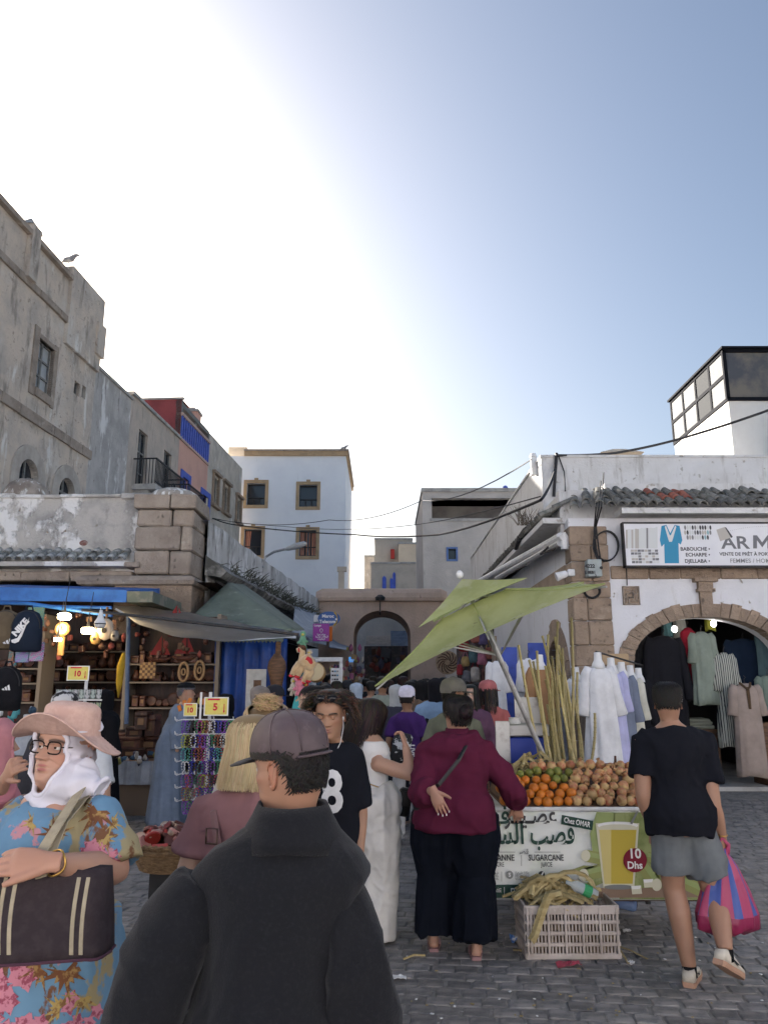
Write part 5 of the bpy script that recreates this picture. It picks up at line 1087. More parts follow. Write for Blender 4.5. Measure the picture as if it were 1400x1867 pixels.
zt_=at(1356,1246,YI-.5).z-at(1356,1416,YI-.5).z;b=MB();b.tube([(0,-.1,zt_-.06),(.0,-.12,zt_-.22),(0,-.13,zt_-.42)],[(.03,.008),(.028,.008),(.02,.006)],10,side=(1,0,0));b.tube([(-.09,-.02,zt_+.01),(-.05,-.09,zt_-.05),(0,-.11,zt_-.1),(.05,-.09,zt_-.05),(.09,-.02,zt_+.01)],[(.02,.02)]*5,8);b.build('collar_trim',clothc('brown_trim',(.1,.065,.04)),t,local=True)
hang('hanging_robe','grey green robe at the frame edge in the shop','robe',1398,1232,1300,YI-.2,34,40,clothc('grey_green',(.19,.24,.2)),seed=14)
hang('hanging_robe','teal tunic hanging at the top of the arch','robe',1214,1128,1162,YI+.9,16,18,clothc('teal_cotton',(.12,.25,.27)),sleeve=False,seed=15);hang('hanging_robe','pale grey tunic at the top of the arch','robe',1236,1122,1165,YI+.8,20,22,clothc('pale_grey_cotton',(.34,.33,.3)),sleeve=False,seed=16)
hang('hanging_robe','yellow green scarf cloth hanging by the keystone','robe',1292,1128,1150,YI+.7,14,14,clothc('lime_cotton',(.36,.36,.06)),sleeve=False,seed=17);hang('hanging_robe','teal grey robe at the right frame edge','robe',1388,1150,1235,YI+.5,28,30,clothc('teal_grey',(.1,.16,.18)),sleeve=False,seed=18)
tb_=thing('shop_table','dark table with folded pale cloth inside the shop arch','table',at(1280,1400,YI));a,c=at(1245,1318,YI+.2),at(1310,1330,YI+.2);b=MB();b.box(a.x,c.x,YI+.2,YI+.8,c.z-.1,c.z);b.box(a.x,a.x+.06,YI+.22,YI+.28,.06,c.z-.1);b.box(c.x-.06,c.x,YI+.22,YI+.28,.06,c.z-.1);b.build('table_frame',m_wood,tb_)
for k in range(3):b=MB();b.bbox(((a.x+c.x)/2,YI+.45,c.z+.035+k*.06),(c.x-a.x-.1-.06*k,.4,.055),None,.02,0,.01);tag(b.build('folded_cloth',clothc('folded_sage',(.3,.32,.26)),origin=(0,YI,0)),('bottom','middle','top')[k]+' folded pale green cloth stacked on the shop table','cloth')
b=MB();a,c=at(1388,1318,YI-.3),at(1430,1415,YI-.3);b.box(a.x,c.x,YI-.3,YI+.2,0.06,a.z);tag(b.build('wood_cabinet',m_wood,origin=(a.x,YI,0)),'reddish brown wooden cabinet at the right frame edge','cabinet')
for(px,py,nm)in((1229,1147,'left'),(1300,1137,'right')):b=MB();b.ell(at(px,py,YI+.2),(.05,.05,.06));tag(b.build('shop_bulb',mat('lit_white_bulb',(1,.96,.9),emit=6),origin=at(px,py,YI+.2),smooth=True),nm+' lit white bulb hanging inside the clothes shop','bulb')
# clothes on the side street wall
YQ2=17.0
hang('hanging_robe','white embroidered robe hanging on the side street wall','robe',905,1205,1318,14.2,24,34,cw_,seed=20,slen=.5);hang('hanging_robe','long white robe beside the blue shutters','robe',962,1200,1320,12.6,22,30,cw_,seed=21,slen=.5)
hang('robe_mannequin','tan brown robe on a mannequin behind the sugarcane','mannequin',984,1215,1340,11.8,34,44,clothc('tan_cotton',(.36,.2,.1)),mann=m_mann,seed=22,slen=.6)
for(x0,x1,y0,y1,lb)in((914,946,1180,1295,'tall blue shutter behind the white hanging robe'),(962,1004,1172,1300,'tall blue shutter behind the tan robe')):
 t=thing('blue_shutter',lb,'shutter',at(x0,y1,15));a,c=at(x0,y0,15),at(x1,y1,15);b=MB();b.box(a.x,c.x,15,15.05,c.z-.6,a.z);b.build('board',m_blue,t)
 for k in range(3):q=MB();q.box(a.x+.04,c.x-.04,14.98,15,c.z-.5+k*.65,c.z-.5+k*.65+.04);q.build('batten',m_blue,t)
m_tap=mat('woven_straw',(.4,.3,.2),[((.3,.2,.13),20,.4,.6)],bump=.5,bscale=80)
wp=thing('woven_plate','round woven wall plate with brown spiral pattern beside the archway','woven plate',at(815,1208,20));pw=at(815,1208,20);b=MB();b.lathe([(.02,.02),(.28,.0),(.3,.03),(.02,.05)],pw,28,rot3(R(90)));b.build('disc',m_tap,wp)
b=MB()
for k in range(12):
 a0=k*2*math.pi/12;pts=[]
 for s in range(8):r_=.07+.19*s/7;a_=a0+s*.16;pts.append(pw+Vector((r_*math.cos(a_),-.055,r_*math.sin(a_))))
 b.tube(pts,.013,4)
b.build('spiral_pattern',mat('dark_straw',(.07,.04,.03)),wp)
# hanging bags of the side stall
bagc=[(.3,.04,.05),(.32,.12,.1),(.12,.1,.2),(.4,.28,.12),(.08,.14,.16),(.4,.16,.22),(.2,.2,.22),(.5,.45,.4),(.12,.06,.05)]
for i,(px,py,w,h)in enumerate(((846,1175,20,26),(866,1160,18,24),(880,1165,18,22),(848,1205,16,20),(862,1195,18,26),(878,1200,20,24),(850,1232,18,24),(866,1228,20,30),(884,1235,16,26),(838,1220,12,22),(890,1190,14,24),(858,1150,14,18))):
 p=at(px,py,16.5);s=16.2/FPX;b=MB();W_,H_=w*s,h*s
 b.tube([p+Vector((0,0,-H_/2)),p+Vector((0,0,-H_*.4)),p+Vector((0,0,0)),p+Vector((0,0,H_*.32)),p+Vector((0,0,H_*.4))],[(W_*.3,.05),(W_*.5,.1),(W_*.48,.1),(W_*.38,.07),(W_*.2,.03)],12,side=(1,0,0))
 t=thing('hanging_bag',('crimson coral purple ochre teal pink grey cream brown'.split()[i%9])+' bag in the '+('upper','lower')[py>1200]+' part of the hanging bag stall'+(', right side' if px>864 else ', left side'),'bag',p,group='bags hung on the side stall');b.build('pouch',cloth('bag_cloth_%d'%(i%9),bagc[i%9],.5),t,smooth=True)
 q=MB();q.tube([p+Vector((-W_*.3,0,H_*.35)),p+Vector((0,0,H_*.95)),p+Vector((W_*.3,0,H_*.35))],.012,5);q.build('handle',cloth('bag_cloth_%d'%((i+2)%9),bagc[(i+2)%9],.5),t)
b=MB();a,c=at(832,1150,17),at(905,1300,17);b.box(a.x,c.x,17,17.1,0,at(870,1140,17).z);tag(b.build('stall_backing',mat('dark_stall_cloth',(.06,.05,.048),[((.14,.09,.08),4,.5,.6)]),origin=a),'dark stall backing hung with bags on the right of street','stall')
b=MB();a=at(896,1180,16);b.box(a.x,at(905,1180,16).x,15.95,16.05,.2,at(900,1160,16).z);tag(b.build('stall_post',m_stone,origin=a),'stone coloured stall post beside the hanging bags','post')
# ================================================================== left stalls: canopies and tarps
YC=12.4
m_bluep=mat('bright_blue_sheet',(.03,.14,.45),[((.02,.09,.3),4,.45,.65)],rough=.5)
cb=thing('blue_canopy','bright blue metal canopy fascia over the wooden goods shop','canopy',at(100,1085,YC))
a,c=at(-80,1068,YC),at(232,1098,YC);b=MB();b.add([a,at(232,1076,YC),c,at(-80,1094,YC)]+[p+Vector((0,1.8,.25))for p in(a,at(232,1076,YC),c,at(-80,1094,YC))],[(0,1,2,3),(0,4,5,1),(3,2,6,7),(1,5,6,2)]);b.build('fascia',m_bluep,cb)
b=MB();p0,p1=at(232,1078,YC),at(278,1098,YC);b.box(p0.x,p1.x,YC,YC+1.8,p1.z,p0.z);b.build('end_board',mat('mossy_board',(.13,.15,.12),[((.22,.21,.17),4,.5,.6)]),cb)
b=MB();b.tube([at(-60,1098,YC-.3),at(50,1100,YC-.3),at(205,1122,YC-.4)],.03,8);b.build('front_pole',m_bluep,cb);b=MB();b.tube([at(60,1105,YC),at(204,1108,YC-.2)],.025,8);b.build('brace',m_bluep,cb)
b=MB();b.tube([at(235,1122,YC),at(231,1320,YC)],.035,8);b.build('post',plain('dull_blue_post',(.07,.11,.2),.6),cb)
# canvas awning
ca=thing('canvas_awning','pale grey canvas awning sagging over the left shop','awning',at(380,1140,11.6))
be=[at(208,1103,13.2),at(290,1110,13.2),at(370,1122,13.0),at(450,1138,12.8),at(540,1153,12.4)];fe=[at(212,1107,12.2),at(255,1138,11.5),at(330,1161,11.0),at(430,1168,10.9),at(540,1158,11.2)]
def spl(ps,t):
 n=len(ps)-1;i=min(int(t*n),n-1);u=t*n-i;p0,p1,p2,p3=ps[max(i-1,0)],ps[i],ps[i+1],ps[min(i+2,n)]
 return .5*((2*p1)+(p2-p0)*u+(2*p0-5*p1+4*p2-p3)*u*u+(3*p1-p0-3*p2+p3)*u**3)
b=MB();b.sheet([[spl(be,i/24).lerp(spl(fe,i/24),j/8)-Vector((0,0,.07*math.sin(math.pi*j/8)+.012*math.sin(i*1.1+j)))for j in range(9)]for i in range(25)],0)
b.build('canvas',mat('weathered_canvas',(.86,.84,.77),[((.76,.74,.67),2,.42,.62),((.9,.88,.84),6,.6,.7)],rough=.9,trans=.88,bump=.3,bscale=25,bdist=.01),ca,smooth=True)
b=MB();b.tube([at(150,1112,11.4),at(330,1132,11.3),at(545,1157,11.2)],.022,6);b.build('pole',m_iron,ca)
# green tarp
gt=thing('green_tarp','dull green tarpaulin roof pitched beside the stone pier','tarpaulin',at(440,1120,14))
m_gt=mat('dull_green_tarp',(.15,.18,.14),[((.11,.13,.1),1.6,.42,.62),((.22,.24,.2),4,.6,.7)],rough=.75,bump=.3,bscale=18,bdist=.015)
A_,B_,C_,D_,E_=at(416,1062,15.2),at(352,1122,13.8),at(540,1150,13.2),at(446,1066,16.6),at(556,1148,16.8)
def patch(mb,p,q,r_,s,n=10,sag=.05,th=.006):mb.sheet([[(p.lerp(q,i/n)).lerp(s.lerp(r_,i/n),j/n)-Vector((0,0,sag*math.sin(math.pi*i/n)*math.sin(math.pi*j/n)+.006*math.sin(i*1.7+j*.9)))for j in range(n+1)]for i in range(n+1)],th)
b=MB();patch(b,A_,B_,at(380,1150,13.0),C_,12,.06);b.build('front_slope',m_gt,gt,smooth=True)
b=MB();patch(b,A_,D_,E_,C_,12,.04);b.build('side_slope',m_gt,gt,smooth=True)
b=MB();n=18
for k in range(n):x0,x1=392+125*k/n,392+125*(k+1)/n;b.add([at(x0,1160,12.9),at(x1,1160,12.9),at(x1,1168,12.9),at((x0+x1)/2,1172,12.9),at(x0,1168,12.9)]+[p+Vector((0,.01,0))for p in(at(x0,1160,12.9),at(x1,1160,12.9),at(x1,1168,12.9),at((x0+x1)/2,1172,12.9),at(x0,1168,12.9))],[(0,1,2,3,4),(5,9,8,7,6)])
b.build('scalloped_valance',m_gt,gt)
bt=thing('blue_tarp','deep blue tarpaulin curtain hanging below the green roof','tarpaulin',at(455,1300,13))
b=MB();b.sheet([[at(393+130*i/30,1165,13.0)+Vector((.02*math.sin(i*1.3),.07*math.sin(i*.8)+.03*math.sin(i*2.1+j*.3),-2.35*j/10))for j in range(11)]for i in range(31)],.006)
b.build('curtain',mat('deep_blue_tarp',(.015,.06,.26),[((.01,.035,.16),2,.4,.62)],rough=.45,bump=.35,bscale=14,bdist=.02),bt,smooth=True)
wp_=thing('white_board_stand','worn white board standing before the blue tarpaulin','board',at(465,1300,12.6));a,c=at(450,1220,12.6),at(483,1300,12.6);b=MB();b.box(a.x,c.x,12.6,12.64,c.z-.7,a.z);b.build('board',plain('worn_white',(.5,.5,.48)),wp_);b=MB();p,q=at(463,1240,12.59),at(476,1256,12.59);b.box(p.x,q.x,12.58,12.6,q.z,p.z);b.build('dark_square',m_wood,wp_)
for(px,nm)in((508,'long brown carved lute hanging by the blue tarpaulin'),):
 p=at(px,1170,12.2);t=thing('carved_lute',nm,'lute',at(px,1250,12.2));b=MB();b.tube([p,p+Vector((0,0,-.25)),p+Vector((-.02,0,-.5))],[.04,.045,.06],8);b.build('neck',m_wood,t);b=MB();q=at(px-3,1218,12.2);b.tube([q+Vector((0,0,.22)),q+Vector((0,0,.1)),q,q+Vector((0,0,-.15)),q+Vector((0,0,-.4)),q+Vector((0,0,-.62))],[.05,.13,.15,.11,.07,.06],12,side=(1,0,0));b.build('body',m_wood,t,smooth=True)
# blue grey awnings further along the left side
for i,(x0,y0,x1,y1,Ya,Yb,lb)in enumerate(((520,1105,562,1158,19,17.5,'first blue grey awning sheet behind the camel toys'),(548,1112,585,1170,22,20.5,'second blue grey awning sheet near the oval sign'),(588,1160,625,1180,23,22,'small dark awning beside the archway'))):
 b=MB();patch(b,onwall(x0,y0,x0s,ks)+Vector((.3,0,0)),at(x0+12,y1,Yb),at(x1+10,y1+6,Ya),onwall(x1,y0+12,x0s,ks)+Vector((.3,0,0)),8,.05);tag(b.build('side_awning',mat('blue_grey_sheet',(.16,.2,.26),[((.28,.32,.38),3,.5,.65)],rough=.5),origin=at(x0,y0,Yb),smooth=True),lb,'awning')
# signs
sg1=thing('oval_sign','blue oval telephone company sign on the left street side','sign',at(600,1128,19.5));p=at(600,1128,19.5);s=19.2/FPX
b=MB();b.lathe([(.0,0),(1,0),(1,.08),(.0,.08)],n=30);b.v=[(x*20.5*s+p.x,z+p.y-.04,y*13*s+p.z)for x,y,z in b.v];b.build('panel',mat('telecom_blue',(.02,.09,.3),rough=.4),sg1)
b=MB();put_text(b,'Maroc',at(598,1126,19.44),UX,UZ,.115,.004,'CENTER',0);put_text(b,'Telecom',at(597,1136,19.44),UX,UZ,.115,.004,'CENTER',0)
for k in range(3):b.tube([at(606+9*math.cos(a_),1128+(11+k*1.5)*math.sin(a_),19.44)for a_ in np.linspace(-1.2,1.3,9)],.008,4,mi=1)
disc(b,at(613,1129,19.44),UX,UZ,.03,.03,4,0,.006)
tag(b.build('print',[mat('sign_ink_white',(.8,.8,.8)),mat('sign_ink_gold',(.6,.4,.05))],sg1),kind='stuff')
b=MB();b.tube([at(583,1128,19.6),onwall(575,1128,x0s,ks)],.03,6);b.build('bracket',m_iron,sg1);b=MB();a,c=at(573,1122,19.6),at(585,1134,19.6);b.box(a.x,c.x,19.5,19.62,c.z,a.z);b.build('white_box',m_white,sg1)
sg2=thing('purple_sign','purple square phone shop sign with orange edge below oval sign','sign',at(587,1153,19));a,c=at(571,1137,19),at(600,1169,19);b=MB();b.box(a.x,c.x,19,19.06,c.z,a.z);b.build('panel',mat('phone_purple',(.3,.03,.3),rough=.4),sg2);b=MB();e=at(606,1143,19.06);b.box(c.x,e.x,19.02,19.08,c.z,e.z);b.build('orange_edge',mat('orange_print',(.5,.12,.02)),sg2)
b=MB();put_text(b,'Lungo',at(573,1142,19),UX,UZ,.07,.002,lift=.004);pin=at(586,1149,19);b.tube([pin+Vector((.035*math.cos(a_),-.01,.035*math.sin(a_)))for a_ in np.linspace(-.6,3.75,12)]+[pin+Vector((0,-.01,-.07)),pin+Vector((.03,-.01,-.02))],.006,4)
for k,s_ in enumerate(('انه زكرم','ءارشو ﻒﺗاهلا','تناهلا')):put_text(b,s_,at(586,1158+k*4,19),UX,UZ,.055,.002,'CENTER',lift=.004)
tag(b.build('print',mat('sign_ink_white',(.8,.8,.8)),sg2),kind='stuff')
sg3=thing('small_blue_sign','small bright blue square sign hanging before the archway','sign',at(642,1203,22));a,c=at(636,1198,22),at(649,1207,22);b=MB();b.box(a.x,c.x,22,22.05,c.z,a.z);b.build('panel',mat('sky_sign',(.06,.25,.6),emit=.25),sg3);b=MB();put_text(b,'10m',at(642,1206,22),UX,UZ,.1,.003,'CENTER',lift=.004);b.build('print',mat('sign_ink_white',(.8,.8,.8)),sg3)
# white framed display with sunglasses, goods around it
wd=thing('display_frame','white framed accessory display stand on the left street side','display stand',at(597,1270,15));a,c=at(574,1206,15),at(621,1270,15);b=MB()
for x in(a.x,c.x):b.box(x-.03,x+.03,15,15.06,0,a.z)
b.box(a.x-.03,c.x+.03,14.98,15.07,a.z,a.z+.08);b.build('frame',m_white,wd);b=MB();p,q=at(603,1218,14.9),at(618,1250,14.9);b.box(p.x,q.x,14.9,14.95,q.z,p.z);cdp=b.build('card_panel',m_white,wd)
for k in range(12):x,z=p.x+.04+.045*(k%3),p.z-.06-.075*(k//3);q=MB();q.bbox((x,14.89,z),(.035,.01,.03));q.build('card',mat('card_%d'%(k%4),[(.05,.05,.06),(.1,.25,.4),(.3,.3,.3),(.02,.02,.03)][k%4]),wd)
m_goods=[mat('goods_%d'%i,c,rough=.7,rand=.4)for i,c in enumerate([(.2,.05,.04),(.3,.2,.1),(.08,.07,.1),(.05,.1,.16),(.4,.34,.28),(.16,.08,.05),(.3,.26,.08),(.25,.08,.14)])]
def clutter(x0,y0,x1,y1,Y,n,label,grp,name='trinket',sz=(6,14),ms=None):
 for k in range(n):
  px,py=random.uniform(x0,x1),random.uniform(y0,y1);p=at(px,py,Y+random.uniform(-.3,.3));s=Y/FPX;w,h=random.uniform(*sz)*s*.5,random.uniform(*sz)*s
  b=MB();kind=random.random()
  if kind<.4:b.bbox(p,(w*1.6,.06,h),rot3(0,random.uniform(-.2,.2),random.uniform(-.5,.5)),.01)
  elif kind<.75:b.lathe([(w*.2,-h/2),(w*.7,-h*.3),(w*.8,0),(w*.45,h*.3),(w*.15,h/2)],p,8)
  else:b.ell(p,(w,.05,h*.5),None,8,6)
  tag(b.build(name,random.choice(ms or m_goods),origin=p,smooth=kind>=.4),label,'trinket',grp)
clutter(578,1215,634,1262,15.6,26,'small dark accessory on the left street stall','accessories of the left street stall');clutter(628,1180,662,1250,21,26,'tiny colourful souvenir hanging left of the archway opening','souvenirs left of the archway');clutter(668,1188,745,1228,33,22,'dark garment hanging inside the archway street','garments inside the archway','far_garment',(8,22),[m_goods[2],m_goods[0],m_goods[5],mat('far_cloth',(.1,.1,.11))])
# awnings beyond the arch
for(x0,y0,x1,y1,Y,c,lb)in((668,1160,712,1178,35,(.3,.27,.24),'tan awning seen through the archway'),(712,1150,752,1180,36,(.1,.13,.18),'dark blue awning seen through the archway')):
 a,e=at(x0,y0,Y),at(x1,y1,Y);b=MB();patch(b,a,Vector((a.x,Y-1.2,e.z)),Vector((e.x,Y-1.2,e.z)),Vector((e.x,Y,a.z)),6,.05);tag(b.build('far_awning',cloth('far_awning_%d'%x0,c),origin=a),lb,'awning')
b=MB();a,c=at(664,1180,38),at(756,1300,38);b.box(a.x,c.x,38,38.2,0,at(700,1178,38).z);tag(b.build('far_stall',mat('far_stall_dark',(.05,.045,.042),[((.12,.08,.07),3,.5,.6)]),origin=a),'dark stall fronts in the lane beyond the archway','stall')
# ================================================================== wooden goods shop
def shelf_unit(name,label,x0,x1,ys,Y,dep,pyb):
 t=thing(name,label,'shelf',at((x0+x1)/2,pyb,Y));a,c=at(x0,ys[0],Y),at(x1,pyb,Y)
 b=MB();b.box(a.x,c.x,Y+dep,Y+dep+.03,c.z,a.z);b.build('back_panel',mat('dark_wood_panel',(.045,.02,.014),[((.02,.01,.008),3,.4,.6,(4,1,1))],rough=.5),t)
 for y in ys[1:]:z=at(x0,y,Y).z;q=MB();q.box(a.x,c.x,Y,Y+dep,z-.025,z);q.build('shelf_board',mat('pale_shelf_edge',(.2,.165,.13)),t)
 for x in(a.x,c.x):q=MB();q.box(x-.03,x+.03,Y-.01,Y+dep,c.z,a.z);q.build('upright',mat('pale_shelf_edge',(.2,.165,.13)),t)
 return a,c
SH1=shelf_unit('shelf_unit','wall shelf of reddish carved wood under the canvas awning',237,391,(1120,1210,1243,1290),12.9,.5,1330)
SH2=shelf_unit('shelf_unit','deep dark shelf wall of wooden goods behind the lit lamps',60,232,(1110,1187,1219,1243,1275),14.8,.6,1340)
SH3=shelf_unit('shelf_unit','dark wooden shelf under the hanging backpacks',-60,62,(1120,1218,1245,1280),12.6,.5,1340)
def wbox(p,w,d,h,label,grp,style=0):
 t=thing('carved_box',label,'wooden box',p,group=grp);p=Vector(p);b=MB();b.bbox(p+Vector((0,0,h*.36)),(w,d,h*.7),None,.008);b.build('box',m_woodr,t);b=MB();b.bbox(p+Vector((0,0,h*.84)),(w*1.05,d*1.05,h*.24),None,.012);b.build('lid',m_woodr,t)
 b=MB();b.bbox(p+Vector((0,-d/2-.003,h*.45)),(w*.5,.01,h*.35),None,.002);b.build('inlay',mat('pale_inlay',(.18,.1,.05),rand=.5),t)
def shelf_goods(x0,x1,py,Y,n,wr,hr,where,grp):
 for k in range(n):
  label='dark carved box, place '+('one two three four five six seven eight nine ten eleven'.split()[k])+' from the left on '+where
  px=x0+(x1-x0)*(k+.5)/n;p=at(px,py,Y);s=Y/FPX;w,h=random.uniform(*wr)*s,random.uniform(*hr)*s;r_=random.random()
  if r_<.5:wbox(p,w,.18,h,label,grp)
  elif r_<.8:
   b=MB();b.lathe([(w*.2,0),(w*.45,h*.15),(w*.5,h*.4),(w*.25,h*.7),(w*.3,h*.95),(w*.1,h)],p,12);tag(b.build('turned_vase',m_woodr,origin=p,smooth=True),'turned wood vase, '+ORD[k]+' thing from the left on '+where,'vase','turned vases on the shop shelves')
  else:
   b=MB();b.lathe([(.01,0),(h*.5,0),(h*.48,.03),(h*.4,.02),(.01,.015)],p+Vector((0,.05,h*.5)),18,rot3(R(80)));tag(b.build('wood_plate',m_woodr,origin=p),'round wood plate, '+ORD[k]+' thing from the left on '+where,'plate','wood plates on the shop shelves')
for(y,Y,lv)in((1209,13.1,'upper'),(1242,13.1,'middle'),(1288,13.1,'lower')):shelf_goods(242,388,y,Y,11,(8,18),(12,28),lv+' awning shelf','carved boxes on the awning shelf')
for(y,Y,lv)in((1186,15.0,'top'),(1218,15.0,'second'),(1242,15.0,'third'),(1274,15.0,'lowest')):shelf_goods(66,228,y,Y,10,(8,18),(11,26),lv+' lamp lit shelf','carved boxes on the lamp lit shelves')
for(y,Y,lv)in((1217,12.8,'upper'),(1244,12.8,'middle'),(1279,12.8,'lower')):shelf_goods(-20,60,y,Y,5,(9,18),(12,22),lv+' shelf below the backpacks','carved boxes below the backpacks')
m_sail=mat('red_sail',(.22,.03,.03))
for i,(px,py,lb)in enumerate(((290,1205,'model boat with dark red sail on the middle of awning shelf'),(335,1203,'model boat with dark red sail near the shelf right end'),(318,1148,'model boat with red sail on the top of awning shelf'))):
 t=thing('model_boat',lb,'model boat',at(px,py,13.0));p=at(px,py,13.0);b=MB();b.tube([p+Vector((-.2,0,.06)),p+Vector((-.1,0,.02)),p+Vector((.1,0,.02)),p+Vector((.22,0,.07))],[.01,.045,.045,.01],8);b.build('hull',m_woodr,t);b=MB();b.add([p+Vector((-.16,0,.1)),p+Vector((.03,0,.1)),p+Vector((.03,0,.42)),p+Vector((.06,.01,.1)),p+Vector((.18,.01,.1)),p+Vector((.05,.01,.38))],[(0,1,2),(3,4,5)]);b.build('sail',m_sail,t)
# chess board, square frame, oval mirror shapes
b=MB();p=at(270,1222,12.85);
for i in range(6):
 for j in range(6):b.box(p.x-.13+i*.043,p.x-.13+i*.043+.042,12.84,12.86,p.z-.13+j*.043,p.z-.13+j*.043+.042,(i+j)%2)
tag(b.build('chess_board',[mat('maple_square',(.35,.22,.1)),m_wood],origin=p),'small checkered wooden game board on the awning shelf','game board',kind=None);bpy.context.scene.objects[-1]
for(px,py,lb)in((364,1222,'oval openwork wooden frame on the awning shelf'),(335,1225,'rectangular openwork wooden frame on the awning shelf')):
 p=at(px,py,12.85);b=MB();b.tube([p+Vector((.075*math.cos(a_),0,.15*math.sin(a_)))for a_ in np.linspace(0,2*math.pi,17)],.022,6);b.tube([p+Vector((.03*math.cos(a_),0,.05*math.sin(a_)))for a_ in np.linspace(0,2*math.pi,11)],.015,6);tag(b.build('openwork_frame',mat('pale_thuya',(.3,.19,.1)),origin=p),lb,'frame')
# lamps lit in the shop
m_lit=mat('lit_warm_bulb',(1,.78,.42),emit=14)
for(px,py,nm)in((118,1124,'upper lit square lamp in the wooden goods shop'),(161,1150,'right lit lamp among the hanging lutes'),(106,1166,'small lit lamp under the clock')):
 p=at(px,py,11.8);t=thing('lit_lamp',nm,'lamp',p);w=.085 if px<170 and py!=1166 else .05
 b=MB();b.bbox(p,(w*2,w*1.6,w*1.1),None,.03);b.build('globe',m_lit,t,smooth=False);b=MB();b.tube([p+Vector((0,0,w*.5)),p+Vector((0,0,.1+w)),p+Vector((0,.1,.6))],[.03,.008,.006],6);b.build('cord',m_wire,t)
 pl_=bpy.data.lights.new('lamp_glow','POINT');pl_.energy=2.2;pl_.color=(1,.72,.4);pl_.shadow_soft_size=.1;lo2=bpy.data.objects.new('lamp_glow',pl_);COL.objects.link(lo2);lo2.parent=t;lo2.location=(0,-.22,-.12)
wbk=thing('hanging_bulb','unlit white bulb lamp hanging from a cord at awning edge','lamp',at(183,1135,11));p=at(183,1138,11);b=MB();b.lathe([(.02,-.06),(.06,-.05),(.078,.0),(.078,.03),(.045,.09),(.025,.16),(.02,.2)],p,16);b.build('bulb',m_white,wbk,smooth=True);b=MB();b.lathe([(.079,-.004),(.081,.0),(.081,.008),(.079,.012)],p,16);b.build('dark_ring',m_wire,wbk);b=MB();b.tube([p+Vector((0,0,.18)),at(184,1108,11)],.006,5);b.build('cord',m_white,wbk)
ck_=thing('wall_clock','long wooden clock with round dial among the shop lamps','clock',at(115,1150,12));p=at(115,1147,12);b=MB();b.lathe([(.0,.03),(.11,.03),(.11,-.02),(.0,-.02)],p,20,rot3(R(90)));b.build('case',mat('honey_wood',(.3,.16,.06)),ck_);b=MB();b.lathe([(.0,.036),(.08,.036),(.08,.03)],p,18,rot3(R(90)));dl=b.build('dial',mat('clock_face',(.6,.56,.48)),ck_);b=MB();b.box(p.x-.006,p.x+.006,11.955,11.96,p.z,p.z+.06);b.box(p.x,p.x+.04,11.955,11.96,p.z-.02,p.z-.008);b.build('hands',m_wire,ck_);b=MB();q=at(112,1178,12);b.bbox(q,(.09,.05,.3),None,.03);b.build('pendulum_box',mat('honey_wood',(.3,.16,.06)),ck_)
for(px,py,w,lb)in((193,1150,.14,'pale wooden lute with round body hanging in the shop'),(175,1165,.085,'golden oval lute hanging near the lit lamp'),(210,1160,.07,'narrow grey wooden lute hanging near the post')):
 p=at(px,py,11.9);t=thing('lute',lb,'lute',p);b=MB();b.tube([p+Vector((0,0,w*1.3)),p+Vector((0,0,w*.9)),p+Vector((0,0,0)),p+Vector((0,0,-w*.8)),p+Vector((0,0,-w*1.05))],[(w*.3,.03),(w*.75,.05),(w,.06),(w*.7,.05),(w*.1,.02)],14,side=(1,0,0));b.build('body',mat('lute_%d'%px,((.4,.33,.25)if w>.1 else(.3,.18,.06)if w>.08 else(.2,.18,.16)),rough=.4),t,smooth=True);b=MB();b.tube([p+Vector((0,0,w)),p+Vector((0,0,w*2.6))],.02,6);b.build('neck',m_wood,t);b=MB();disc(b,p+Vector((0,-.062,0)),UX,UZ,w*.3,w*.3,16);b.build('sound_hole',m_dark,t)
yu=thing('folded_parasol','yellow folded cloth parasol hanging on the post','parasol',at(220,1240,11.8));b=MB();b.tube([at(226,1190,11.8),at(221,1215,11.8),at(218,1245,11.8),at(216,1272,11.8)],[.02,.06,.05,.01],10);b.build('cloth',cloth('mustard_cloth',(.42,.27,.03),.4),yu,smooth=True)
clutter(72,1120,230,1200,12.3,34,'small dark carved trinket hanging in the shop','trinkets hanging in the shop',ms=[m_woodr,m_wood,m_goods[0],m_goods[5],m_woodr]);clutter(245,1130,385,1200,12.7,22,'dark red carved ornament on the awning shelf wall','ornaments of the awning shelf',ms=[m_woodr,m_wood,m_goods[0]])
# counter tables
for(x0,x1,y,Y,lb)in((196,300,1388,10.8,'goods table with white cloth before the wooden shop'),(-60,110,1330,9.6,'goods table covered with small colourful items at left edge')):
 t=thing('goods_table',lb,'table',at((x0+x1)/2,1440,Y));a,c=at(x0,y,Y),at(x1,y,Y);b=MB();b.box(a.x,c.x,Y,Y+1.1,a.z-.04,a.z);b.build('table_top',m_wood,t);b=MB();b.sheet([[Vector((a.x+(c.x-a.x)*i/16,Y-.02+.02*math.sin(i*1.7),a.z+.004-.3*j/3))for j in range(4)]for i in range(17)],.006);b.build('cloth',cloth('pale_table_cloth',(.4,.43,.48)),t);b=MB();b.box(a.x+.1,c.x-.1,Y+.1,Y+1,0,a.z-.04);b.build('stand_box',mat('card_board',(.16,.12,.09)),t)
for i,(px,py,w,h)in enumerate(((240,1352,40,24),(250,1332,30,20),(276,1352,36,28),(262,1310,22,34),(278,1318,18,40),(220,1345,26,22),(246,1370,44,18),(284,1372,30,20))):wbox(at(px,py+h*.6,11.3+.1*(i%3)),w*10.8/FPX,.3,h*10.8/FPX,ORD[i]+' brown lidded box counted along the goods table by robed man','lidded boxes on the goods table')
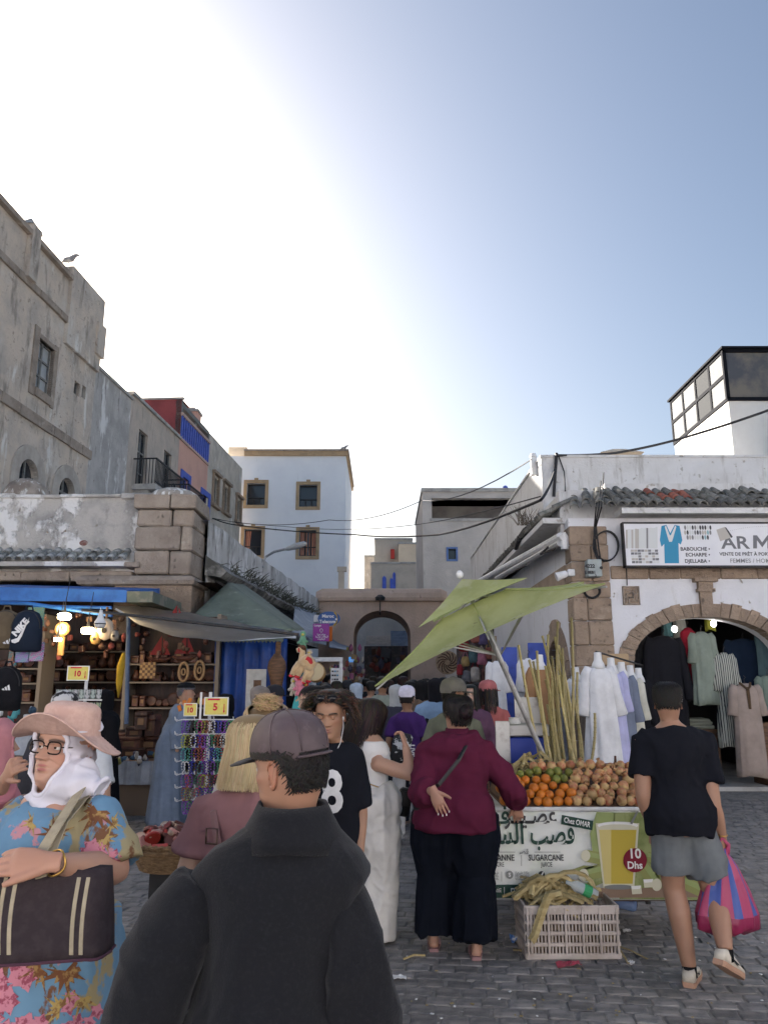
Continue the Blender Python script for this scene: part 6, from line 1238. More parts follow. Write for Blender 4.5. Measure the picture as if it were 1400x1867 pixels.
clutter(205,1372,296,1392,10.9,30,'small flat trinket on the white cloth table','trinkets on the white cloth table',sz=(6,13),ms=[m_goods[4],m_goods[2],m_goods[6],m_white,m_goods[3]]);clutter(0,1290,70,1330,9.8,22,'small colourful item on the table at the left edge','items on the left edge table',sz=(8,16),ms=[mat('turquoise_box',(.1,.35,.38)),m_goods[3],m_goods[0],m_white])
# backpacks
def backpack(px,py,Y,w,h,m,label,logo=None,lm=None):
 p=at(px,py,Y);t=thing('backpack',label,'backpack',p);b=MB();b.tube([p+Vector((0,0,-h*.5)),p+Vector((0,0,-h*.46)),p+Vector((0,0,-h*.1)),p+Vector((0,0,h*.25)),p+Vector((0,0,h*.42)),p+Vector((0,0,h*.5))],[(w*.4,.06),(w*.5,.1),(w*.5,.11),(w*.46,.1),(w*.34,.07),(w*.12,.03)],18,side=(1,0,0));body=b.build('body',m,t,smooth=True)
 b=MB();b.tube([p+Vector((-.05,0,h*.46)),p+Vector((-.03,0,h*.6)),p+Vector((.03,0,h*.6)),p+Vector((.05,0,h*.46))],.01,6);b.build('handle',m,t);b=MB();b.tube([p+Vector((w*.5*math.cos(a_)*.93,-.045,h*(.05+.42*math.sin(a_))))for a_ in np.linspace(.0,math.pi,13)],.006,5);b.build('zip',m_wire,t)
 return t,p
t,p=backpack(50,1150,9.0,.36,.48,cloth('navy_nylon',(.018,.026,.045),.3),'navy backpack with big white swoosh logo hanging at left shop')
b=MB();u_=Vector((math.cos(R(52)),0,math.sin(R(52))));w_=Vector((-math.sin(R(52)),0,math.cos(R(52))));o_=p+Vector((-.035,-.118,-.1));
sw=[(-.02,.03),(-.06,.055),(-.075,.03),(-.06,-.005),(-.02,-.025),(.05,-.01),(.26,.07),(.06,.025),(.0,.015)]
poly(b,o_,u_,w_,sw);vs,fs=text_geo('NIKE',.1,.006);b.add([o_+u_*(.0+x)+w_*(.04+y)+Vector((0,-.004,0))for x,y in vs],fs);b.build('logo',m_white,t)
t,p=backpack(10,1148,9.1,.36,.46,cloth('olive_tan_nylon',(.15,.115,.075),.3),'olive tan backpack hanging at the left frame edge');b=MB()
for k in range(3):poly(b,p+Vector((.06+.035*k,-.115,-.17)),UX,UZ,[(0,0),(.028,0),(.008,.025+.022*k),(-.016,.014+.02*k)])
b.build('logo',m_white,t)
t,p=backpack(12,1255,9.0,.36,.5,cloth('black_nylon',(.015,.015,.018),.3),'black backpack with small white logo hanging under the tan backpack');b=MB()
for k in range(3):poly(b,p+Vector((.02+.03*k,-.115,-.02)),UX,UZ,[(0,0),(.024,0),(.006,.022+.02*k),(-.014,.012+.018*k)])
b.build('logo',m_white,t)
def maze_mat(name,c1,c2):
 m=mat(name,c1);n=m.node_tree.nodes;L=m.node_tree.links;ch_=n.new('ShaderNodeTexBrick');ch_.inputs['Scale'].default_value=16;ch_.inputs['Color1'].default_value=(*c1,1);ch_.inputs['Color2'].default_value=(.05,.3,.32,1);ch_.inputs['Mortar'].default_value=(*c2,1);ch_.inputs['Mortar Size'].default_value=.03;tcn=n.new('ShaderNodeTexCoord');mp=n.new('ShaderNodeMapping');mp.inputs['Rotation'].default_value=(R(90),0,R(35));L.new(tcn.outputs['Object'],mp.inputs[0]);L.new(mp.outputs[0],ch_.inputs[0]);L.new(ch_.outputs[0],n['Principled BSDF'].inputs['Base Color']);return m
for i,(px,py,w,h,lb)in enumerate(((68,1188,.16,.22,'magenta and teal patterned pouch below the navy backpack'),(40,1192,.18,.2,'purple patterned pouch below the navy backpack'),(24,1200,.09,.2,'small tan and red pouch below the backpacks'),(66,1125,.2,.24,'green patterned bag behind the navy backpack'))):
 p=at(px,py,9.1 if i<3 else 9.6);b=MB();b.bbox(p,(w,.04,h),None,.015);tag(b.build('pouch',[maze_mat('pouch_print_a',(.4,.05,.3),(.6,.5,.6)),maze_mat('pouch_print_b',(.2,.07,.4),(.5,.45,.6)),maze_mat('pouch_print_c',(.4,.2,.1),(.3,.05,.05)),maze_mat('pouch_print_d',(.05,.3,.2),(.5,.3,.1))][i],origin=p),lb,'pouch')
# ================================================================== bracelet rack, postcard rack, basket
def price_sign(px0,py0,px1,py1,Y,num,label,arrow=True,rot=0):
 a,c=at(px0,py0,Y),at(px1,py1,Y);t=thing('price_sign',label,'sign',((a.x+c.x)/2,Y,c.z));b=MB();b.box(a.x,c.x,Y,Y+.006,c.z,a.z);b.build('border',m_white,t)
 w,h=c.x-a.x,a.z-c.z;b=MB();b.box(a.x+w*.05,c.x-w*.05,Y-.002,Y,c.z+h*.06,a.z-h*.06);b.build('card',mat('yellow_card',(.66,.58,.16),[((.6,.5,.12),20,.4,.6)]),t)
 b=MB();put_text(b,num,Vector(((a.x+c.x)/2-w*.03,Y-.002,c.z+h*.3)),UX,UZ,h*.52,h*.02,'CENTER',lift=.002)
 if arrow:x=c.x-w*.17;poly(b,(x,Y-.002,c.z+h*.14),UX,UZ,[(0,0),(w*.045,h*.14),(w*.016,h*.14),(w*.016,h*.5),(-w*.016,h*.5),(-w*.016,h*.14),(-w*.045,h*.14)],0,.002)
 poly(b,(a.x+w*.15,Y-.002,a.z-h*.17),UX,UZ,[(0,0),(w*.5,.0),(w*.5,h*.09),(0,h*.09)],0,.002)
 b.build('print',mat('price_red',(.5,.02,.05)),t);return t
YK=6.5
price_sign(373,1271,416,1305,YK-.05,'5','yellow price card reading 5 on the bracelet rack');price_sign(336,1282,359,1306,YK-.08,'10','small tilted yellow price card reading 10 on the bracelet rack',False);price_sign(124,1214,162,1241,6.9,'10','yellow price card reading 10 above the postcard rack')
rk_=thing('bracelet_rack','white wire rack packed with colourful bead bracelets','rack',at(372,1500,YK)*Vector((1,1,0))if False else(at(372,1400,YK).x,YK,0));m_ww=mat('white_wire',(.62,.62,.62),rough=.4)
b=MB();b.tube([(at(372,1400,YK).x,YK+.12,0),(at(372,1400,YK).x,YK+.12,at(372,1262,YK).z)],.014,8);b.build('pole',m_ww,rk_);b=MB();b.lathe([(.24,0),(.24,.02),(.03,.04)],(at(372,1400,YK).x,YK+.12,0),18);b.build('base',m_ww,rk_)
b=MB();b.box(at(368,1310,YK).x-.008,at(368,1310,YK).x+.008,YK-.06,YK-.05,at(368,1312,YK).z,at(368,1262,YK).z);b.build('sign_post',m_ww,rk_)
rows_=[1312,1338,1362,1386,1410,1434,1458]
bc=[(.12,.04,.3),(.35,.05,.08),(.04,.05,.3),(.3,.32,.05),(.3,.1,.05),(.02,.02,.025),(.2,.06,.35),(.08,.3,.3),(.1,.05,.03),(.5,.5,.5),(.35,.04,.2),(.05,.2,.1)]
bms=[]
for k,c in enumerate(bc):
 q=MB();nb=13
 for i in range(nb):a_=2*math.pi*i/nb;q.ell((.019*math.cos(a_),.004*math.sin(2*a_),.045*math.sin(a_)),(.0065,)*3,None,6,4)
 bms.append(q.mesh('bracelet',mat('bead_%d'%k,c,rough=.25,spec=.6),smooth=True))
for r_,py in enumerate(rows_):
 z=at(372,py,YK).z;q=MB();q.tube([(at(334,py,YK).x,YK,z),(at(434,py,YK).x,YK,z)],.005,5);q.build('wire',m_ww,rk_)
 n=17
 for k in range(n):
  x=at(338+94*k/(n-1),py,YK).x;yj=random.uniform(-.03,0);ci_=(k//2*5+r_*3+random.choice((0,0,0,1)))%12
  o=bpy.data.objects.new('bracelet',bms[ci_]);COL.objects.link(o);o.location=(x,YK-.02+yj,z-.055);o.rotation_euler=(random.uniform(-.1,.1),random.uniform(-.12,.12),random.uniform(-.9,.9));o.scale=(1.1,1.1,1.05);tag(o,('violet crimson navy lime rust black purple teal brown white magenta green'.split()[ci_])+' bead bracelet, '+ORD[k]+' from the left in row '+('one two three four five six seven'.split()[r_]),'bracelet','bracelets on the wire rack')
 for s in range(4):x=at(324+35*s,py,YK).x;h=MB();h.tube([(x,YK,z),(x,YK-.07,z),(x,YK-.085,z+.025)],.004,4);h.build('hook',m_ww,rk_)
 h=MB();x=at(333,py,YK).x;h.tube([(x,YK,z),(x-.04,YK-.03,z-.01),(x-.055,YK-.03,z+.02)],.005,4);h.build('hook',m_ww,rk_)
for k in range(9): # small key rings at top
 p=at(328+9*k,1282+random.uniform(-8,10),YK+.1);b=MB();b.bbox(p,(.03,.012,.05),rot3(0,random.uniform(-.4,.4),0),.004);tag(b.build('key_ring',random.choice((m_goods[0],m_goods[6],mat('orange_bead',(.5,.16,.03)))),origin=p),'small red and orange trinket at the top of the bracelet rack','trinket','trinkets at the rack top')
pr=thing('postcard_rack','white revolving postcard rack behind the pink hat','rack',(at(145,1280,7).x,7,0));xk0,xk1=at(103,1262,7).x,at(187,1262,7).x
b=MB();xm2=(xk0+xk1)/2;b.tube([(xm2,7.15,0),(xm2,7.15,at(145,1235,7).z)],.016,8);b.build('pole',m_ww,pr);b=MB();b.lathe([(.25,0),(.25,.02),(.03,.04)],(xm2,7.15,0),16);b.build('base',m_ww,pr)
for r_ in range(5):
 z=at(145,1275+r_*24,7).z;q=MB();q.box(xk0,xk1,7.0,7.012,z-.012,z);q.build('wire_tray',m_ww,pr)
 for k in range(8):
  x=xk0+(xk1-xk0)*(k+.5)/8;h=MB();h.bbox((x,6.992,z+.045),(.045,.004,.08),rot3(-.15,random.uniform(-.05,.05),0),.001);o=h.build('postcard',mat('postcard_%d'%((k*3+r_)%6),[(.35,.4,.36),(.5,.46,.35),(.2,.32,.36),(.42,.42,.42),(.3,.34,.2),(.5,.3,.2)][(k*3+r_)%6],[((.12,.14,.14),40,.5,.6)]),origin=(x,7,z));tag(o,'small picture card in the white postcard rack','postcard','cards in the postcard rack')
# basket of painted wooden castanets
bp=at(318,1545,4.6);bk=thing('wicker_basket','round wicker basket full of red wooden trinkets on a black stand','basket',(bp.x,bp.y,0));rb_=.225;zr_=at(318,1535,4.6).z
m_wick=mat('wicker',(.3,.19,.095),[((.17,.1,.05),30,.4,.6,(1,1,6)),((.4,.28,.15),20,.58,.7)],bump=.9,bscale=60,bdist=.01,bstretch=(1,1,5))
b=MB();b.lathe([(rb_*.8,zr_-.13),(rb_*.97,zr_-.06),(rb_*1.02,zr_),(rb_*.95,zr_),(rb_*.88,zr_-.06),(.01,zr_-.06)],(bp.x,bp.y,0),40);b.build('bowl',m_wick,bk)
b=MB()
for k in range(44):a0=2*math.pi*k/44;b.tube([(bp.x+rb_*1.02*math.cos(a0+s*.11),bp.y+rb_*1.02*math.sin(a0+s*.11),zr_+.012*(1 if s==1 else 0))for s in range(3)],.012,5)
b.build('braided_rim',m_wick,bk)
for j in range(5):
 b=MB();z=zr_-.02-j*.024;rr=rb_*(1.0-.055*j)+.004;b.tube([(bp.x+(rr+.004*math.sin(k*9))*math.cos(k*.157),bp.y+(rr+.004*math.sin(k*9))*math.sin(k*.157),z)for k in range(41)],.0115,5);b.build('wicker_band',m_wick,bk)
b=MB();b.box(bp.x-.1,bp.x+.12,bp.y-.1,bp.y+.1,0,zr_-.13);b.build('stand',plain('black_stand',(.02,.02,.022),.6),bk)
m_cas=[mat('castanet_%d'%i,c,rough=.35,rand=.25)for i,c in enumerate([(.22,.05,.05),(.3,.12,.1),(.42,.2,.17),(.12,.04,.03),(.35,.04,.03),(.46,.33,.25)])]
for k in range(64):
 a_=random.uniform(0,6.28);rr=rb_*.92*math.sqrt(random.random());h=.085*(1-(rr/rb_)**2)+.01;p=Vector((bp.x+rr*math.cos(a_),bp.y+rr*math.sin(a_),zr_+h*random.uniform(.55,1.1)-.01));b=MB();Rm=rot3(random.uniform(-.9,.9),random.uniform(-.9,.9),random.uniform(0,6))
 if k%3==0:b.lathe([(.004,-.008),(.042,-.01),(.045,0),(.042,.01),(.035,.006),(.004,.006)],p,16,Rm)
 elif k%3==1:b.tube([p+Rm@Vector((-.055,0,0)),p+Rm@Vector((.055,0,0))],.012,9)
 else:b.bbox(p,(.085,.035,.02),Rm,.005)
 tag(b.build('wooden_trinket',random.choice(m_cas),origin=p,smooth=k%3==1),'red or brown painted wooden trinket in the wicker basket','trinket','wooden trinkets in the basket')
# ================================================================== plush toys
m_plush=mat('cream_plush',(.52,.38,.22),[((.44,.3,.16),14,.4,.6)],rough=.95,sheen=.5,bump=.5,bscale=90,bdist=.006);m_redp=mat('red_felt',(.45,.03,.04),rough=.9);m_brp=mat('brown_felt',(.08,.035,.02),rough=.95)
YP=6.6;Q_=lambda px,py,d=0:at(px,py,YP)+Vector((0,d,0))
cmx=thing('plush_camel','cream plush camel with red feet hanging on the toy pole','plush toy',Q_(553,1230))
b=MB();b.tube([Q_(541,1186),Q_(548,1184),Q_(552,1190),Q_(549,1202),Q_(548,1210)],[.018,.03,.026,.022,.03],10);b.tube([Q_(546,1206),Q_(552,1208),Q_(561,1204),Q_(566,1212),Q_(562,1222)],[.03,.055,.065,.06,.04],12)
for(p0,p1,p2)in(((547,1210),(538,1220),(533,1231)),((552,1214),(546,1225),(543,1232)),((560,1214),(560,1228),(553,1243)),((564,1212),(568,1226),(562,1240))):b.tube([Q_(*p0),Q_(*p1),Q_(*p2)],[.035,.028,.024],10)
b.build('body',m_plush,cmx,smooth=True)
b=MB();b.ell(Q_(552,1181,.0),(.03,.03,.025));b.tube([Q_(549,1180),Q_(545,1177)],.014,6);b.build('hair_tuft',m_brp,cmx,smooth=True);b=MB();b.tube([Q_(545,1182,-.03),Q_(546,1189,-.03)],.006,5);b.tube([Q_(560,1200,-.05),Q_(566,1204,-.05),Q_(568,1210,-.04)],.02,8);b.build('harness',m_redp,cmx)
for p in((532,1232),(542,1234),(552,1245),(562,1242)):b=MB();b.ell(Q_(*p),(.026,.024,.014));b.build('foot',m_redp,cmx,smooth=True)
for(px,py)in((542,1184),):b=MB();b.ell(Q_(546,1183,-.028),(.006,.004,.006));b.build('eye',m_wire,cmx)
pk=thing('plush_rabbit','pink plush rabbit hanging below the plush camel','plush toy',Q_(545,1250));m_pk=mat('pink_plush',(.5,.16,.22),rough=.95,sheen=.5,bump=.4,bscale=90,bdist=.006);b=MB();b.ell(Q_(546,1247),(.035,.035,.035));b.ell(Q_(546,1256),(.03,.03,.04));b.tube([Q_(543,1243),Q_(538,1236),Q_(536,1238)],[.014,.016,.008],8);b.tube([Q_(549,1243),Q_(552,1236),Q_(555,1238)],[.014,.016,.008],8);b.tube([Q_(541,1253),Q_(535,1258)],.015,8);b.tube([Q_(551,1253),Q_(556,1258)],.015,8);b.tube([Q_(544,1261),Q_(541,1268)],.018,8);b.tube([Q_(549,1261),Q_(552,1268)],.018,8);b.build('body',m_pk,pk,smooth=True);b=MB();b.ell(Q_(546,1240),(.022,.02,.014));b.build('bow',m_redp,pk)
for(cx_,cy_,c,lb)in((534,1252,(.42,.38,.3),'grey and yellow plush toy left of the pink rabbit'),(556,1258,(.4,.05,.05),'red plush toy right of the pink rabbit'),(551,1166,(.1,.25,.16),'green and yellow plush flower on top of the toy pole'),(563,1200,(.45,.36,.28),'cream plush toy hanging behind the camel'),(548,1272,(.4,.3,.2),'tan plush toy at the bottom of the toy pole')):
 t=thing('plush_toy',lb,'plush toy',Q_(cx_,cy_,.1));m=mat('plush_%d'%cx_,c,rough=.95,sheen=.4,bump=.4,bscale=90,bdist=.006);b=MB();p=Q_(cx_,cy_,.06);b.ell(p,(.03,.03,.035));b.ell(p+Vector((0,0,.05)),(.026,.026,.026));b.tube([p,p+Vector((-.045,0,-.03))],[.016,.012],7);b.tube([p,p+Vector((.045,0,-.02))],[.016,.012],7);b.tube([p,p+Vector((-.02,0,-.075))],[.018,.014],7);b.tube([p,p+Vector((.025,0,-.075))],[.018,.014],7);b.build('body',m,t,smooth=True);b=MB();b.ell(p+Vector((0,-.024,.045)),(.012,.008,.01));b.build('muzzle',mat('yellow_felt',(.5,.4,.08)),t)
tp=thing('toy_pole','turquoise and red cloth wrapped pole holding the plush toys','pole',(Q_(545,1300).x,YP+.1,0));b=MB();b.tube([(Q_(547,1300).x,YP+.12,0),(Q_(549,1300).x,YP+.12,at(549,1160,YP).z)],.018,8);b.build('pole',m_wood,tp);b=MB();b.tube([Q_(552,1225,.09),Q_(546,1262,.08),Q_(541,1290,.06),Q_(540,1330,.06)],[(.03,.02),(.035,.02),(.045,.02),(.03,.02)],8);b.build('turquoise_cloth',cloth('turquoise_cloth',(.06,.32,.34)),tp,smooth=True);b=MB();b.tube([Q_(557,1235,.05),Q_(560,1262,.05),Q_(554,1295,.05)],[.012,.016,.01],8);b.build('red_tube',m_redp,tp,smooth=True)
dm=thing('hand_drum','round hand drum with pale skin hanging beside the plush toys','drum',at(576,1222,7));b=MB();p=at(576,1226,7);Rm=rot3(R(75),R(-25),0);b.lathe([(.085,-.03),(.085,.03),(.078,.03),(.078,-.03)],p,20,Rm,cap=False);b.build('hoop',mat('honey_hoop',(.35,.22,.1)),dm);b=MB();b.lathe([(.001,.024),(.08,.024),(.08,.028),(.001,.028)],p,20,Rm);b.build('skin',mat('drum_skin',(.55,.45,.28)),dm)
# ================================================================== people: builder
def lerp3(a,b,t):return Vector(a).lerp(Vector(b),t)
def solid(mbs,voxel,smooth=6,wr=None):
 """union of closed pieces as one continuous surface; wr(co, no) -> displacement array"""
 me=mbs.mesh('tmp',[]);o=bpy.data.objects.new('tmp',me)
 r=o.modifiers.new('r','REMESH');r.mode='VOXEL';r.voxel_size=voxel;r.use_smooth_shade=True
 if smooth:s=o.modifiers.new('s','SMOOTH');s.factor=.5;s.iterations=smooth
 m2=evaluated(o)
 bpy.data.objects.remove(o);bpy.data.meshes.remove(me)
 n=len(m2.vertices);co=np.empty(n*3,np.float32);m2.vertices.foreach_get('co',co);co=co.reshape(-1,3)
 if wr is not None and n:
  no=np.empty(n*3,np.float32);m2.vertex_normals.foreach_get('vector',no);no=no.reshape(-1,3)
  co=co+no*wr(co)[:,None]
 fs=[tuple(p.vertices)for p in m2.polygons];bpy.data.meshes.remove(m2)
 return co,fs
def wrinkle(amp=.008,freq=9,st=(1,1,1),seed=0,ridge=True):
 def f(co):
  q=np.asarray(co,float)*np.array(st)*freq+np.array([seed*3.3,seed*1.7,seed*.9]);w=np.zeros_like(q);w[:,0]=vnoise(q*.5);w[:,2]=vnoise(q*.5+5)
  a=vnoise(q+w*1.3);b_=vnoise(q*2.3+9)
  return amp*((1-2*np.minimum(1,np.abs(a)*2.2))+.4*b_)if ridge else amp*(a+.5*b_)
 return f
_perm=np.random.default_rng(3).uniform(-1,1,4096)
def vnoise(p):
 """smooth value noise in [-1, 1], vectorised"""
 i=np.floor(p).astype(np.int64);f=p-i;f=f*f*(3-2*f);r=0
 for dx in(0,1):
  for dy in(0,1):
   for dz in(0,1):
    h=_perm[((i[:,0]+dx)*73856093^(i[:,1]+dy)*19349663^(i[:,2]+dz)*83492791)&4095]
    r=r+h*(f[:,0]if dx else 1-f[:,0])*(f[:,1]if dy else 1-f[:,1])*(f[:,2]if dz else 1-f[:,2])
 return r
def obj_from(name,co,fs,mats,parent,col=None,smooth=True,mi=None):
 me=bpy.data.meshes.new(name);me.from_pydata(np.asarray([tuple(c)for c in co],dtype=np.float32).tolist(),[],fs)
 for m in(mats if isinstance(mats,(list,tuple))else[mats]):me.materials.append(m)
 if smooth:me.polygons.foreach_set('use_smooth',[True]*len(me.polygons))
 if col is not None:set_col(me,col)
 if mi is not None:me.polygons.foreach_set('material_index',mi)
 o=bpy.data.objects.new(name,me);COL.objects.link(o);o.parent=parent;return o
# ---- head: chin at z = 0, crown at z = HH, face towards +y
HT=np.array([[-.62,.045,-.080,.066],[-.45,.040,-.076,.060],[-.2,.042,-.070,.057],[-.06,.062,-.066,.056],[.0,.086,-.066,.052],[.05,.094,-.068,.054],[.12,.097,-.074,.058],[.2,.097,-.084,.0635],[.28,.097,-.092,.067],[.36,.095,-.098,.070],[.45,.094,-.103,.0725],[.53,.092,-.106,.0745],[.62,.096,-.108,.076],[.72,.094,-.108,.077],[.8,.087,-.103,.0755],[.88,.071,-.091,.067],[.94,.050,-.070,.052],[.98,.028,-.045,.032],[1.0,.004,-.02,.008]])
HH=.225
_HP=[[float(np.interp(-.7+k*.001,HT[:,0],HT[:,c]))for c in(1,2,3)]for k in range(1751)]
def hprof(t):return _HP[max(0,min(1750,int((t+.7)*1000+.5)))]
def head_geo(skin,lips=None,brow=(.03,.02,.015),age=0,wide=1.0,nose=1.0,beard=None,ear=True,rows=62,cols=64):
 lips=lips or(skin[0]*.8,skin[1]*.5,skin[2]*.5)
 ts=np.concatenate([np.linspace(-.62,0,9)[:-1],np.linspace(0,1,rows)]);V=[];C=[]
 ph=np.linspace(-math.pi,math.pi,cols,endpoint=False);ph=ph-.45*np.sin(ph)*1.0 # denser in front
 for t in ts:
 # smooth the table a little
  f,b_,w=np.mean([hprof(t+d)for d in(-.025,0,.025)],axis=0)if t<.985 else hprof(t);w*=wide
  mid=(f*.35+b_*.65)if t>0 else(f+b_)/2
  for p in ph:
   c,s=math.cos(p),math.sin(p);ex=.9
   x=w*math.copysign(abs(s)**ex,s);y=mid+((f-mid)if c>0 else(mid-b_))*math.copysign(abs(c)**(.82 if c>0 else .9),c)
   col=np.array(skin,float);ax=abs(x)
   if c>0 and 0<=t<=1:
    g=lambda u,s_:math.exp(-(u/s_)**2)
    # nose
    if .33<t<.6:
     u=(t-.395);prof=.027*(max(0,1-(t-.395)/.19)**1.1 if t>=.395 else max(0,1-((.395-t)/.052)**2));sx=.0085+.0065*max(0,1-(t-.36)/.12)if t>.36 else .015
     y+=nose*prof*g(x,sx)
    y+=nose*.007*g(ax-.0135,.006)*g(t-.375,.03)
    y-=.0125*g(ax-.031,.0165)*g(t-.535,.05);y+=.0045*g(ax-.028,.026)*g(t-.622,.03)
    y+=.0055*g(x,.021)*g(t-.278,.022)+.0065*g(x,.018)*g(t-.215,.026)-.0045*g(x,.022)*g(t-.247,.0095);y-=.003*g(x,.02)*g(t-.165,.02)
    y+=.006*g(x,.022)*g(t-.07,.05);y+=.004*g(ax-.046,.02)*g(t-.43,.07)
    x+=math.copysign(.003*g(t-.43,.07)*g(ax-.06,.02),x)
    y-=age*.004*g(ax-(.022+.35*(.36-t)),.006)*(1 if .2<t<.38 else 0)
    lm=g(x,.021)*max(g(t-.276,.02),g(t-.218,.024));lm=min(1,max(0,(lm-.25)*2.2))*(1 if y>.06 else 0);col=col*(1-lm)+np.array(lips)*lm
    bt=.605+.03*(1-((ax-.03)/.024)**2);bm=(1 if .011<ax<.054 else 0)*g(t-bt,.018);bm=min(1,bm*1.5);col=col*(1-bm)+np.array(brow)*bm
    col=col*(1-.12*g(ax-.045,.02)*g(t-.4,.08)*np.array([0,1,1]));col=col*(1-.25*g(ax-.031,.02)*g(t-.51,.035))
   if beard is not None and-.02<t<.5:
    in_=(c>-.1)and(t<.34)and not(abs(x)<.03 and .17<t<.3)and(t<.2 or ax>.03 or .3<t<.345)
    if in_:col=col*.35+np.array(beard)*.65
   V.append((x,y,t*HH));C.append(col)
 n=cols;fs=[]
 for i in range(len(ts)-1):
  for k in range(n):a,b_=i*n+k,i*n+(k+1)%n;fs.append((a,b_,b_+n,a+n))
 fs.append(tuple(range((len(ts)-1)*n,len(ts)*n)))
 V,C=np.array(V),np.array(C)
 if ear:
  for s in(-1,1):
   b=MB();cx_,cz=.074*wide*s,.47*HH;out=Vector((s*.9,-.42,0)).normalized();fw=Vector((s*.42,.9,0)).normalized()
   P_=lambda u,z,d=0:Vector((cx_,-.012,cz))+fw*(-u)+Vector((0,0,z))+out*d
   rim=[P_(-.002,-.026,.0),P_(.006,-.031,.006),P_(.014,-.02,.009),P_(.02,0,.012),P_(.024,.018,.013),P_(.019,.031,.012),P_(.007,.034,.009),P_(-.003,.024,.003),P_(-.004,.012,0)]
   b.tube(rim,[.005,.0075,.0055,.005,.005,.005,.005,.0045,.004],7)
   b.tube([P_(.006,-.026,.002),P_(.008,-.01,.001),P_(.01,.008,.002),P_(.009,.025,.003)],[(.008,.005),(.013,.004),(.015,.004),(.011,.004)],8,side=fw)
   b.ell(P_(-.003,-.004,.003),(.004,.004,.007),None,6,5)
   o=len(V);V=np.vstack([V,np.array(b.v)]);C=np.vstack([C,np.tile(np.array(skin)*np.array([1.0,.85,.82]),(len(b.v),1))]);fs+=[tuple(o+i for i in f)for f in b.f]
 return V,fs,C
def eyes_geo(lid=.35,gaze=(0,0)):
 """eyeballs with iris; lids are skin shells. returns MB of eyes (3 materials), MB lids"""
 e=MB();l=MB()
 for s in(-1,1):
  c=Vector((.031*s,.0735,.532*HH));e.ell(c,(.0122,)*3,None,14,10)
  d=Vector((gaze[0],1,gaze[1])).normalized();Rm=d.to_track_quat('Z','Y').to_matrix()
  e.lathe([(.0001,.0127),(.0057,.0115),(.0058,.0108)],c,12,Rm,1);e.lathe([(.0001,.0131),(.0026,.0125),(.0027,.012)],c,10,Rm,2)
  for up in(1,-1): # lids as slices of a slightly larger ball
   amt=lid if up>0 else .72;rs=[]
   for j in range(6):
    el=math.asin(1-2*0);a0=(math.pi/2)*(1-j/5)+(math.asin(max(-1,min(1,1-2*lid)))if up>0 else R(33))*(j/5)
    rs.append([c+Vector((.0138*math.cos(a0)*math.sin(q),.0136*math.cos(a0)*math.cos(q),up*.0134*math.sin(a0)))for q in np.linspace(-1.5,1.5,11)])
   l.rings(rs,cap=False,closed=False)
 return e,l
m_eye=[mat('eye_white',(.62,.58,.55),rough=.2),mat('iris_brown',(.06,.03,.015),rough=.2),mat('pupil',(.005,.005,.005),rough=.1)]
m_skin=mat('skin',attr=True,rough=.48,sss=.12,bump=.12,bscale=160,bdist=.002,spec=.35,layers=())
m_hair=mat('hair',attr=True,rough=.55,spec=.25)
# ---- hand
def hand_tubes(mb,wr,d,pn,side,curl=(.3,.35,.4,.45),spread=.06,thumb=(.6,.35),s=1.0,tip=None):
 """wr wrist, d along the fingers, pn palm normal (towards the palm), side: direction of the thumb edge is d x pn * side"""
 wr=Vector(wr);d=Vector(d).normalized();pn=Vector(pn);pn=(pn-d*pn.dot(d)).normalized();th=d.cross(pn)*side
 mb.tube([wr-d*.03*s,wr+d*.012*s,wr+d*.045*s,wr+d*.085*s,wr+d*.096*s],[(.022*s,.027*s),(.017*s,.031*s),(.016*s,.040*s),(.0145*s,.042*s),(.009*s,.036*s)],14,side=pn)
 tips=[]
 for i,(off,ln)in enumerate(((.031,.072),(.0105,.080),(-.010,.075),(-.030,.060))):
  p=wr+d*(.082*s-abs(off)*.12)+th*off*s;a=0;dr=(d+th*(off*spread*30)).normalized();pts=[p-dr*.02,p];rad=[.009*s,.0092*s]
  for seg,fr in enumerate((.46,.3,.24)):
   a+=curl[i]*(1.0,1.1,.8)[seg];dd=dr*math.cos(a)+pn*math.sin(a);p=p+dd*ln*fr*s;pts.append(p);rad.append((.0086,.0076,.0058)[seg]*s)
  mb.tube(pts,rad,9);tips.append((pts[-1],dd,pn*math.cos(a)-dr*math.sin(a)))
 p=wr+d*.022*s+th*.026*s;dd=(d*math.cos(thumb[0])+th*math.sin(thumb[0]));pts=[p-dd*.012];rad=[.014*s]
 for seg,ln in enumerate((.034,.03,.026)):
  p=p+dd*ln*s;pts.append(p);rad.append((.0125,.0105,.0075)[seg]*s);dd=(dd+pn*thumb[1]*.8+d*.12).normalized()
 mb.tube(pts,rad,9);tips.append((pts[-1],dd,pn));return tips
# ---- rig
def rig(H=1.7,sw=.185,hipw=.09,J=None,lean=(0,0)):
 s=H/1.7
 j=dict(pel=(0,0,.93),hipL=(-hipw,0,.9),hipR=(hipw,0,.9),knL=(-hipw-.01,.02,.49),knR=(hipw+.01,.02,.49),anL=(-hipw-.015,-.02,.085),anR=(hipw+.015,-.02,.085),shL=(-sw,-.012,1.352),shR=(sw,-.012,1.352),elL=(-sw-.06,-.045,1.11),elR=(sw+.06,-.045,1.11),wrL=(-sw-.07,.03,.87),wrR=(sw+.07,.03,.87),neck=(0,-.02,1.44),head=(0,-.005,1.47))
 out={}
 for k,v in j.items():
  v=Vector(v)*s
  if v.z>.95*s:f=(v.z-.93*s)/(.54*s);v=v+Vector((lean[0]*f,lean[1]*f,0))
  out[k]=v
 for k,v in(J or{}).items():out[k]=Vector(v)
 out['s']=s;out['lean']=lean;return out
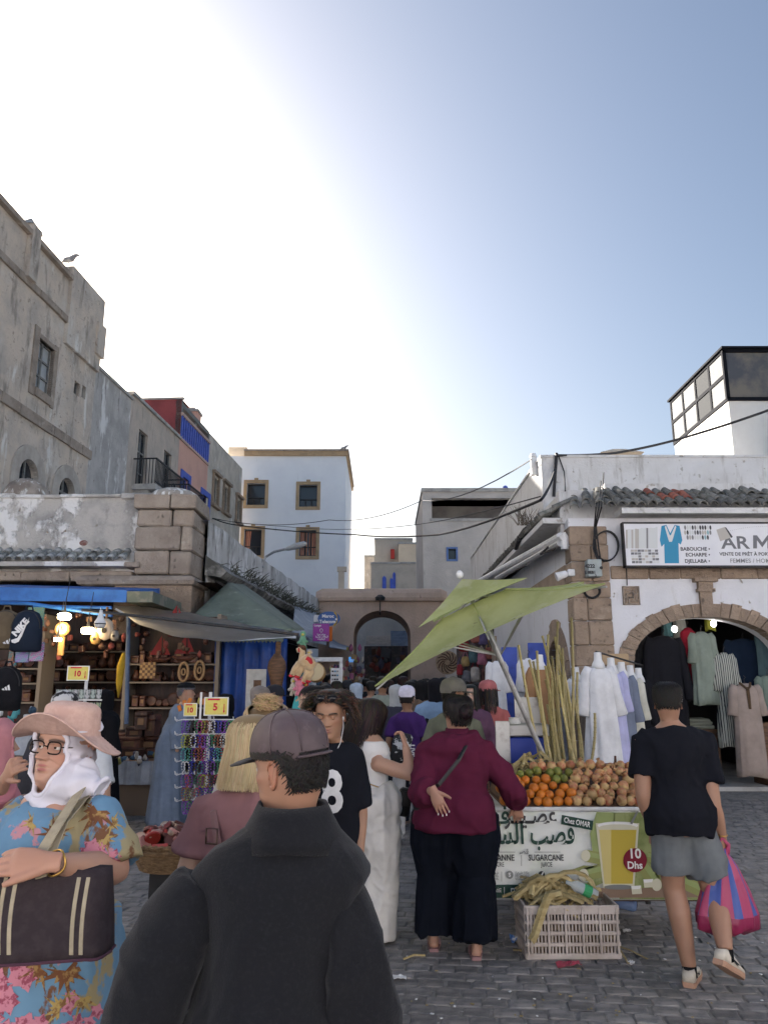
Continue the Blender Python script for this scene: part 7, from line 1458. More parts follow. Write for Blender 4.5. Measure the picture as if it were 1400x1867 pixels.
TOR=[(.80,.10,.085,0),(.86,.155,.105,-.012),(.93,.168,.118,-.018),(1.0,.16,.11,-.01),(1.08,.142,.098,0),(1.16,.146,.1,.006),(1.25,.16,.11,.006),(1.33,.166,.112,-.002),(1.385,.15,.095,-.012),(1.425,.11,.072,-.02),(1.46,.062,.058,-.02)]
def torso(mb,g,rows=None,off=0.0,gx=1.0,gy=1.0,belly=0,n=28,hip=1.0,zmin=0,extra=None):
 s,L_=g['s'],g['lean'];rs=[]
 for(z,w,d,y)in(rows or TOR):
  if z<zmin:continue
  f=max(0,(z-.93)/.54);c=Vector((L_[0]*f,L_[1]*f+y*s,z*s));hh=hip if z<1.02 else 1
  ww=(w*gx*hh*s+off);dd=d*gy*hh*s+off;be=belly*math.exp(-((z-1.05)/.13)**2)
  if extra:ee=extra(z);ww+=ee;dd+=ee
  rs.append([c+Vector((ww*math.copysign(abs(math.cos(a))**.85,math.cos(a)),(dd+(be if math.sin(a)>0 else 0))*math.copysign(abs(math.sin(a))**.9,math.sin(a)),0))for a in np.linspace(0,2*math.pi,n,endpoint=False)])
 mb.rings(rs)
def limb(mb,pts,rad,n=14):
 P_,R_=[],[]
 for i in range(len(pts)-1):
  for k in range(4):t=k/4;P_.append(lerp3(pts[i],pts[i+1],t));R_.append(rad[i]+(rad[i+1]-rad[i])*t)
 P_.append(Vector(pts[-1]));R_.append(rad[-1]);mb.tube(P_,R_,n)
def arm_pts(g,S,upto=1.0):
 sh,el,wr=g['sh'+S],g['el'+S],g['wr'+S];cen=Vector((g['lean'][0]*.85,sh.y,sh.z-.0));ins=sh.lerp(Vector((cen.x,sh.y,sh.z)),.35)
 return ins,sh,el,wr
def hum(name,label,loc,rz,H=1.65,skin=(.42,.25,.17),sw=.18,gx=1.0,gy=1.0,hip=1.0,belly=0,J=None,lean=(0,0),yaw=0,pitch=0,roll=0,hscale=1.0,face=True,lid=.35,gaze=(0,0),hands=None,vox=.014,legs=True,headkw=None,arms=True,group=None,limbk=1.0,feet=True,headoff=(0,0,0),legk=1.0):
 """the bare body as one mesh under an empty; returns (empty, rig, head matrix)"""
 t=thing('person',label,'person',loc,rz,group);g=rig(H,sw,.09*max(1,gx*.95),J,lean);s=g['s'];b=MB()
 torso(b,g,gx=gx*.93,gy=gy*.93,belly=belly*.8,hip=hip*.95)
 hd=g['head']+Vector(headoff);b.tube([g['neck']-Vector((0,0,.06*s)),g['neck'].lerp(hd,.5),hd+Vector((0,-.015,.03))],[.06*s,.054*s,.05*s],16)
 if arms:
  for S in 'LR':ins,sh,el,wr=arm_pts(g,S);limb(b,[ins,sh,sh.lerp(el,.45),el,el.lerp(wr,.3),wr],[.045*s,.05*s*limbk,.05*s*limbk,.04*s*limbk,.041*s*limbk,.026*s])
 if legs:
  for S in 'LR':
   hp,kn,an=g['hip'+S],g['kn'+S],g['an'+S];limb(b,[hp,hp.lerp(kn,.4),kn,kn.lerp(an,.32)+Vector((0,-.014,0)),an],[.088*s*gx,.078*s*gx,.054*s*legk,.055*s*legk,.034*s*legk])
   if feet:f=g.get('toe'+S)or an+Vector((.02*(1 if S=='R' else-1),.14*s,-.055*s));b.tube([an+Vector((0,-.045*s,-.05*s)),an+Vector((0,-.02,-.04*s)),an.lerp(f,.5),f,f.lerp(an,-.25)],[.03*s,.037*s,.036*s,.033*s,.016*s],10)
 co,fs=solid(b,vox,5);V=[co];Fs=list(fs);C=[np.tile(skin,(len(co),1))];tips={}
 for S,hk in(hands or{}).items():
  hb=MB();wr,el=g['wr'+S],g['el'+S];hk=dict(hk);d=hk.pop('d',None)or(wr-el);pn=hk.pop('pn',None)or Vector((1 if S=='L' else-1,.2,0))
  tips[S]=hand_tubes(hb,wr,d,pn,hk.pop('side',-1 if S=='R' else 1),s=s*hk.pop('s',1.0),**hk);c2,f2=solid(hb,.0042,3);o=sum(map(len,V));V.append(c2);Fs+=[tuple(o+i for i in f)for f in f2];C.append(np.tile(np.array(skin)*np.array([1,.94,.92]),(len(c2),1)))
 hs=s*hscale;M_=Matrix.Translation(hd)@Matrix.Rotation(yaw,4,'Z')@Matrix.Rotation(roll,4,'Y')@Matrix.Rotation(pitch,4,'X')@Matrix.Scale(hs,4)
 hv,hf,hc=head_geo(skin,**(headkw or{}))
 def tr(v):return np.array([tuple(M_@Vector(p))for p in v])
 o=sum(map(len,V));V.append(tr(hv));Fs+=[tuple(o+i for i in f)for f in hf];C.append(hc);e=None
 if face:
  e,l=eyes_geo(lid,gaze);o=sum(map(len,V));V.append(tr(l.v));Fs+=[tuple(o+i for i in f)for f in l.f];C.append(np.tile(np.array(skin)*.88,(len(l.v),1)))
 obj_from('body',np.vstack(V),Fs,m_skin,t,np.vstack(C))
 if e:
  me=obj_from('eyes',tr(e.v),e.f,m_eye,t,mi=e.m)
 t['tips']=0
 return t,g,M_,tips
# ---- clothing
def top_garment(t,g,m,gx=1.0,gy=1.0,off=.016,hem=.82,sleeve=.5,sr=(.068,.062,.06),hip=1.0,belly=0,vox=.012,wr=None,name='shirt',neck=1.44,flare=0.0,smooth=4,shw=0.0):
 b=MB();rows=[r for r in TOR if hem+.015<r[0]<neck];z0=hem;base=[np.interp(z0,[r[0]for r in TOR],[r[k]for r in TOR])for k in(1,2,3)]
 if z0<.86:base[0],base[1]=.165,.115
 rows=[(z0,*base)]+[(r[0],max(r[1],.165)if r[0]<.95 and z0<.9 else r[1],max(r[2],.115)if r[0]<.95 and z0<.9 else r[2],r[3])for r in rows]+[(neck,.078,.066,-.02)]
 if shw:rows=[(z,w*(1+shw*math.exp(-((z-1.34)/.06)**2)),d,y)for z,w,d,y in rows]
 torso(b,g,rows,off,gx,gy,belly,hip=hip,extra=lambda z:flare*max(0,(1.25-z)/.45))
 s=g['s']
 if sleeve>0:
  for S in 'LR':
   ins,sh,el,wr_=arm_pts(g,S);pts=[ins,sh+Vector((0,0,-.004))];rad=[.05*s,sr[0]*.92*s]
   if sleeve<=1:e=sh.lerp(el,sleeve);pts+=[sh.lerp(e,.5),e];rad+=[sr[0]*s,sr[1]*s]
   else:
    f=sleeve-1;pts+=[sh.lerp(el,.5),el,el.lerp(wr_,f*.5),el.lerp(wr_,f)];rad+=[sr[0]*s,sr[1]*s,(sr[1]+sr[2])/2*s,sr[2]*s]
   limb(b,pts,rad)
 co,fs=solid(b,vox,smooth,wr or wrinkle(.008,8,(1,1,1.6)));return obj_from(name,co,fs,m,t)
def trousers(t,g,m,gx=1.0,gy=1.0,off=.012,top=1.03,hem=.06,rad=(.1,.085,.075,.07),vox=.013,wr=None,name='trousers',hip=1.0,shorts=None,smooth=4):
 b=MB();s=g['s'];rows=[r for r in((.84,.15,.105,-.012),(.9,.168,.118,-.018),(.96,.166,.115,-.014),(1.0,.16,.11,-.01))if r[0]<top]+[(top,np.interp(top,[r[0]for r in TOR],[r[1]for r in TOR]),np.interp(top,[r[0]for r in TOR],[r[2]for r in TOR]),0)]
 torso(b,g,rows,off,gx,gy,hip=hip)
 for S in 'LR':
  hp,kn,an=g['hip'+S],g['kn'+S],g['an'+S]
  if shorts:e=hp.lerp(kn,shorts);limb(b,[hp,hp.lerp(e,.5),e],[rad[0]*s*gx,rad[1]*s*gx,rad[2]*s*gx])
  else:e=an+(an-kn).normalized()*(an.z-hem)/max(.05,(kn-an).normalized().z)if True else an;limb(b,[hp,hp.lerp(kn,.45),kn,kn.lerp(e,.5),e],[rad[0]*s*gx,rad[1]*s*gx,rad[2]*s,(rad[2]+rad[3])/2*s,rad[3]*s])
 co,fs=solid(b,vox,smooth,wr or wrinkle(.007,7,(1,1,1.3)));return obj_from(name,co,fs,m,t)
def drape(t,m,rows,name='robe',n=64,folds=11,amp=.06,seed=0,rag=.01,cap=True):
 """rows: (z, cx, cy, rx, ry) from hem to top; folds fade towards the top"""
 r_=random.Random(seed);p=[r_.uniform(0,6.28)for _ in range(5)];b=MB();rs=[];z0,z1=rows[0][0],rows[-1][0];zs=np.array([r[0]for r in rows]);N=26
 for j in range(N):
  z=z0+(z1-z0)*j/(N-1);cx_,cy_,rx,ry=[np.interp(z,zs,[r[k]for r in rows])for k in(1,2,3,4)];k_=amp*(1-j/(N-1))**.8;ring=[]
  for q in range(n):
   a=2*math.pi*q/n;f=1+k_*(.55*math.sin(folds*a+p[0]+1.2*math.sin(z*3+p[1]))+.45*math.sin((folds*1.7//1)*a+p[2]+z*2.2))+.012*noise.noise(Vector((a*2,z*5,seed)))
   ring.append(Vector((cx_+rx*f*math.cos(a),cy_+ry*f*math.sin(a),z+(rag*math.sin(3*a+p[3])if j==0 else 0))))
  rs.append(ring)
 b.rings(rs,cap=cap);return obj_from(name,b.v,b.f,m,t)
def shoe(t,g,S,m_up,m_sole,name='shoe',direct=None,s=1.0,toe_up=0,extra=None):
 an=g['an'+S];s=s*g['s'];d=Vector(direct or(.12*(1 if S=='R' else-1),1,0));d.normalize();side=d.cross(Vector((0,0,1))).normalized();up=side.cross(d);up=up if up.z>0 else-up
 if abs(d.z)<.05:base=Vector((an.x,an.y,0.0))-d*.07*s
 else:base=an-up*.085*s-d*.07*s
 F_=lambda a,c,h:base+d*a*s+side*c*s+up*h*s;b=MB();out=[(0,.026),(.02,.036),(.09,.037),(.17,.047),(.225,.043),(.262,.026),(.272,.006)]
 def ring(h,gr):return[F_(a*1.0+(0 if 0<i<6 else gr*(-.3 if i==0 else .3)),c+gr,h)for i,(a,c)in enumerate(out)]+[F_(a,-c-gr,h)for a,c in out[::-1]]
 b.rings([ring(.0,0),ring(.012,.003),ring(.028,.002)]);so_=obj_from('sole',b.v,b.f,m_sole,t,smooth=False)
 b=MB();tops=[(0,.075,.02),(.02,.09,.03),(.09,.085,.03),(.17,.06,.034),(.225,.05,.03),(.262,.04,.016),(.272,.034,.004)]
 r0=ring(.027,-.001);r1=[F_(a,c*.98,.027+(h-.027)*.6)for(a,h,c2),(_,c)in zip(tops,out)]+[F_(a,-c*.98,.027+(h-.027)*.6)for(a,h,c2),(_,c)in list(zip(tops,out))[::-1]]
 r2=[F_(a,c2,h)for a,h,c2 in tops]+[F_(a,-c2,h)for a,h,c2 in tops[::-1]];b.rings([r0,r1,r2]);o=obj_from(name,b.v,b.f,m_up,t);so_.parent=o
 return o,F_
# ---- hair
def hair_strips(t,M_,paths,colors,w=.006,name='hair',base=None,cen=(0,-.01,.12)):
 """paths: lists of head-local points; ribbons facing away from the head centre"""
 V=[];Fs=[];C=[];cen=Vector(cen)
 if base is not None:
  bv,bf,bc=base;V+=[M_@Vector(p)for p in bv];Fs+=list(bf);C+=[bc]*len(bv)
 for k,P_ in enumerate(paths):
  P_=[Vector(p)for p in P_];n=len(P_);o=len(V);c=colors[k%len(colors)]
  for i,p in enumerate(P_):
   tn=(P_[min(i+1,n-1)]-P_[max(i-1,0)]).normalized();out=(p-cen).normalized();sd=tn.cross(out);sd=sd.normalized()if sd.length>1e-5 else Vector((1,0,0));ww=w*(.5+.5*math.sin(math.pi*min(1,.25+i/n)))
   V+=[M_@(p-sd*ww/2-out*ww*.2),M_@(p+out*ww*.1),M_@(p+sd*ww/2-out*ww*.2)];C+=[c]*3
  for i in range(n-1):
   for q in range(2):a=o+i*3+q;Fs.append((a,a+1,a+4,a+3))
 return obj_from(name,V,Fs,m_hair,t,np.array(C,float))
def skull(theta,ph,off):
 """point on the head shell: theta from crown (0) downwards, ph azimuth (0 front, + to the right)"""
 tt=.53+.47*math.cos(theta);f,b_,w=hprof(min(.985,tt));mid=f*.35+b_*.65;c,s=math.cos(ph),math.sin(ph);k=min(1,math.sin(theta)*2.2)if theta<.6 else 1
 o=off*(.3+.7*k);q=min(1,theta/.28)
 return Vector(((w+o)*math.copysign(abs(s)**.9,s)*q,mid*q+(((f-mid)if c>0 else(mid-b_))+o)*math.copysign(abs(c)**.86,c)*q-.008*(1-q),tt*HH+off*max(0,math.cos(theta))+.002))
def cap_shell(off,tmax,n=28,m=12,t0=.0):
 """closed shell over the skull; tmax(ph) lowest polar angle"""
 V=[];Fs=[]
 for j in range(m+1):
  for k in range(n):ph=2*math.pi*k/n-math.pi;V.append(skull(max(.02,tmax(ph)*j/m),ph,off if j<m else off-.004))
 for j in range(m):
  for k in range(n):a,b_=j*n+k,j*n+(k+1)%n;Fs.append((a,a+n,b_+n,b_))
 Fs.append(tuple(range(n)));return V,Fs
def hairline(front=.95,side=1.35,back=2.15):
 def f(ph):
  a=abs(ph)/math.pi;return front+(side-front)*min(1,a/.42)**2 if a<.56 else side+(back-side)*min(1,(a-.56)/.14)
 return f
def pick_cols(base,var,n=24,seed=0):
 r_=random.Random(seed);return[tuple(max(0,c*(1+r_.uniform(-var,var)))for c in base)for _ in range(n)]
def short_hair(t,M_,col,front=.92,side=1.3,back=1.95,n=420,ln=.03,seed=0,off=.008,tmin=0,w=.0042):
 hl=hairline(front,side,back);r_=random.Random(seed);bs=cap_shell(off,hl);P_=[]
 for k in range(int(n*2.2)):
  ph=r_.uniform(-math.pi,math.pi);th=tmin+(hl(ph)-tmin)*math.sqrt(r_.random());d=r_.uniform(-.25,.25);P_.append([skull(th+ln*9*s,ph+d*s,off+.001+.005*math.sin(s*2.4))for s in(0,.33,.66,1)])
 return hair_strips(t,M_,P_,pick_cols(col,.35,24,seed),w,base=(bs[0],bs[1],tuple(c*.7 for c in col)))
def long_hair(t,M_,cols,length=.2,n=620,vol=.02,front=.8,flow=(0,0),seed=0,w=.008,wave=0,wf=40,part=0,phmin=-math.pi,phmax=math.pi,inward=.0,basecol=None,spread=.35,sidecut=1.2):
 r_=random.Random(seed);P_=[];hl=hairline(front,sidecut,1.9)
 for k in range(n):
  ph=r_.uniform(phmin,phmax);L_=length*r_.uniform(.8,1.05);o=vol*r_.uniform(.4,1.1);pts=[];th=.1+r_.random()*.5 if r_.random()<.7 else r_.uniform(.5,hl(ph));a0=r_.uniform(0,6.28)
  if abs(ph)<.9 and th<.9:ph=math.copysign(max(abs(ph),.55),ph)
  S_=9
  tm=1.62
  for s in range(S_):
   u=s/(S_-1);tt=th+(tm-th)*min(1,u*1.9)
   p=skull(tt,ph+(part*(1-u)),o*min(1,.25+u*2))
   if u>.5:v=(u-.5)/.5;base=skull(tm,ph,o);p=base+Vector((base.x*(spread*v*(1-inward*v))+flow[0]*v,base.y*(spread*.6)*v+flow[1]*v,-L_*v))
   if wave:p+=Vector((math.cos(a0+u*wf*length),math.sin(a0+u*wf*length),0))*wave*min(1,u*2)
   pts.append(p)
  P_.append(pts)
 bs=cap_shell(.008+vol*.3,hl);bc=basecol or tuple(c*.6 for c in cols[0]);return hair_strips(t,M_,P_,cols,w,base=(bs[0],bs[1],bc))
def hood(t,M_,g,m,off=.018,open_=.95,drape_z=None,name='headscarf',vox=.009,wrk=None,chin=True,long=None,neck=True):
 """headscarf: skull shell plus cloth wound round the neck; the face stays open"""
 b=MB();s=g['s'];hd=g['head']
 V=[];n=36;rows=16;rs=[]
 for j in range(rows):
  u=j/(rows-1);ring=[]
  for k in range(n):
   ph=2*math.pi*k/n
   z=1.02-1.32*u;p=hprof(max(-.5,min(.99,z)));f,b_,w=p
   if z<.25:w=max(w,.07);b_=min(b_,-.085)
   x=(w+off)*math.sin(ph);y=((f if math.cos(ph)>0 else-b_)+off)*math.cos(ph)
   if z>.9:q=max(0.02,(1.02-z)/.12);x*=min(1,q**.5+.15);y*=min(1,q**.5+.15)
   ring.append(M_@Vector((x,y-.004,z*HH+off*.6)))
  rs.append(ring)
 b.rings(rs)
 if neck:c=Vector((hd.x,hd.y-.01,hd.z));b.tube([c+Vector((0,0,-.13*s)),c+Vector((0,0.01,-.085*s)),c+Vector((0,.012,-.03*s)),c+Vector((0,.005,.03*s))],[(.125*s,.105*s),(.118*s,.108*s),(.095*s,.1*s),(.08*s,.09*s)],24,side=(1,0,0))
 if long:
  for pts,rad in long:b.tube(pts,rad,16,side=(1,0,0))
 co,fs=solid(b,vox,3,wrk or wrinkle(.004,14,(1,1,.5)))
 # cut the face opening
 if open_:
  Mi=M_.inverted();keep=[]
  loc=np.array([tuple(Mi@Vector(c))for c in co]);zc=.40*HH
  inside=(((loc[:,0]/(.058*open_))**2+((loc[:,2]-zc)/(.105*open_))**2)<1)&(loc[:,1]>.035)
  fs=[f for f in fs if not all(inside[i]for i in f)]
  rim=[];bv=BVHTree.FromPolygons([tuple(c)for c in co],fs);d=(M_.to_3x3()@Vector((0,-1,0))).normalized()
  for a in np.linspace(0,2*math.pi,40):
   p=None
   for k in(1.0,1.04,1.09,1.15):
    q=M_@Vector((.058*open_*k*math.cos(a),.4,zc+.105*open_*k*math.sin(a)));h=bv.ray_cast(q,d)
    if h[0]is not None and(h[0]-q).length<.42:p=h[0];break
   if p is not None:rim.append(M_@Vector((.058*open_*math.cos(a),(Mi@p).y-.002,zc+.105*open_*math.sin(a))))
  b=MB();b.tube(rim,.0085,7);oc=len(co);co=np.vstack([co,np.array(b.v)]);fs=fs+[tuple(oc+i for i in f)for f in b.f]
 return obj_from(name,co,fs,m,t)
def cap_hat(t,M_,m,bill=True,name='cap',off=.014,back_open=False,bill_m=None,ln=.075):
 tm=lambda ph:1.32 if abs(ph)<2.3 else 1.42;V,Fs=cap_shell(off,tm,40,12);V2,_=cap_shell(off-.006,tm,40,12)
 if back_open:Fs=[f for f in Fs if not(len(f)==4 and all(abs(math.atan2(V[i].x,V[i].y+.008))>2.62 and(V[i].z<.60*HH+.018)for i in f))]
 V=[p+Vector((0,0,.028*max(0,p.z/HH-.62)*2.2))for p in V]
 o=obj_from(name,[M_@p for p in V],Fs,m,t);b=MB()
 b.ell(M_@(skull(0,0,off+.002)+Vector((0,0,.028))),(.006,.006,.004));bt=obj_from('button',b.v,b.f,m,o)
 if bill:
  G=[];
  for i in range(13):
   ph=-.95+1.9*i/12;p0=skull(1.30,ph,off-.003);d=Vector((math.sin(ph)*.35,1,-.32));e=p0+d*ln*(math.cos(ph*1.25)**.8 if abs(ph)<1.2 else 0);G.append([M_@(p0.lerp(e,u)+Vector((0,0,.012*math.sin(u*1.5)-.012*(ph**2)*u)))for u in(0,.35,.7,1)])
  b=MB();b.sheet(G,.005);obj_from('bill',b.v,b.f,bill_m or m,o)
 return o
def strap(t,pts,w,m,th=.004,name='strap',up=(0,-1,0)):
 b=MB();b.tube(pts,[(th,w/2)]*len(pts),6,side=up);return obj_from(name,b.v,b.f,m,t,smooth=False)
def project_shape(obj_,vs,fs,org,ux,uz,dirv,m,parent,name='print',lift=.004):
 """lay flat lettering on a curved garment by casting along dirv (local coordinates)"""
 me=obj_.data;bv=BVHTree.FromPolygons([v.co[:]for v in me.vertices],[tuple(p.vertices)for p in me.polygons]);d=Vector(dirv).normalized();out=[]
 bm=bmesh.new();vv=[bm.verts.new((x,y,0))for x,y in vs]
 for f in fs:
  try:bm.faces.new([vv[i]for i in f])
  except ValueError:pass
 for _ in range(2):bmesh.ops.subdivide_edges(bm,edges=[e for e in bm.edges if e.calc_length()>.022],cuts=1,use_grid_fill=False);bmesh.ops.triangulate(bm,faces=bm.faces[:])
 bm.verts.index_update()
 for v in bm.verts:
  p=Vector(org)+Vector(ux)*v.co.x+Vector(uz)*v.co.y;h=bv.ray_cast(p-d*.5,d);out.append(h[0]-d*lift if h[0]is not None else None)
 F_=[tuple(v.index for v in f.verts)for f in bm.faces];F_=[f for f in F_ if all(out[i]is not None for i in f)and max((out[f[0]]-out[i]).length for i in f)<.09];out=[o if o is not None else Vector((0,0,.5))for o in out];bm.free();return tag(obj_from(name,out,F_,m,parent),kind='stuff' if name=='printed_motif' else None)
# ================================================================== people: individuals
def w2l(p,loc,rz):return Matrix.Rotation(-rz,3,'Z')@(Vector(p)-Vector(loc))
SK1,SK2,SK3,SK4=(.40,.235,.16),(.46,.28,.2),(.26,.145,.09),(.5,.33,.25)
DARKH=(.012,.01,.009)
# ---- 1. man in the dark coat, back view, very near
loc=Vector((-.30,2.0,0));rz=0
t,g,M_,tp_=hum('person','man in black wool coat and dark mauve cap seen from behind',loc,rz,1.605,(.4,.22,.145),sw=.2,gx=.98,gy=1.1,lean=(.075,.05),yaw=R(50),pitch=R(-6),roll=R(-4),headkw=dict(age=1,rows=70,cols=72),face=True,vox=.014,hscale=1.0,headoff=(-.005,0,.0),J=dict(elL=(-.25,-.04,.94),wrL=(-.27,.1,.74),elR=(.255,-.02,.94),wrR=(.24,.12,.74),shL=(-.165,.01,1.2),shR=(.2,.01,1.185)))
m_coat=mat('black_wool',(.0125,.0132,.016),[((.0175,.0183,.0215),110,.5,.66)],rough=1,sheen=.12,bump=.5,bscale=220,bdist=.003,spec=.1)
def coat_wr(co):
 a=wrinkle(.02,2.8,(1.4,1.4,.28),4)(co);b_=wrinkle(.0015,16,(1,1,.8),9)(co);return a*np.clip((1.38-co[:,2])/.25,.1,1)+b_
o=top_garment(t,g,m_coat,1.04,1.2,.026,.5,0,vox=.0095,wr=coat_wr,name='coat',neck=1.45,smooth=12,shw=.2,flare=.02)
project_shape(o,[(-.0018,0),(.0018,0),(.0018,.72),(-.0018,.72)],[(0,1,2,3)],(.03,-.3,.6),(1,0,0),(.05,0,1),(0,1,0),mat('coat_seam',(.003,.003,.004),rough=1),o,'back_seam',.0012)
for S in 'LR': # the sleeves, set in at the armhole seams
 b=MB();sx=-1 if S=='L' else 1;limb(b,[g['sh'+S]+Vector((-.03*sx,0,.035)),g['sh'+S]+Vector((.0,0,-.02)),g['sh'+S].lerp(g['el'+S],.5)+Vector((.006*sx,-.012,0)),g['el'+S]+Vector((.0,0,0)),g['wr'+S]],[.066,.084,.086,.085,.08],22);co,fs=solid(b,.0095,5,lambda c:wrinkle(.014,3.2,(1.2,1.2,.35),14)(c)+wrinkle(.004,9,(1,1,1.6),3)(c));obj_from('sleeve',co,fs,m_coat,t)
s=g['s'];rs=[];cx_,cy_=g['neck'].x+.004,g['neck'].y-.0
for(z,rx,ry,dz)in((1.42,.118,.124,-.014),(1.422,.136,.138,-.02),(1.452,.12,.124,-.01),(1.484,.099,.104,.0),(1.51,.089,.094,.004),(1.503,.08,.085,.004),(1.43,.075,.078,0)):
 rs.append([Vector((cx_+rx*math.cos(a)+.004*math.sin(a*5+z*40),cy_-.012+ry*math.sin(a),z*s-.012+dz*(.4+.6*abs(math.cos(a)))+.02*max(0,-math.sin(a))*0))for a in np.linspace(0,2*math.pi,48,endpoint=False)])
b=MB();b.rings(rs,cap=False);obj_from('collar',b.v,b.f,m_coat,t)
m_cap=mat('mauve_brown_leather',(.105,.075,.082),[((.075,.052,.057),9,.4,.6),((.14,.105,.112),14,.58,.7)],rough=.62,bump=.8,bscale=16,bdist=.008,ridged=True,spec=.45)
hatc=cap_hat(t,M_,m_cap,True,back_open=True,off=.012,bill_m=mat('dark_grey_bill',(.05,.05,.052),rough=.7),ln=.095)
b=MB();b.tube([M_@skull(1.36,ph,.01)for ph in np.linspace(2.45,2*math.pi-2.45,12)],[(.004,.012)]*12,6,side=(0,0,1));obj_from('strap',b.v,b.f,m_cap,hatc)
for k in range(6): # panel seams
 ph=k*math.pi/3+.52;b=MB();b.tube([M_@(q+Vector((0,0,.028*max(0,q.z/HH-.62)*2.2)))for q in(skull(th,ph,.0128)for th in np.linspace(.08,1.28,10))],.0022,5);obj_from('seam',b.v,b.f,m_cap,hatc)
short_hair(t,M_,(.013,.011,.011),1.2,1.28,2.2,700,.012,3,.007,tmin=1.1,w=.003)
# ---- 2. woman with the pink straw hat
loc=Vector((-1.07,2.66,0));rz=R(152);W=lambda px,py,Y:w2l(at(px,py,Y),loc,rz)
sk=(.47,.27,.19)
t,g,M_,tp_=hum('person','woman in pink straw hat, white headscarf and blue floral dress',loc,rz,1.6,sk,sw=.19,gx=1.32,gy=1.4,belly=.05,hip=1.08,yaw=R(10),pitch=R(4),roll=R(-3),headkw=dict(age=1,lips=(.36,.13,.12),brow=(.1,.06,.045),rows=90,cols=96,wide=1.08,nose=1.55),lid=.42,gaze=(.12,0),vox=.012,hscale=1.04,limbk=1.3,J=dict(shL=(-.205,.0,1.305),elL=W(208,1588,2.5),wrL=W(92,1572,2.26),wrR=(.2,.3,.85)),hands={'L':dict(d=w2l(at(2,1570,2.23),loc,rz)-w2l(at(92,1572,2.26),loc,rz),pn=Matrix.Rotation(-rz,3,'Z')@Vector((0,.75,-.65)),side=1,curl=(.16,.2,.24,.3),spread=.05,thumb=(.45,.15),s=1.08)})
m_flor=mat('blue_floral_print',(.15,.29,.42),[((.11,.22,.34),2.5,.4,.65),((.32,.27,.15),4.2,.555,.575,(1,1,.55)),((.17,.08,.04),5.2,.575,.6,(1.4,1.4,.7)),((.5,.24,.27),6.5,.62,.64),((.12,.1,.05),13,.66,.67)],rough=.8,bump=.25,bscale=10,bdist=.01,ridged=True)
top=top_garment(t,g,m_flor,1.32,1.42,.026,.55,.95,(.088,.098,.1),belly=.06,hip=1.1,vox=.0095,wr=wrinkle(.007,6,(1,1,.7),2),name='dress',neck=1.415)
drape(t,m_flor,[(.05,0,0,.36,.33),(.4,0,0,.31,.29),(.75,0,.01,.265,.25),(1.0,0,.01,.24,.23)],'skirt',folds=9,amp=.07,seed=4)
# printed palm leaves and flowers on the cloth
def palm(n=9,r=.07):
 pts=[]
 for k in range(n):
  a=R(-20)+k*R(220)/(n-1);L_=r*(.75+.3*math.sin(k*2.1));pts+=[(L_*math.cos(a-.02),L_*math.sin(a-.02)),(r*.34*math.cos(a+R(12)),r*.34*math.sin(a+R(12)))]
 return[(0,0)]+pts,[(0,i,i+1)for i in range(1,len(pts))]
def bloom(r=.03,seed=0):
 rr=random.Random(seed);V,F_=[],[]
 for k in range(9):
  cx2,cy2,q=rr.uniform(-r,r)*1.3,rr.uniform(-r,r)*1.5,r*rr.uniform(.35,.6);o=len(V);V+=[(cx2+q*(1+.25*math.cos(5*a))*math.cos(a),cy2+q*(1+.25*math.cos(5*a))*math.sin(a))for a in np.linspace(0,2*math.pi,11)[:-1]];F_.append(tuple(range(o,o+10)))
 return V,F_
m_pal,m_pal2,m_blo=mat('print_rust_leaf',(.17,.07,.03),[((.36,.22,.08),40,.5,.58)],rough=.8),mat('print_gold_leaf',(.42,.3,.1),[((.2,.1,.04),45,.52,.6)],rough=.8),mat('print_pink_flower',(.56,.22,.28),[((.3,.07,.11),60,.52,.58)],rough=.8)
skirt=[c for c in t.children if c.name.startswith('skirt')][0]
camdir=w2l(at(120,1500,3),Vector((0,0,0)),rz).normalized();ux_=Matrix.Rotation(-rz,3,'Z')@Vector((1,0,0));UZ_=Vector((0,0,1))
def deco(px,py,shape,m,rot=0,sc=1.0,on=top,Y=2.5):
 vs,fs=shape;c_,s_=math.cos(rot),math.sin(rot);vs=[((x*c_-y*s_)*sc,(x*s_+y*c_)*sc)for x,y in vs]
 org=w2l(at(px,py,Y),loc,rz);d=(org-w2l((0,0,CAMZ),loc,rz)).normalized();project_shape(on,vs,fs,org,ux_,UZ_,d,m,on,'printed_motif',.0025)
for(px,py,r_,sc,k)in((178,1478,2.6,1.25,0),(168,1420,1.0,.8,0),(100,1520,.2,.9,0),(60,1500,1.9,.6,1),(190,1530,3.6,.7,1),(205,1500,4.4,.6,1),(30,1440,2.2,.7,1),(150,1440,2.6,.6,1)):deco(px,py,palm(),(m_pal,m_pal2)[k],r_,sc)
for(px,py,sc)in((190,1580,1.5),(212,1596,1.2),(172,1568,1.0),(200,1612,1.0),(80,1445,.7),(100,1432,.6)):deco(px,py,bloom(seed=px),m_blo,0,sc)
for(px,py,r_,sc,k)in((120,1770,3.4,1.3,0),(75,1765,2.0,1.0,0),(150,1820,2.9,.9,1),(110,1840,1.0,.9,1)):deco(px,py,palm(),(m_pal,m_pal2)[k],r_,sc,skirt,2.45)
for(px,py,sc)in((20,1800,2.0),(35,1845,1.8),(150,1850,1.3),(10,1860,1.6)):deco(px,py,bloom(seed=px+7),m_blo,0,sc,skirt,2.45)
m_scarf=cloth('white_headscarf',(.7,.68,.74),.15,bump=.4,bscale=12,bdist=.012,bstretch=(1,1,.4))
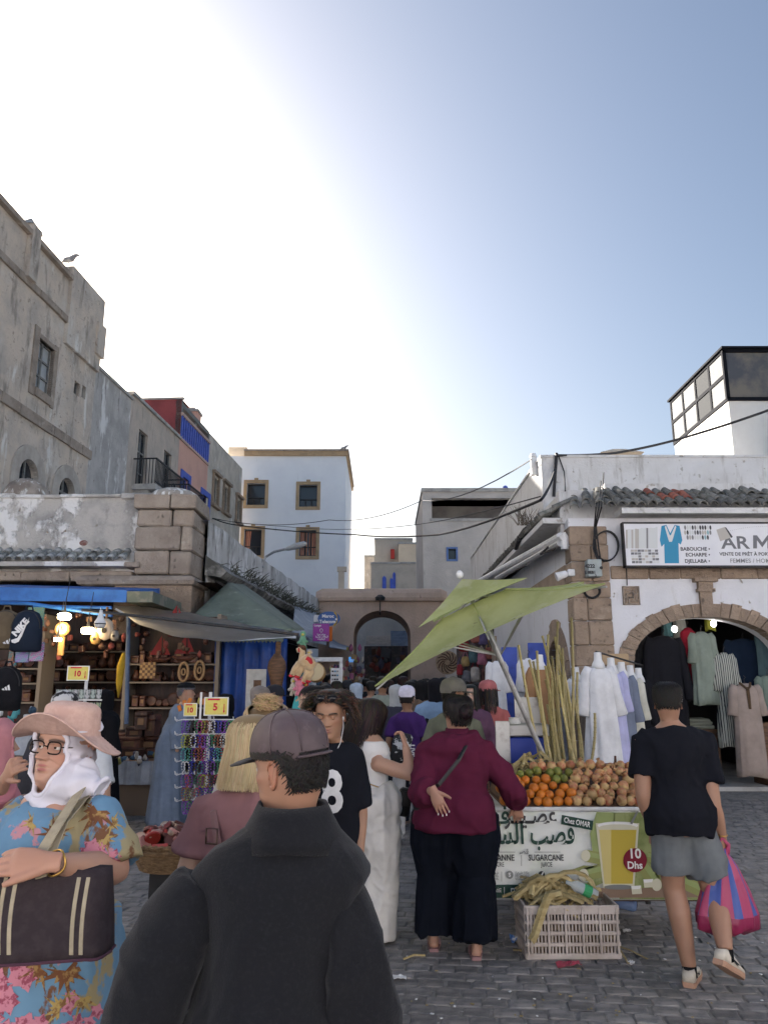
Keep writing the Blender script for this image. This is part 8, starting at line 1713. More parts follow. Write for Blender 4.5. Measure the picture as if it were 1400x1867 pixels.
hood(t,M_,g,m_scarf,.015,1.16,vox=.007,wrk=lambda co:wrinkle(.009,7,(.7,.7,2.2),3)(co)+wrinkle(.003,18,(1,1,1),5)(co),long=[([g['shL']+Vector((-.0,.0,.07)),g['shL']+Vector((.06,.02,.1)),g['neck']+Vector((0,.03,.0))],[(.05,.05),(.07,.06),(.1,.08)])])
# straw hat
m_straw=mat('pale_pink_straw',(.62,.42,.35),[((.54,.35,.29),30,.4,.6)],rough=.85,bump=.4,bscale=120,bdist=.003)
hc=lambda p:M_@Vector(p);rs=[];NH=60
prof=[(.001,.272),(.04,.271),(.07,.266),(.086,.255)]+[(.09+.012*k/9+(.0014 if k%2 else 0),.25-.085*k/9)for k in range(10)]+[(.104+.072*k/15,.163-(.0018 if k%2 else 0)-.012*k/15)for k in range(16)]
for(r_,z)in prof:
 ring=[]
 for k in range(NH):
  a=2*math.pi*k/NH;f=max(0,(r_-.104)/.085);wv=f*(.05*math.cos(a-R(75))+.016*math.cos(3*a+1)-.03*math.cos(2*(a-R(20))))
  ring.append(hc((r_*math.cos(a)*.95,r_*math.sin(a)*1.06-.008,z+wv)))
 rs.append(ring)
b=MB();b.rings(rs,cap=False);b2=MB();b2.rings([[p+Vector((0,0,-.003))for p in r_]for r_ in rs[10:]],cap=False);ho=obj_from('straw_hat',b.v+b2.v,b.f+[tuple(len(b.v)+i for i in f)for f in b2.f],m_straw,t)
b=MB();b.tube([p for p in rs[-1]]+[rs[-1][0]],.0035,5);obj_from('hat_edge',b.v,b.f,m_straw,ho)
# glasses
b=MB()
for s_ in(-1,1):
 fr=[(.034*s_+.0265*math.copysign(abs(math.cos(a))**.6,math.cos(a)),.097-.0025*abs(math.cos(a)),.118+.019*math.copysign(abs(math.sin(a))**.6,math.sin(a)))for a in np.linspace(0,2*math.pi,25)];b.tube([hc(p)for p in fr],.0026,6)
 b.tube([hc((.061*s_,.092,.122)),hc((.076*s_,.06,.122)),hc((.079*s_,-.01,.118))],.0022,5)
b.tube([hc((-.009,.097,.121)),hc((0,.1,.123)),hc((.009,.097,.121))],.0022,5);obj_from('glasses',b.v,b.f,mat('dark_tortoise',(.02,.012,.01),rough=.25),t)
# bracelet and ring
wr_=g['wrL'];dv=(g['wrL']-g['elL']).normalized();b=MB();c0=wr_-dv*.02;u1=dv.orthogonal().normalized();u2=dv.cross(u1)
b.tube([c0+u1*.0335*math.cos(a)+u2*.0335*math.sin(a)+dv*.004*math.sin(3*a)for a in np.linspace(0,2*math.pi,22)],.0035,5);m_gold=mat('gold',(.6,.36,.1),rough=.3,metal=.9);obj_from('bracelet',b.v,b.f,m_gold,t)
# tote bag and its straps
bg_=thing('tote_bag','dark brown tote bag with pale stripes held by the woman in floral dress','bag',at(95,1755,2.22));YB_=2.24
tl,tr_,bl,br=at(-60,1592,YB_),at(186,1592,YB_+.05),at(-70,1752,YB_-.02),at(186,1748,YB_+.03);G=[]
b=MB();dpt=Vector((0,.13,0));rs=[]
for j in range(9):
 v=j/8;l_,r2=bl.lerp(tl,v),br.lerp(tr_,v);th=.075*(1-.55*v);n=28;ring=[]
 for k in range(n):
  a=2*math.pi*k/n;c_,s_=math.cos(a),math.sin(a);x=(l_+r2)/2+(r2-l_)/2*(math.copysign(abs(c_)**.35,c_));ring.append(x+Vector((0,.075+th*math.copysign(abs(s_)**.5,s_)+.006*math.sin(6*c_+3*v),.004*math.sin(5*c_+8*v)-(.014*(1-c_*c_)if j==0 else 0))))
 rs.append(ring)
b.rings(rs);bo=b.build('body',mat('brown_canvas',(.034,.024,.028),[((.045,.033,.037),30,.45,.6)],rough=.8,bump=.4,bscale=180,bdist=.002),bg_,smooth=True)
m_tan=mat('tan_webbing',(.42,.36,.25),[((.34,.29,.2),20,.4,.6)],rough=.9,bump=.3,bscale=200,bdist=.002)
for px in(8,27,140,157):
 b=MB();e0,e1=at(px+8,1598,YB_-.0),at(px-6,1738,YB_-.06);b.sheet([[e0.lerp(e1,i/6)+Vector((d,-.012-.015*math.sin(math.pi*i/6),0))for d in(-.005,.005)]for i in range(7)],.003);b.build('stripe',m_tan,bg_)
b=MB();b.tube([p+Vector((0,0,.004))for p in rs[0]]+[rs[0][0]],.004,5);b.build('piping',mat('plum_piping',(.09,.04,.06)),bg_)
for(p0,p1,p2,w)in((at(48,1600,YB_-.0),at(100,1520,2.36),at(156,1436,2.58),.045),(at(75,1600,YB_+.02),at(120,1500,2.42),at(176,1436,2.64),.04)):
 b=MB();b.tube([p0,p0.lerp(p1,.5)+Vector((0,-.01,0)),p1+Vector((0,-.02,0)),p1.lerp(p2,.6)+Vector((0,-.03,.0)),p2+Vector((0,-.01,.015)),p2+Vector((.012,.05,.0))],[(.003,w/2)]*6,6,side=(-.3,-1,.3));b.build('shoulder_strap',m_tan,bg_)
# ---- 3. blonde woman in mauve t-shirt
loc=Vector((-.475,2.95,0));rz=R(-12)
t,g,M_,tp_=hum('person','woman with blonde bob and mauve t-shirt walking ahead of coat man',loc,rz,1.585,SK4,sw=.185,gx=1.1,gy=1.1,yaw=R(-8),pitch=R(-5),headkw=dict(rows=40,cols=40),face=False,vox=.016)
top_garment(t,g,cloth('mauve_jersey',(.25,.13,.135),.2),1.12,1.12,.022,.7,.72,(.076,.082,.085),vox=.011,wr=wrinkle(.009,6,(1,1,.8),6));trousers(t,g,cloth('dark_denim',(.03,.035,.05)),1.1,1.1)
bc_=[tuple(c*k for c in(1.0,1.0,1.0))for k in(1,)];cols=pick_cols((.48,.36,.2),.08,18,1)+pick_cols((.55,.43,.26),.08,10,2)+pick_cols((.36,.25,.13),.1,6,3)
long_hair(t,M_,cols,.155,3600,.02,.8,(0,-.012),5,.0026,.002,30,basecol=(.2,.14,.07),spread=.3,inward=.6)
m_str=mat('mauve_leather',(.17,.09,.09),rough=.5);sh=g['s'];bk_=strap(t,[(-.1,.02,1.425*sh),(-.1,-.115,1.36*sh),(-.04,-.178,1.2*sh),(.05,-.175,1.05*sh)],.03,m_str)
b=MB();b.tube([Vector((-.078,-.17,1.285*sh))+Vector((.02*a_,0,.024*c_))for a_,c_ in((-1,-1),(1,-1),(1,1),(-1,1),(-1,-1))],.0035,6);obj_from('buckle',b.v,b.f,mat('dark_brass',(.12,.08,.06),rough=.35,metal=.8),bk_)
# ---- 4. blonde woman with a messy bun
loc=Vector((-.49,3.35,0));rz=R(-25)
t,g,M_,tp_=hum('person','blonde woman with messy top bun just behind the mauve cap',loc,rz,1.62,SK4,gx=1.0,yaw=R(30),headkw=dict(rows=40,cols=40),face=False,vox=.02)
top_garment(t,g,cloth('white_blouse',(.6,.58,.56)),1.0,1.0,.02,.75,.9);trousers(t,g,cloth('grey_denim',(.1,.11,.13)))
cols=pick_cols((.46,.34,.18),.12,20,4)+pick_cols((.3,.2,.1),.15,8,5);r_=random.Random(4);P_=[]
for k in range(900):
 ph=r_.uniform(-math.pi,math.pi);th0=hairline(.95,1.3,2.1)(ph)*r_.uniform(.75,1);tgt=skull(.35,math.pi*.95,.02);pts=[]
 for s_ in range(7):u=s_/6;pts.append(skull(th0*(1-u)+.3*u,ph*(1-u*.5),.01+.014*math.sin(u*3)))
 P_.append(pts)
bc0=skull(.45,math.pi,.03)
for k in range(480):
 a0=r_.uniform(0,6.28);rr=r_.uniform(.012,.036);ax=Vector((r_.gauss(0,1),r_.gauss(0,1),r_.gauss(0,1))).normalized();u1=ax.orthogonal().normalized();u2=ax.cross(u1);P_.append([bc0+(u1*math.cos(a0+s_*.5)+u2*math.sin(a0+s_*.5))*rr*Vector((1.35,1,.8)).length*.55*(1+.15*s_*r_.uniform(-.3,.5))+Vector((r_.uniform(-.03,.03),0,0))for s_ in range(7)])
bs=cap_shell(.008,hairline(.9,1.3,2.05));hair_strips(t,M_,P_,cols,.004,base=(bs[0],bs[1],(.15,.1,.05)))
# ---- 5. curly haired youth facing us, number 28 shirt
loc=Vector((-.288,4.3,0));rz=R(170)
sk=(.36,.2,.125)
t,g,M_,tp_=hum('person','curly haired youth in black number 28 shirt with white earphones',loc,rz,1.66,sk,sw=.125,gx=.8,gy=.9,J=dict(elL=(-.165,-.02,1.06),wrL=(-.17,.05,.84),elR=(.17,-.02,1.06)),yaw=R(3),pitch=R(-14),headkw=dict(lips=(.3,.12,.1),brow=(.012,.009,.008),rows=84,cols=88,wide=.97),lid=.72,gaze=(0,-.5),vox=.014,hscale=1.03)
sh_o=top_garment(t,g,cloth('black_jersey',(.011,.012,.017),.2,bump=.3),1.0,1.05,.022,.74,.95,(.064,.068,.072),vox=.011,wr=wrinkle(.011,5,(1,1,.6),8))
trousers(t,g,cloth('light_denim',(.42,.46,.52),.3),1.0,1.05)
vs,fs=text_geo('28',.29,.007,'CENTER',.8);project_shape(sh_o,[(x*1.0,y)for x,y in vs],fs,(.012,.3,1.07),(-1,0,0),(0,0,1),(0,-1,0),m_white,sh_o,'shirt_number',.006)
r_=random.Random(9);P_=[]
for k in range(520):
 ph=r_.uniform(-math.pi,math.pi);th=r_.uniform(.2,1)*hairline(.85,1.5,1.9)(ph)
 if abs(ph)<.75:th=min(th,.72);
 st_=skull(th,ph,.012);fall=Vector((math.sin(ph)*.045,math.cos(ph)*.035-(.03 if abs(ph)<1 else 0),0));L_=r_.uniform(.06,.15)if abs(ph)>.8 else .03;a0=r_.uniform(0,6.28);pts=[]
 for s_ in range(11):u=s_/10;q=st_+fall*(1-(1-u)**2)*(1.6 if abs(ph)>.8 else .4)+Vector((0,0,.02*math.sin(u*2)-L_*u*u));pts.append(q+Vector((math.cos(a0+u*13),math.sin(a0+u*13),0))*.009)
 P_.append(pts)
bs=cap_shell(.016,hairline(.78,1.45,1.95));hair_strips(t,M_,P_,pick_cols((.03,.019,.013),.5,14,3)+pick_cols((.11,.06,.03),.4,8,4),.006,base=(bs[0],bs[1],(.012,.009,.008)))
b=MB()
for s_ in(-1,1):b.tube([M_@Vector((.03*s_+.026*math.cos(a),.083+.0-.012*abs(math.cos(a)),.222+.016*math.sin(a)))for a in np.linspace(0,2*math.pi,17)],.003,5);b.ell(M_@Vector((.03*s_,.084,.222)),(.024,.006,.015),None,10,6)
obj_from('sunglasses',b.v,b.f,mat('black_lens',(.01,.01,.012),rough=.1),t)
b=MB();nk=g['neck']
for s_ in(-1,1):
 e0=M_@Vector((.074*s_,.012,.44*HH));b.ell(e0,(.006,.006,.009),None,8,6);b.tube([e0,e0+Vector((.004*s_,.012,-.05)),nk+Vector((.07*s_,.075,.0)),nk+Vector((.04*s_,.12,-.08)),nk+Vector((.01*s_,.155,-.17)),nk+Vector((.0,.165,-.22))],.0022,5)
b.tube([nk+Vector((0,.165,-.22)),nk+Vector((-.04,.165,-.35)),nk+Vector((-.1,.16,-.5))],.0022,5);obj_from('earphone_cord',b.v,b.f,m_white,t)
# ---- 6. woman in white tank top and linen trousers
loc=Vector((-.105,5.85,0));rz=R(-66);W=lambda px,py,Y:w2l(at(px,py,Y),loc,rz)
t,g,M_,tp_=hum('person','woman with long dark hair in white tank top and white linen trousers',loc,rz,1.6,(.44,.26,.18),sw=.165,gx=1.2,gy=1.3,hip=1.3,yaw=R(6),pitch=R(-12),headkw=dict(lips=(.36,.13,.12),rows=60,cols=60),vox=.013,limbk=1.15,J=dict(shR=W(690,1393,5.68),elR=W(752,1414,5.6),wrR=W(738,1356,5.66)),hands={'R':dict(d=w2l(at(729,1325,5.72),loc,rz)-W(738,1356,5.66),pn=Matrix.Rotation(-rz,3,'Z')@Vector((-.8,.4,.1)),curl=(.6,.7,.8,.9),thumb=(.5,.4))})
top_garment(t,g,cloth('white_ribbed',(.76,.75,.73),.12,bump=.2),1.1,1.18,.012,.92,0,hip=1.15,vox=.011,wr=wrinkle(.003,12,(.6,.6,2.2),3),name='tank_top',neck=1.40)
for S in 'LR':p=g['sh'+S];strap(t,[p+Vector((-.05 if S=='R' else .05,-.11,-.08)),p+Vector((-.06 if S=='R' else .06,-.03,.04)),p+Vector((-.05 if S=='R' else .05,.08,-.06))],.04,cloth('white_ribbed',(.66,.65,.63)),.006,'shoulder_strap',(0,0,1))
trousers(t,g,cloth('white_linen',(.72,.7,.66),.2,bump=.7,bscale=16,bdist=.014),1.2,1.3,.03,1.08,.03,(.15,.155,.15,.16),vox=.012,hip=1.28,wr=lambda co:wrinkle(.014,6,(1.5,1.5,.18),5)(co)+wrinkle(.005,10,(1,1,1),2)(co))
long_hair(t,M_,pick_cols((.02,.014,.012),.6,16,6)+pick_cols((.06,.032,.02),.4,6,7),.3,1100,.024,.85,(-.03,-.07),6,.006,.01,32,spread=.5)
strap(t,[g['shL']+Vector((0,0,.06)),Vector((.0,-.16,1.18)),Vector((.14,-.14,1.05)),Vector((.19,.06,.98))],.008,m_gold,.004,'chain')
hb=thing('handbag','small black handbag hanging at the white tank top woman front','bag',at(735,1470,5.9));b=MB();c0=at(737,1462,6.0);b.bbox(c0,(.1,.08,.2),rot3(0,R(12),0),.03);b.build('body',mat('black_leather',(.012,.012,.013),rough=.35),hb,smooth=True);b=MB();b.bbox(c0+Vector((0,-.045,.03)),(.08,.01,.1),rot3(0,R(12),0),.004);b.build('flap',mat('black_leather',(.012,.012,.013),rough=.35),hb)
b=MB();e_=M_@Vector((.05,.1,.118));b.tube([M_@Vector((.079,-.0,.118)),M_@Vector((.066,.07,.12)),M_@Vector((.058,.092,.12))],.002,5);b.tube([M_@Vector((.036+.022*math.cos(a),.094,.117+.02*math.sin(a)))for a in np.linspace(0,6.28,15)],.0022,5);obj_from('glasses',b.v,b.f,m_gold,t)
# ---- 7. woman in maroon blouse
loc=Vector((.475,5.52,0));rz=R(-4);W=lambda px,py,Y:w2l(at(px,py,Y),loc,rz)
t,g,M_,tp_=hum('person','woman in maroon blouse and wide black trousers at the juice stall',loc,rz,1.615,(.42,.24,.17),sw=.2,gx=1.34,gy=1.45,hip=1.12,yaw=R(28),pitch=R(0),headkw=dict(rows=50,cols=50),face=False,vox=.013,limbk=1.25,lean=(.03,.0),hscale=1.05,J=dict(elL=W(768,1446,5.4),wrL=W(790,1442,5.24),elR=W(936,1448,5.5),wrR=W(940,1468,5.64),anL=(-.15,.06,.07),anR=(.12,-.08,.07),knL=(-.125,.05,.47),knR=(.115,0,.47)),hands={'L':dict(d=w2l(at(805,1476,5.22),loc,rz)-W(790,1442,5.24),pn=(0.1,1,0),side=1,curl=(.1,.12,.15,.2),spread=.09,thumb=(.8,.0),s=1.05),'R':dict(d=w2l(at(947,1500,5.68),loc,rz)-W(940,1468,5.64),pn=(0,1,.1),curl=(.25,.25,.3,.35),s=1.0)})
m_mar=cloth('maroon_crepe',(.105,.016,.04),.25,bump=.5,bscale=9,bdist=.02)
top_garment(t,g,m_mar,1.34,1.47,.03,.80,1.72,(.095,.1,.088),hip=1.1,vox=.011,wr=lambda co:wrinkle(.013,3.6,(.6,.6,2.0),7)(co)+wrinkle(.006,9,(1,1,.8),3)(co),name='blouse',flare=.03,neck=1.46)
b=MB();b.rings([[g['neck']+Vector((rx*math.cos(a),.0+ry*math.sin(a),z))for a in np.linspace(0,2*math.pi,28,endpoint=False)]for z,rx,ry in((-.05,.115,.1),(.0,.09,.085),(.045,.078,.078),(.04,.072,.072))],cap=False);obj_from('collar',b.v,b.f,m_mar,t)
trousers(t,g,cloth('black_wide_trousers',(.006,.008,.014),.2,bump=.3),1.35,1.4,.02,1.0,.1,(.14,.145,.14,.15),vox=.013,hip=1.1,wr=wrinkle(.017,6,(1.8,1.8,.14),8))
short_hair(t,M_,(.011,.009,.009),.95,1.5,2.2,500,.06,8,.014);P_=[];r_=random.Random(2);bc0=Vector((0,-.125,.125))
for k in range(260):
 ax=Vector((r_.gauss(0,.4),r_.gauss(0,1),r_.gauss(0,.4))).normalized();u1=ax.orthogonal().normalized();u2=ax.cross(u1);a0=r_.uniform(0,6.28);rr=r_.uniform(.015,.052);P_.append([bc0+(u1*math.cos(a0+s_*.45)+u2*math.sin(a0+s_*.45))*rr+ax*.02*r_.uniform(-1,1)for s_ in range(7)])
b=MB();b.ell(bc0,(.045,.035,.045),None,14,10);hair_strips(t,M_,P_,pick_cols((.016,.013,.012),.5,12,4),.008,'hair_bun',base=(b.v,b.f,(.008,.007,.007)),cen=bc0)
strap(t,[(.1,.02,1.41),(.105,-.13,1.34),(.03,-.235,1.22),(-.1,-.265,1.07),(-.25,-.2,.97)],.028,mat('black_leather',(.012,.012,.013),rough=.35),.004,'bag_strap')
hb=thing('crossbody_bag','round black crossbody bag at the hip of maroon blouse woman','bag',at(768,1470,5.45));b=MB();b.ell(at(770,1462,5.46),(.07,.1,.085),None,16,12);b.build('body',mat('black_leather',(.012,.012,.013),rough=.35),hb,smooth=True);b=MB();b.tube([at(757,1462,5.37),at(770,1450,5.36),at(783,1462,5.37)],.004,5);b.build('zip',m_iron,hb)
m_nail=mat('white_nail',(.75,.72,.7),rough=.2)
for(p,d,nrm)in tp_['L'][:4]:b=MB();b.ell(p+d*.004-nrm*.004,(.0045,.004,.008));obj_from('nail',b.v,b.f,m_nail,t)
m_ff=mat('mauve_rubber',(.3,.17,.17),rough=.6)
for S in 'LR':
 an=g['an'+S];b=MB();sx=1 if S=='R' else-1;pts=[(0,.028),(.06,.036),(.16,.046),(.22,.044),(.255,.022)];q0=Vector((an.x,an.y-.07,0));b.rings([[q0+Vector((c,a,z))for a,c in pts]+[q0+Vector((-c,a,z))for a,c in pts[::-1]]for z in(.002,.022)]);o=obj_from('flip_flop',b.v,b.f,m_ff,t,smooth=False)
 b=MB();b.tube([q0+Vector((.04,.1,.02)),q0+Vector((.02,.16,.065)),q0+Vector((0,.2,.03)),q0+Vector((-.02,.16,.065)),q0+Vector((-.04,.1,.02))],.006,6);obj_from('thong',b.v,b.f,m_ff,o)
# ---- 8. man in black t-shirt with striped plastic bag
loc=Vector((1.80,5.0,0));rz=R(2);W=lambda px,py,Y:w2l(at(px,py,Y),loc,rz)
sk=(.34,.19,.125)
t,g,M_,tp_=hum('person','man in black t-shirt and grey shorts walking away with plastic bag',loc,rz,1.715,sk,sw=.19,gx=1.08,gy=1.05,yaw=R(-22),pitch=R(-3),headkw=dict(rows=60,cols=60,beard=(.02,.015,.013)),face=False,vox=.012,lean=(.0,.03),limbk=1.15,feet=False,legk=1.22,J=dict(elR=W(1300,1470,4.95),wrR=W(1317,1526,5.0),elL=W(1172,1452,4.98),wrL=W(1190,1514,5.06),knL=(-.045,.05,.5),anL=W(1256,1765,4.98),hipL=(-.07,.0,.9),knR=(.17,-.02,.47),anR=W(1322,1735,4.78)),hands={'R':dict(d=(.1,.1,-1),pn=(-.6,.8,0),curl=(.8,.85,.9,.9),thumb=(.4,.6)),'L':dict(d=(.05,.25,-1),pn=(1,.3,0),side=1,curl=(.5,.55,.6,.6))})
tee=top_garment(t,g,cloth('black_cotton_tee',(.010,.011,.016),.2,bump=.35),1.05,1.14,.034,.81,.66,(.082,.086,.092),vox=.0105,wr=lambda co:wrinkle(.012,4,(1.2,1.2,.5),11)(co)+wrinkle(.004,11,(1,1,.7),5)(co))
trousers(t,g,cloth('grey_cotton_shorts',(.16,.175,.185),.3,bump=.5,bscale=12,bdist=.015),1.0,1.0,.008,.93,shorts=.76,rad=(.112,.12,.126),vox=.011,wr=wrinkle(.009,6,(1,1,.8),12),name='shorts')
short_hair(t,M_,(.014,.011,.01),.9,1.3,1.95,620,.028,12,.009)
b=MB();b.tube([M_@Vector((.0835,-.02,.118)),M_@Vector((.081,.04,.122)),M_@Vector((.075,.075,.124))],.0035,5);b.tube([M_@Vector((.0835,-.02,.12)),M_@Vector((.083,-.04,.15)),M_@Vector((.06,-.05,.215))],[.004,.006,.003],5);obj_from('white_sunglasses',b.v,b.f,m_white,t)
m_cream_=mat('cream_leather',(.6,.55,.46),[((.5,.45,.37),14,.45,.6)],rough=.5);m_gum=mat('gum_sole',(.42,.25,.17),rough=.6)
for S,d in(('L',(.5,.85,0)),('R',(.62,.5,-.42))):
 o,F_=shoe(t,g,S,m_cream_,m_gum,'sneaker',d,1.02);o2=o
 for sd in(1,-1):
  b=MB();q=[(.06,.05),(.09,.036),(.15,.04),(.215,.066),(.15,.056),(.1,.052),(.075,.062)];b.v=[tuple(F_(.275-a*1.05,sd*(.0415+(.004 if .1<a<.2 else 0)),h))for a,h in q];b.f=[tuple(range(7))];b.m=[0];obj_from('side_stripe',b.v,b.f,mat('black_leather',(.012,.012,.013),rough=.35),o,smooth=False)
 b=MB();an=g['an'+S];b.tube([an+Vector((0,0,-.045)),an+Vector((0,0,.015))],[.042,.04],12);obj_from('sock',b.v,b.f,cloth('black_sock',(.012,.012,.014)),t)
b=MB();c0=g['wrR']-(g['wrR']-g['elR']).normalized()*.015;b.tube([c0+Vector((.03*math.cos(a),.03*math.sin(a),.004*math.sin(a)))for a in np.linspace(0,6.28,16)],.003,5);obj_from('bracelet',b.v,b.f,m_gold,t)
b=MB();b.bbox(g['wrR']+Vector((-.04,.03,-.1)),(.075,.008,.15),rot3(R(10),R(50),0),.003);obj_from('phone',b.v,b.f,mat('phone_grey',(.2,.24,.23),rough=.3),t)
pb_=thing('plastic_bag','pink and blue striped plastic bag in the hand of black t-shirt man','bag',at(1325,1705,4.95));top_=at(1318,1553,4.98);cb_=at(1322,1660,4.95);rs=[];n=40
for j in range(15):
 v=j/14;z=top_.z+.02+(at(1322,1706,4.95).z-top_.z)*v;c0=top_.lerp(cb_,v);w=np.interp(v,[0,.06,.2,.5,.78,.93,1],[.025,.03,.075,.135,.175,.175,.09]);rs.append([Vector((c0.x,c0.y,z))+Vector((w*(1+.09*math.sin(7*a+3*v))*math.cos(a),w*.62*(1+.09*math.sin(9*a+2*v))*math.sin(a),.012*math.sin(5*a)*(1 if j>12 else 0)))for a in np.linspace(0,2*math.pi,n,endpoint=False)])
b=MB();b.rings(rs);me_i=[]
for j in range(14):
 for k in range(n):me_i.append(0 if j<11 and(k*15//n)%2==0 else(1 if j<11 else 2))
b.m=me_i+[2,2];m_b1=mat('pink_film',(.55,.09,.2),rough=.3,trans=.35,bump=.5,bscale=18,bdist=.015,ridged=True);m_b2=mat('blue_film',(.1,.16,.5),rough=.3,trans=.35,bump=.5,bscale=18,bdist=.015,ridged=True);m_b3=mat('crimson_film',(.3,.03,.09),rough=.3,trans=.2,bump=.5,bscale=18,bdist=.015,ridged=True)
b.build('body',[m_b1,m_b2,m_b3],pb_,smooth=True);b=MB();b.tube([top_+Vector((-.02,0,-.01)),top_+Vector((-.03,.0,.05)),top_+Vector((.0,0,.075)),top_+Vector((.035,0,.04)),top_+Vector((.02,0,-.01))],[.018,.012,.01,.012,.018],8);b.build('handle',m_b1,pb_,smooth=True)
# ================================================================== the rest of the crowd
CLOTHS={}
def cc(c):
 k=tuple(round(x,3)for x in c)
 if k not in CLOTHS:CLOTHS[k]=cloth('crowd_cloth_%d'%len(CLOTHS),c,.3,bump=.4,bscale=10,bdist=.015)
 return CLOTHS[k]
def extra(px,pyt,Y,label,rz=0,kind='hair',topc=(.1,.1,.1),botc=(.03,.03,.04),hc=DARKH,skin=SK1,sleeve=1.9,gx=1.0,cov=.02,robe=None,yaw=0,capc=None,hijc=None,vox=.018,hair=None,pitch=0,face=False,J=None,sw=.175,long=.2,lean=(0,0),bill=True,hem=.8,hands=None):
 p=at(px,pyt,Y);H=p.z-cov;loc=Vector((p.x,Y,0));far=Y>7.5
 t,g,M_,tp_=hum('person',label,loc,R(rz),H,skin,sw=sw,gx=gx,gy=gx,yaw=R(yaw),pitch=R(pitch),headkw=dict(rows=40 if far else 56,cols=40 if far else 56,ear=kind!='hijab'),face=face,vox=vox,J=J,lean=lean,hands=hands)
 if robe:
  s=g['s'];drape(t,cc(robe),[(.03,0,0,.27*gx,.24*gx),(.5*s,0,0,.23*gx,.2*gx),(.95*s,0,-.01,.2*gx,.165*gx),(1.2*s,lean[0]*.5,lean[1]*.5,.19*gx,.15*gx)],'robe',folds=8,amp=.09,seed=int(px))
  top_garment(t,g,cc(robe),gx*1.05,gx*1.1,.03,1.0,sleeve,(.075,.085,.09),vox=vox*.8,name='robe_top',wr=wrinkle(.007,6,(1,1,.6),px%9))
 else:
  top_garment(t,g,cc(topc),gx*1.05,gx*1.08,.024,hem,sleeve,(.07,.072,.07),vox=vox*.8,wr=wrinkle(.007,6,(1,1,.8),px%9));trousers(t,g,cc(botc),gx,gx,vox=vox)
 if kind=='hijab':hood(t,M_,g,cc(hijc),.018,1.0,vox=.013)
 else:
  if kind=='cap':cap_hat(t,M_,mat('cap_%d'%px,capc,[(tuple(c*.7 for c in capc),9,.4,.65)],rough=.8),bill,off=.02);short_hair(t,M_,hc,1.1,1.25,2.05,160,.02,px,.008,tmin=1.0)
  if kind=='kufi':V,F_=cap_shell(.02,lambda ph:1.12,28,8);obj_from('kufi_cap',[M_@v for v in V],F_,cc(capc),t);short_hair(t,M_,hc,1.1,1.25,2.0,200,.02,px,.008,tmin=.9)
  if kind=='hair':short_hair(t,M_,hc,.92,1.25,2.0,160 if far else 420,.03,px,.01,w=.007 if far else .0042)
  if kind=='long' or hair=='long':long_hair(t,M_,pick_cols(hc,.5,12,px),long,220 if far else 700,.022,.85,(0,-.03),px,.011 if far else .006,.006,30)
  if kind=='bun':short_hair(t,M_,hc,.92,1.25,2.0,260,.04,px,.01);b=MB();b.ell(M_@Vector((0,-.09,.2)),(.05,.05,.045),None,14,10);obj_from('hair_bun',b.v,b.f,m_hair,t,np.tile(hc,(len(b.v),1)))
 return t,g,M_
def face_pt(g,S):return g['wr'+S]
# djellaba man, abaya woman
t,g,M_=extra(318,1243,10.2,'man in long grey blue robe and black skullcap at wooden shop',-62,'kufi',capc=(.012,.013,.016),hc=(.12,.12,.12),robe=(.17,.215,.29),gx=1.02,cov=.02,lean=(0,.17),vox=.016,sleeve=1.85)
extra(196,1255,9.8,'woman in full black robe and headscarf at the goods table',-35,'hijab',hijc=(.009,.009,.011),robe=(.009,.009,.011),gx=1.05)
# person in white with navy trousers behind the hat woman, with striped sneaker
t,g,M_=extra(163,1283,5.25,'dark haired person in white shirt and navy trousers behind pink hat',-20,'hair',(.62,.64,.66),(.012,.016,.03),gx=1.02,sleeve=.7,J=dict(anR=w2l(at(198,1745,5.3),Vector((at(163,1283,5.25).x,5.25,0)),R(-20)),knR=(.12,.05,.5)))
for S in 'LR':shoe(t,g,S,mat('navy_red_sneaker',(.06,.06,.09),[((.4,.06,.04),18,.55,.58),((.6,.6,.6),22,.62,.64)],rough=.6),m_white,'sneaker',(.9,.45,0)if S=='R' else None)
extra(122,1256,6.0,'person with black and white patterned headscarf behind pink hat',-10,'hijab',(.05,.05,.06),hijc=(.3,.3,.3),gx=1.0)
ms2=mat('zebra_scarf',(.5,.5,.5),[((.02,.02,.022),16,.48,.52,(1,1,.5))],rough=.8)
for o in[o for o in bpy.data.objects if o.parent and o.name.startswith('headscarf')][-1:]:o.data.materials[0]=ms2
# pink shirt person at the left edge, smoking
lp=Vector((at(-6,1290,3.4).x,3.4,0))
t,g,M_=extra(-6,1300,3.4,'person in pink shirt holding a cigarette at the left edge',-60,'hijab',(.5,.2,.24),(.3,.3,.32),hijc=(.45,.2,.22),gx=1.05,sleeve=1.3,J=dict(elR=w2l(at(-5,1445,3.25),lp,R(-60)),wrR=w2l(at(12,1415,3.15),lp,R(-60))),hands={'R':dict(curl=(.5,.6,.8,.9),pn=(0,1,.2))})
b=MB();q=w2l(at(30,1405,3.13),lp,R(-60));b.tube([q,q+w2l(at(42,1402,3.12),lp,R(-60))-q],.004,6);obj_from('cigarette',b.v,b.f,m_white,t)
# blue dress woman with beige headscarf, black caps near
extra(470,1248,8.2,'woman in royal blue with beige grey headscarf by the blue tarpaulin',-35,'hijab',(.015,.03,.26),hijc=(.27,.23,.2),gx=1.05,lean=(0,.05))
extra(503,1252,8.9,'person in black cap beside the beige grey headscarf',-50,'cap',(.03,.03,.035),capc=(.02,.02,.026))
extra(414,1262,9.2,'person in black headscarf behind the bracelet rack',-30,'hijab',(.012,.012,.014),hijc=(.011,.011,.013))
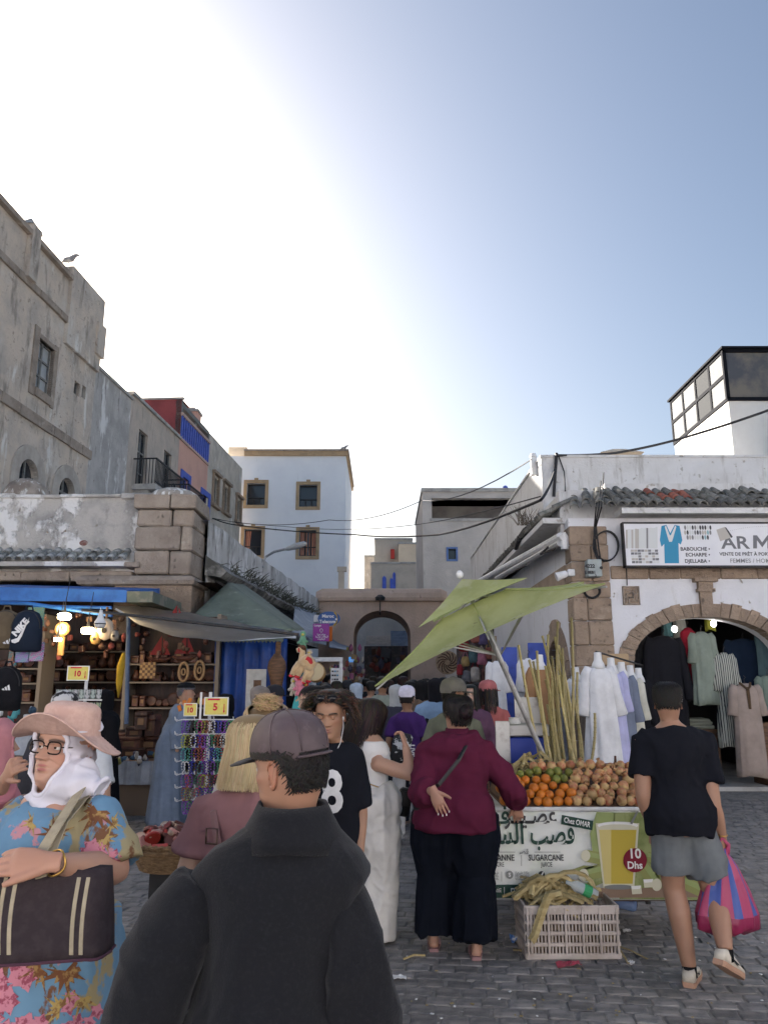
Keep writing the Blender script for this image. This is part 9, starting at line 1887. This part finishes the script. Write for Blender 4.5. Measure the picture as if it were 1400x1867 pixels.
# woman with bun near the toys, looking left
extra(572,1246,5.6,'woman with dark bun beside the plush toys looking left',118,'bun',(.4,.33,.25),hc=DARKH,skin=SK2,face=True,vox=.015,sleeve=.6)
# middle group
t,g,M_=extra(828,1240,7.0,'man in grey cap and olive shirt facing the maroon blouse woman',-28,'cap',(.16,.17,.13),capc=(.17,.165,.15),skin=SK3,yaw=-25,vox=.015,gx=1.05,sleeve=1.7,sw=.19)
strap(t,[(-.1,-.02,1.42),(-.06,-.14,1.34),(.05,-.17,1.15),(.17,-.1,1.0)],.035,cc((.02,.02,.02)),.006)
t,g,M_=extra(742,1253,9.0,'boy in purple t-shirt and white cap with a small backpack',-8,'cap',(.06,.025,.13),(.55,.55,.56),capc=(.66,.63,.74),skin=SK3,sleeve=.8,gx=.92,sw=.15)
b=MB();b.bbox((-.05,-.19,1.02),(.2,.12,.34),rot3(0,R(12),0),.05);obj_from('backpack',b.v,b.f,mat('mono_print_pack',(.03,.03,.032),[((.6,.6,.6),9,.55,.57)]),t)
b=MB();put_text(b,'LIVE',(.05,-.175,1.0),(0,0,-1),(1,0,0),.07,.003,'CENTER');obj_from('shirt_print',b.v,b.f,m_white,t,smooth=False)
t,g,M_=extra(793,1234,9.8,'woman in light blue shirt and black headscarf seen from behind',0,'hijab',(.24,.36,.52),(.02,.025,.04),hijc=(.012,.012,.016),gx=1.05,hem=.72)
strap(t,[(-.08,-.02,1.38),(-.12,-.16,1.28),(-.13,-.19,1.05),(-.12,-.17,.85)],.05,cc((.015,.015,.018)),.01,'shoulder_bag_strap')
extra(768,1238,11.5,'woman in brown jacket and black headscarf further down the street',0,'hijab',(.16,.11,.075),hijc=(.012,.012,.014))
extra(856,1246,9.2,'woman with dark hair facing us behind the grey cap man',175,'long',(.12,.06,.1),skin=SK4,face=True,vox=.016)
t,g,M_=extra(890,1243,9.6,'girl with long dark hair, pink cap and coral shirt by white robe',10,'cap',(.42,.13,.12),(.16,.09,.05),capc=(.42,.13,.13),hair='long',hc=(.03,.018,.012),yaw=-55,sleeve=1.8,gx=.95,hem=.78,long=.24)
t,g,M_=extra(650,1243,11.0,'woman in light blue headscarf with a grey backpack',-10,'hijab',(.3,.34,.38),hijc=(.36,.43,.52))
b=MB();b.bbox((.04,-.2,1.15),(.26,.14,.38),None,.06);obj_from('backpack',b.v,b.f,cc((.26,.28,.25)),t)
extra(697,1232,12.5,'man in pale sage t-shirt walking under the umbrella tip',0,'hair',(.3,.33,.27),skin=SK3,sleeve=.8)
extra(722,1246,10.2,'woman with white flowered headscarf behind the long dark hair',-15,'hijab',(.05,.05,.07),hijc=(.45,.46,.46))
extra(655,1278,7.4,'person in black with dark cap behind the curly youth',-5,'cap',(.012,.014,.02),capc=(.03,.022,.02))
extra(640,1300,7.9,'child with dark hair in black jacket among the crowd',0,'hair',(.015,.017,.025))
# far crowd
far=[(604,1228,15.5,'man with dark hair at the white framed display',-70,'hair',(.12,.14,.18)),(622,1236,17,'person in grey blue shirt beside the white framed display',0,'hair',(.2,.24,.28)),(668,1236,18,'person in black walking left of the sage t-shirt man',0,'hair',(.03,.03,.035)),(680,1232,21,'person in white top far down the street left of umbrella tip',0,'long',(.45,.45,.46)),(735,1232,17,'woman with brown hair far down the street',0,'long',(.1,.09,.08)),(752,1238,15,'woman with auburn hair beyond the purple t-shirt boy',0,'long',(.12,.1,.09)),(776,1236,19,'person in dark clothes facing us far down the street',180,'hair',(.04,.04,.05)),(808,1234,17.5,'person in pale pink top beyond the light blue shirt',0,'hair',(.42,.28,.26)),(826,1236,15,'person in dark green beyond the grey cap',0,'cap',(.05,.07,.06)),(838,1240,12.6,'person in black cap behind the grey cap man',0,'cap',(.03,.03,.035)),(713,1240,24,'distant person in dark blue inside the archway street',0,'hair',(.04,.05,.08)),(700,1242,33,'distant person in the middle of archway',0,'hair',(.1,.08,.07)),(728,1241,29,'distant person at the right side of the archway',180,'hair',(.15,.13,.12)),(686,1241,29,'distant person at the left side of the archway',0,'hair',(.06,.06,.06))]
far+=[(592,1243,12,'man in brown jacket left of the light blue headscarf',20,'hair',(.12,.08,.06)),(614,1240,13.4,'woman in dark grey with brown hair behind the curly youth',0,'long',(.07,.07,.075)),(634,1242,14.6,'person in navy left of the light blue headscarf',-15,'cap',(.03,.04,.07)),(676,1240,14,'person in dark red right of the grey backpack',10,'hair',(.14,.03,.03)),(709,1238,15.5,'woman in mustard top right of the sage t-shirt man',0,'long',(.3,.2,.06)),(748,1240,13,'person in white shirt beyond the white cap',-10,'hair',(.4,.4,.42)),(783,1240,13.6,'woman in black beyond the light blue shirt',5,'long',(.03,.03,.035)),(812,1242,11.4,'woman in plum top left of the grey cap man',0,'long',(.1,.05,.08)),(846,1240,14,'man in beige shirt right of the grey cap',180,'hair',(.33,.28,.21)),(869,1243,12.4,'person in teal between grey cap and pink cap',0,'hair',(.06,.14,.15))]
for(px,py,Y,lb,rz,kd,c)in far:extra(px,py,Y,lb,rz,kd,c,hc=(.03,.018,.012)if kd=='long' else DARKH,capc=(.03,.03,.035),vox=.026,gx=1.05)
bpy.data.scenes.remove(WORK)
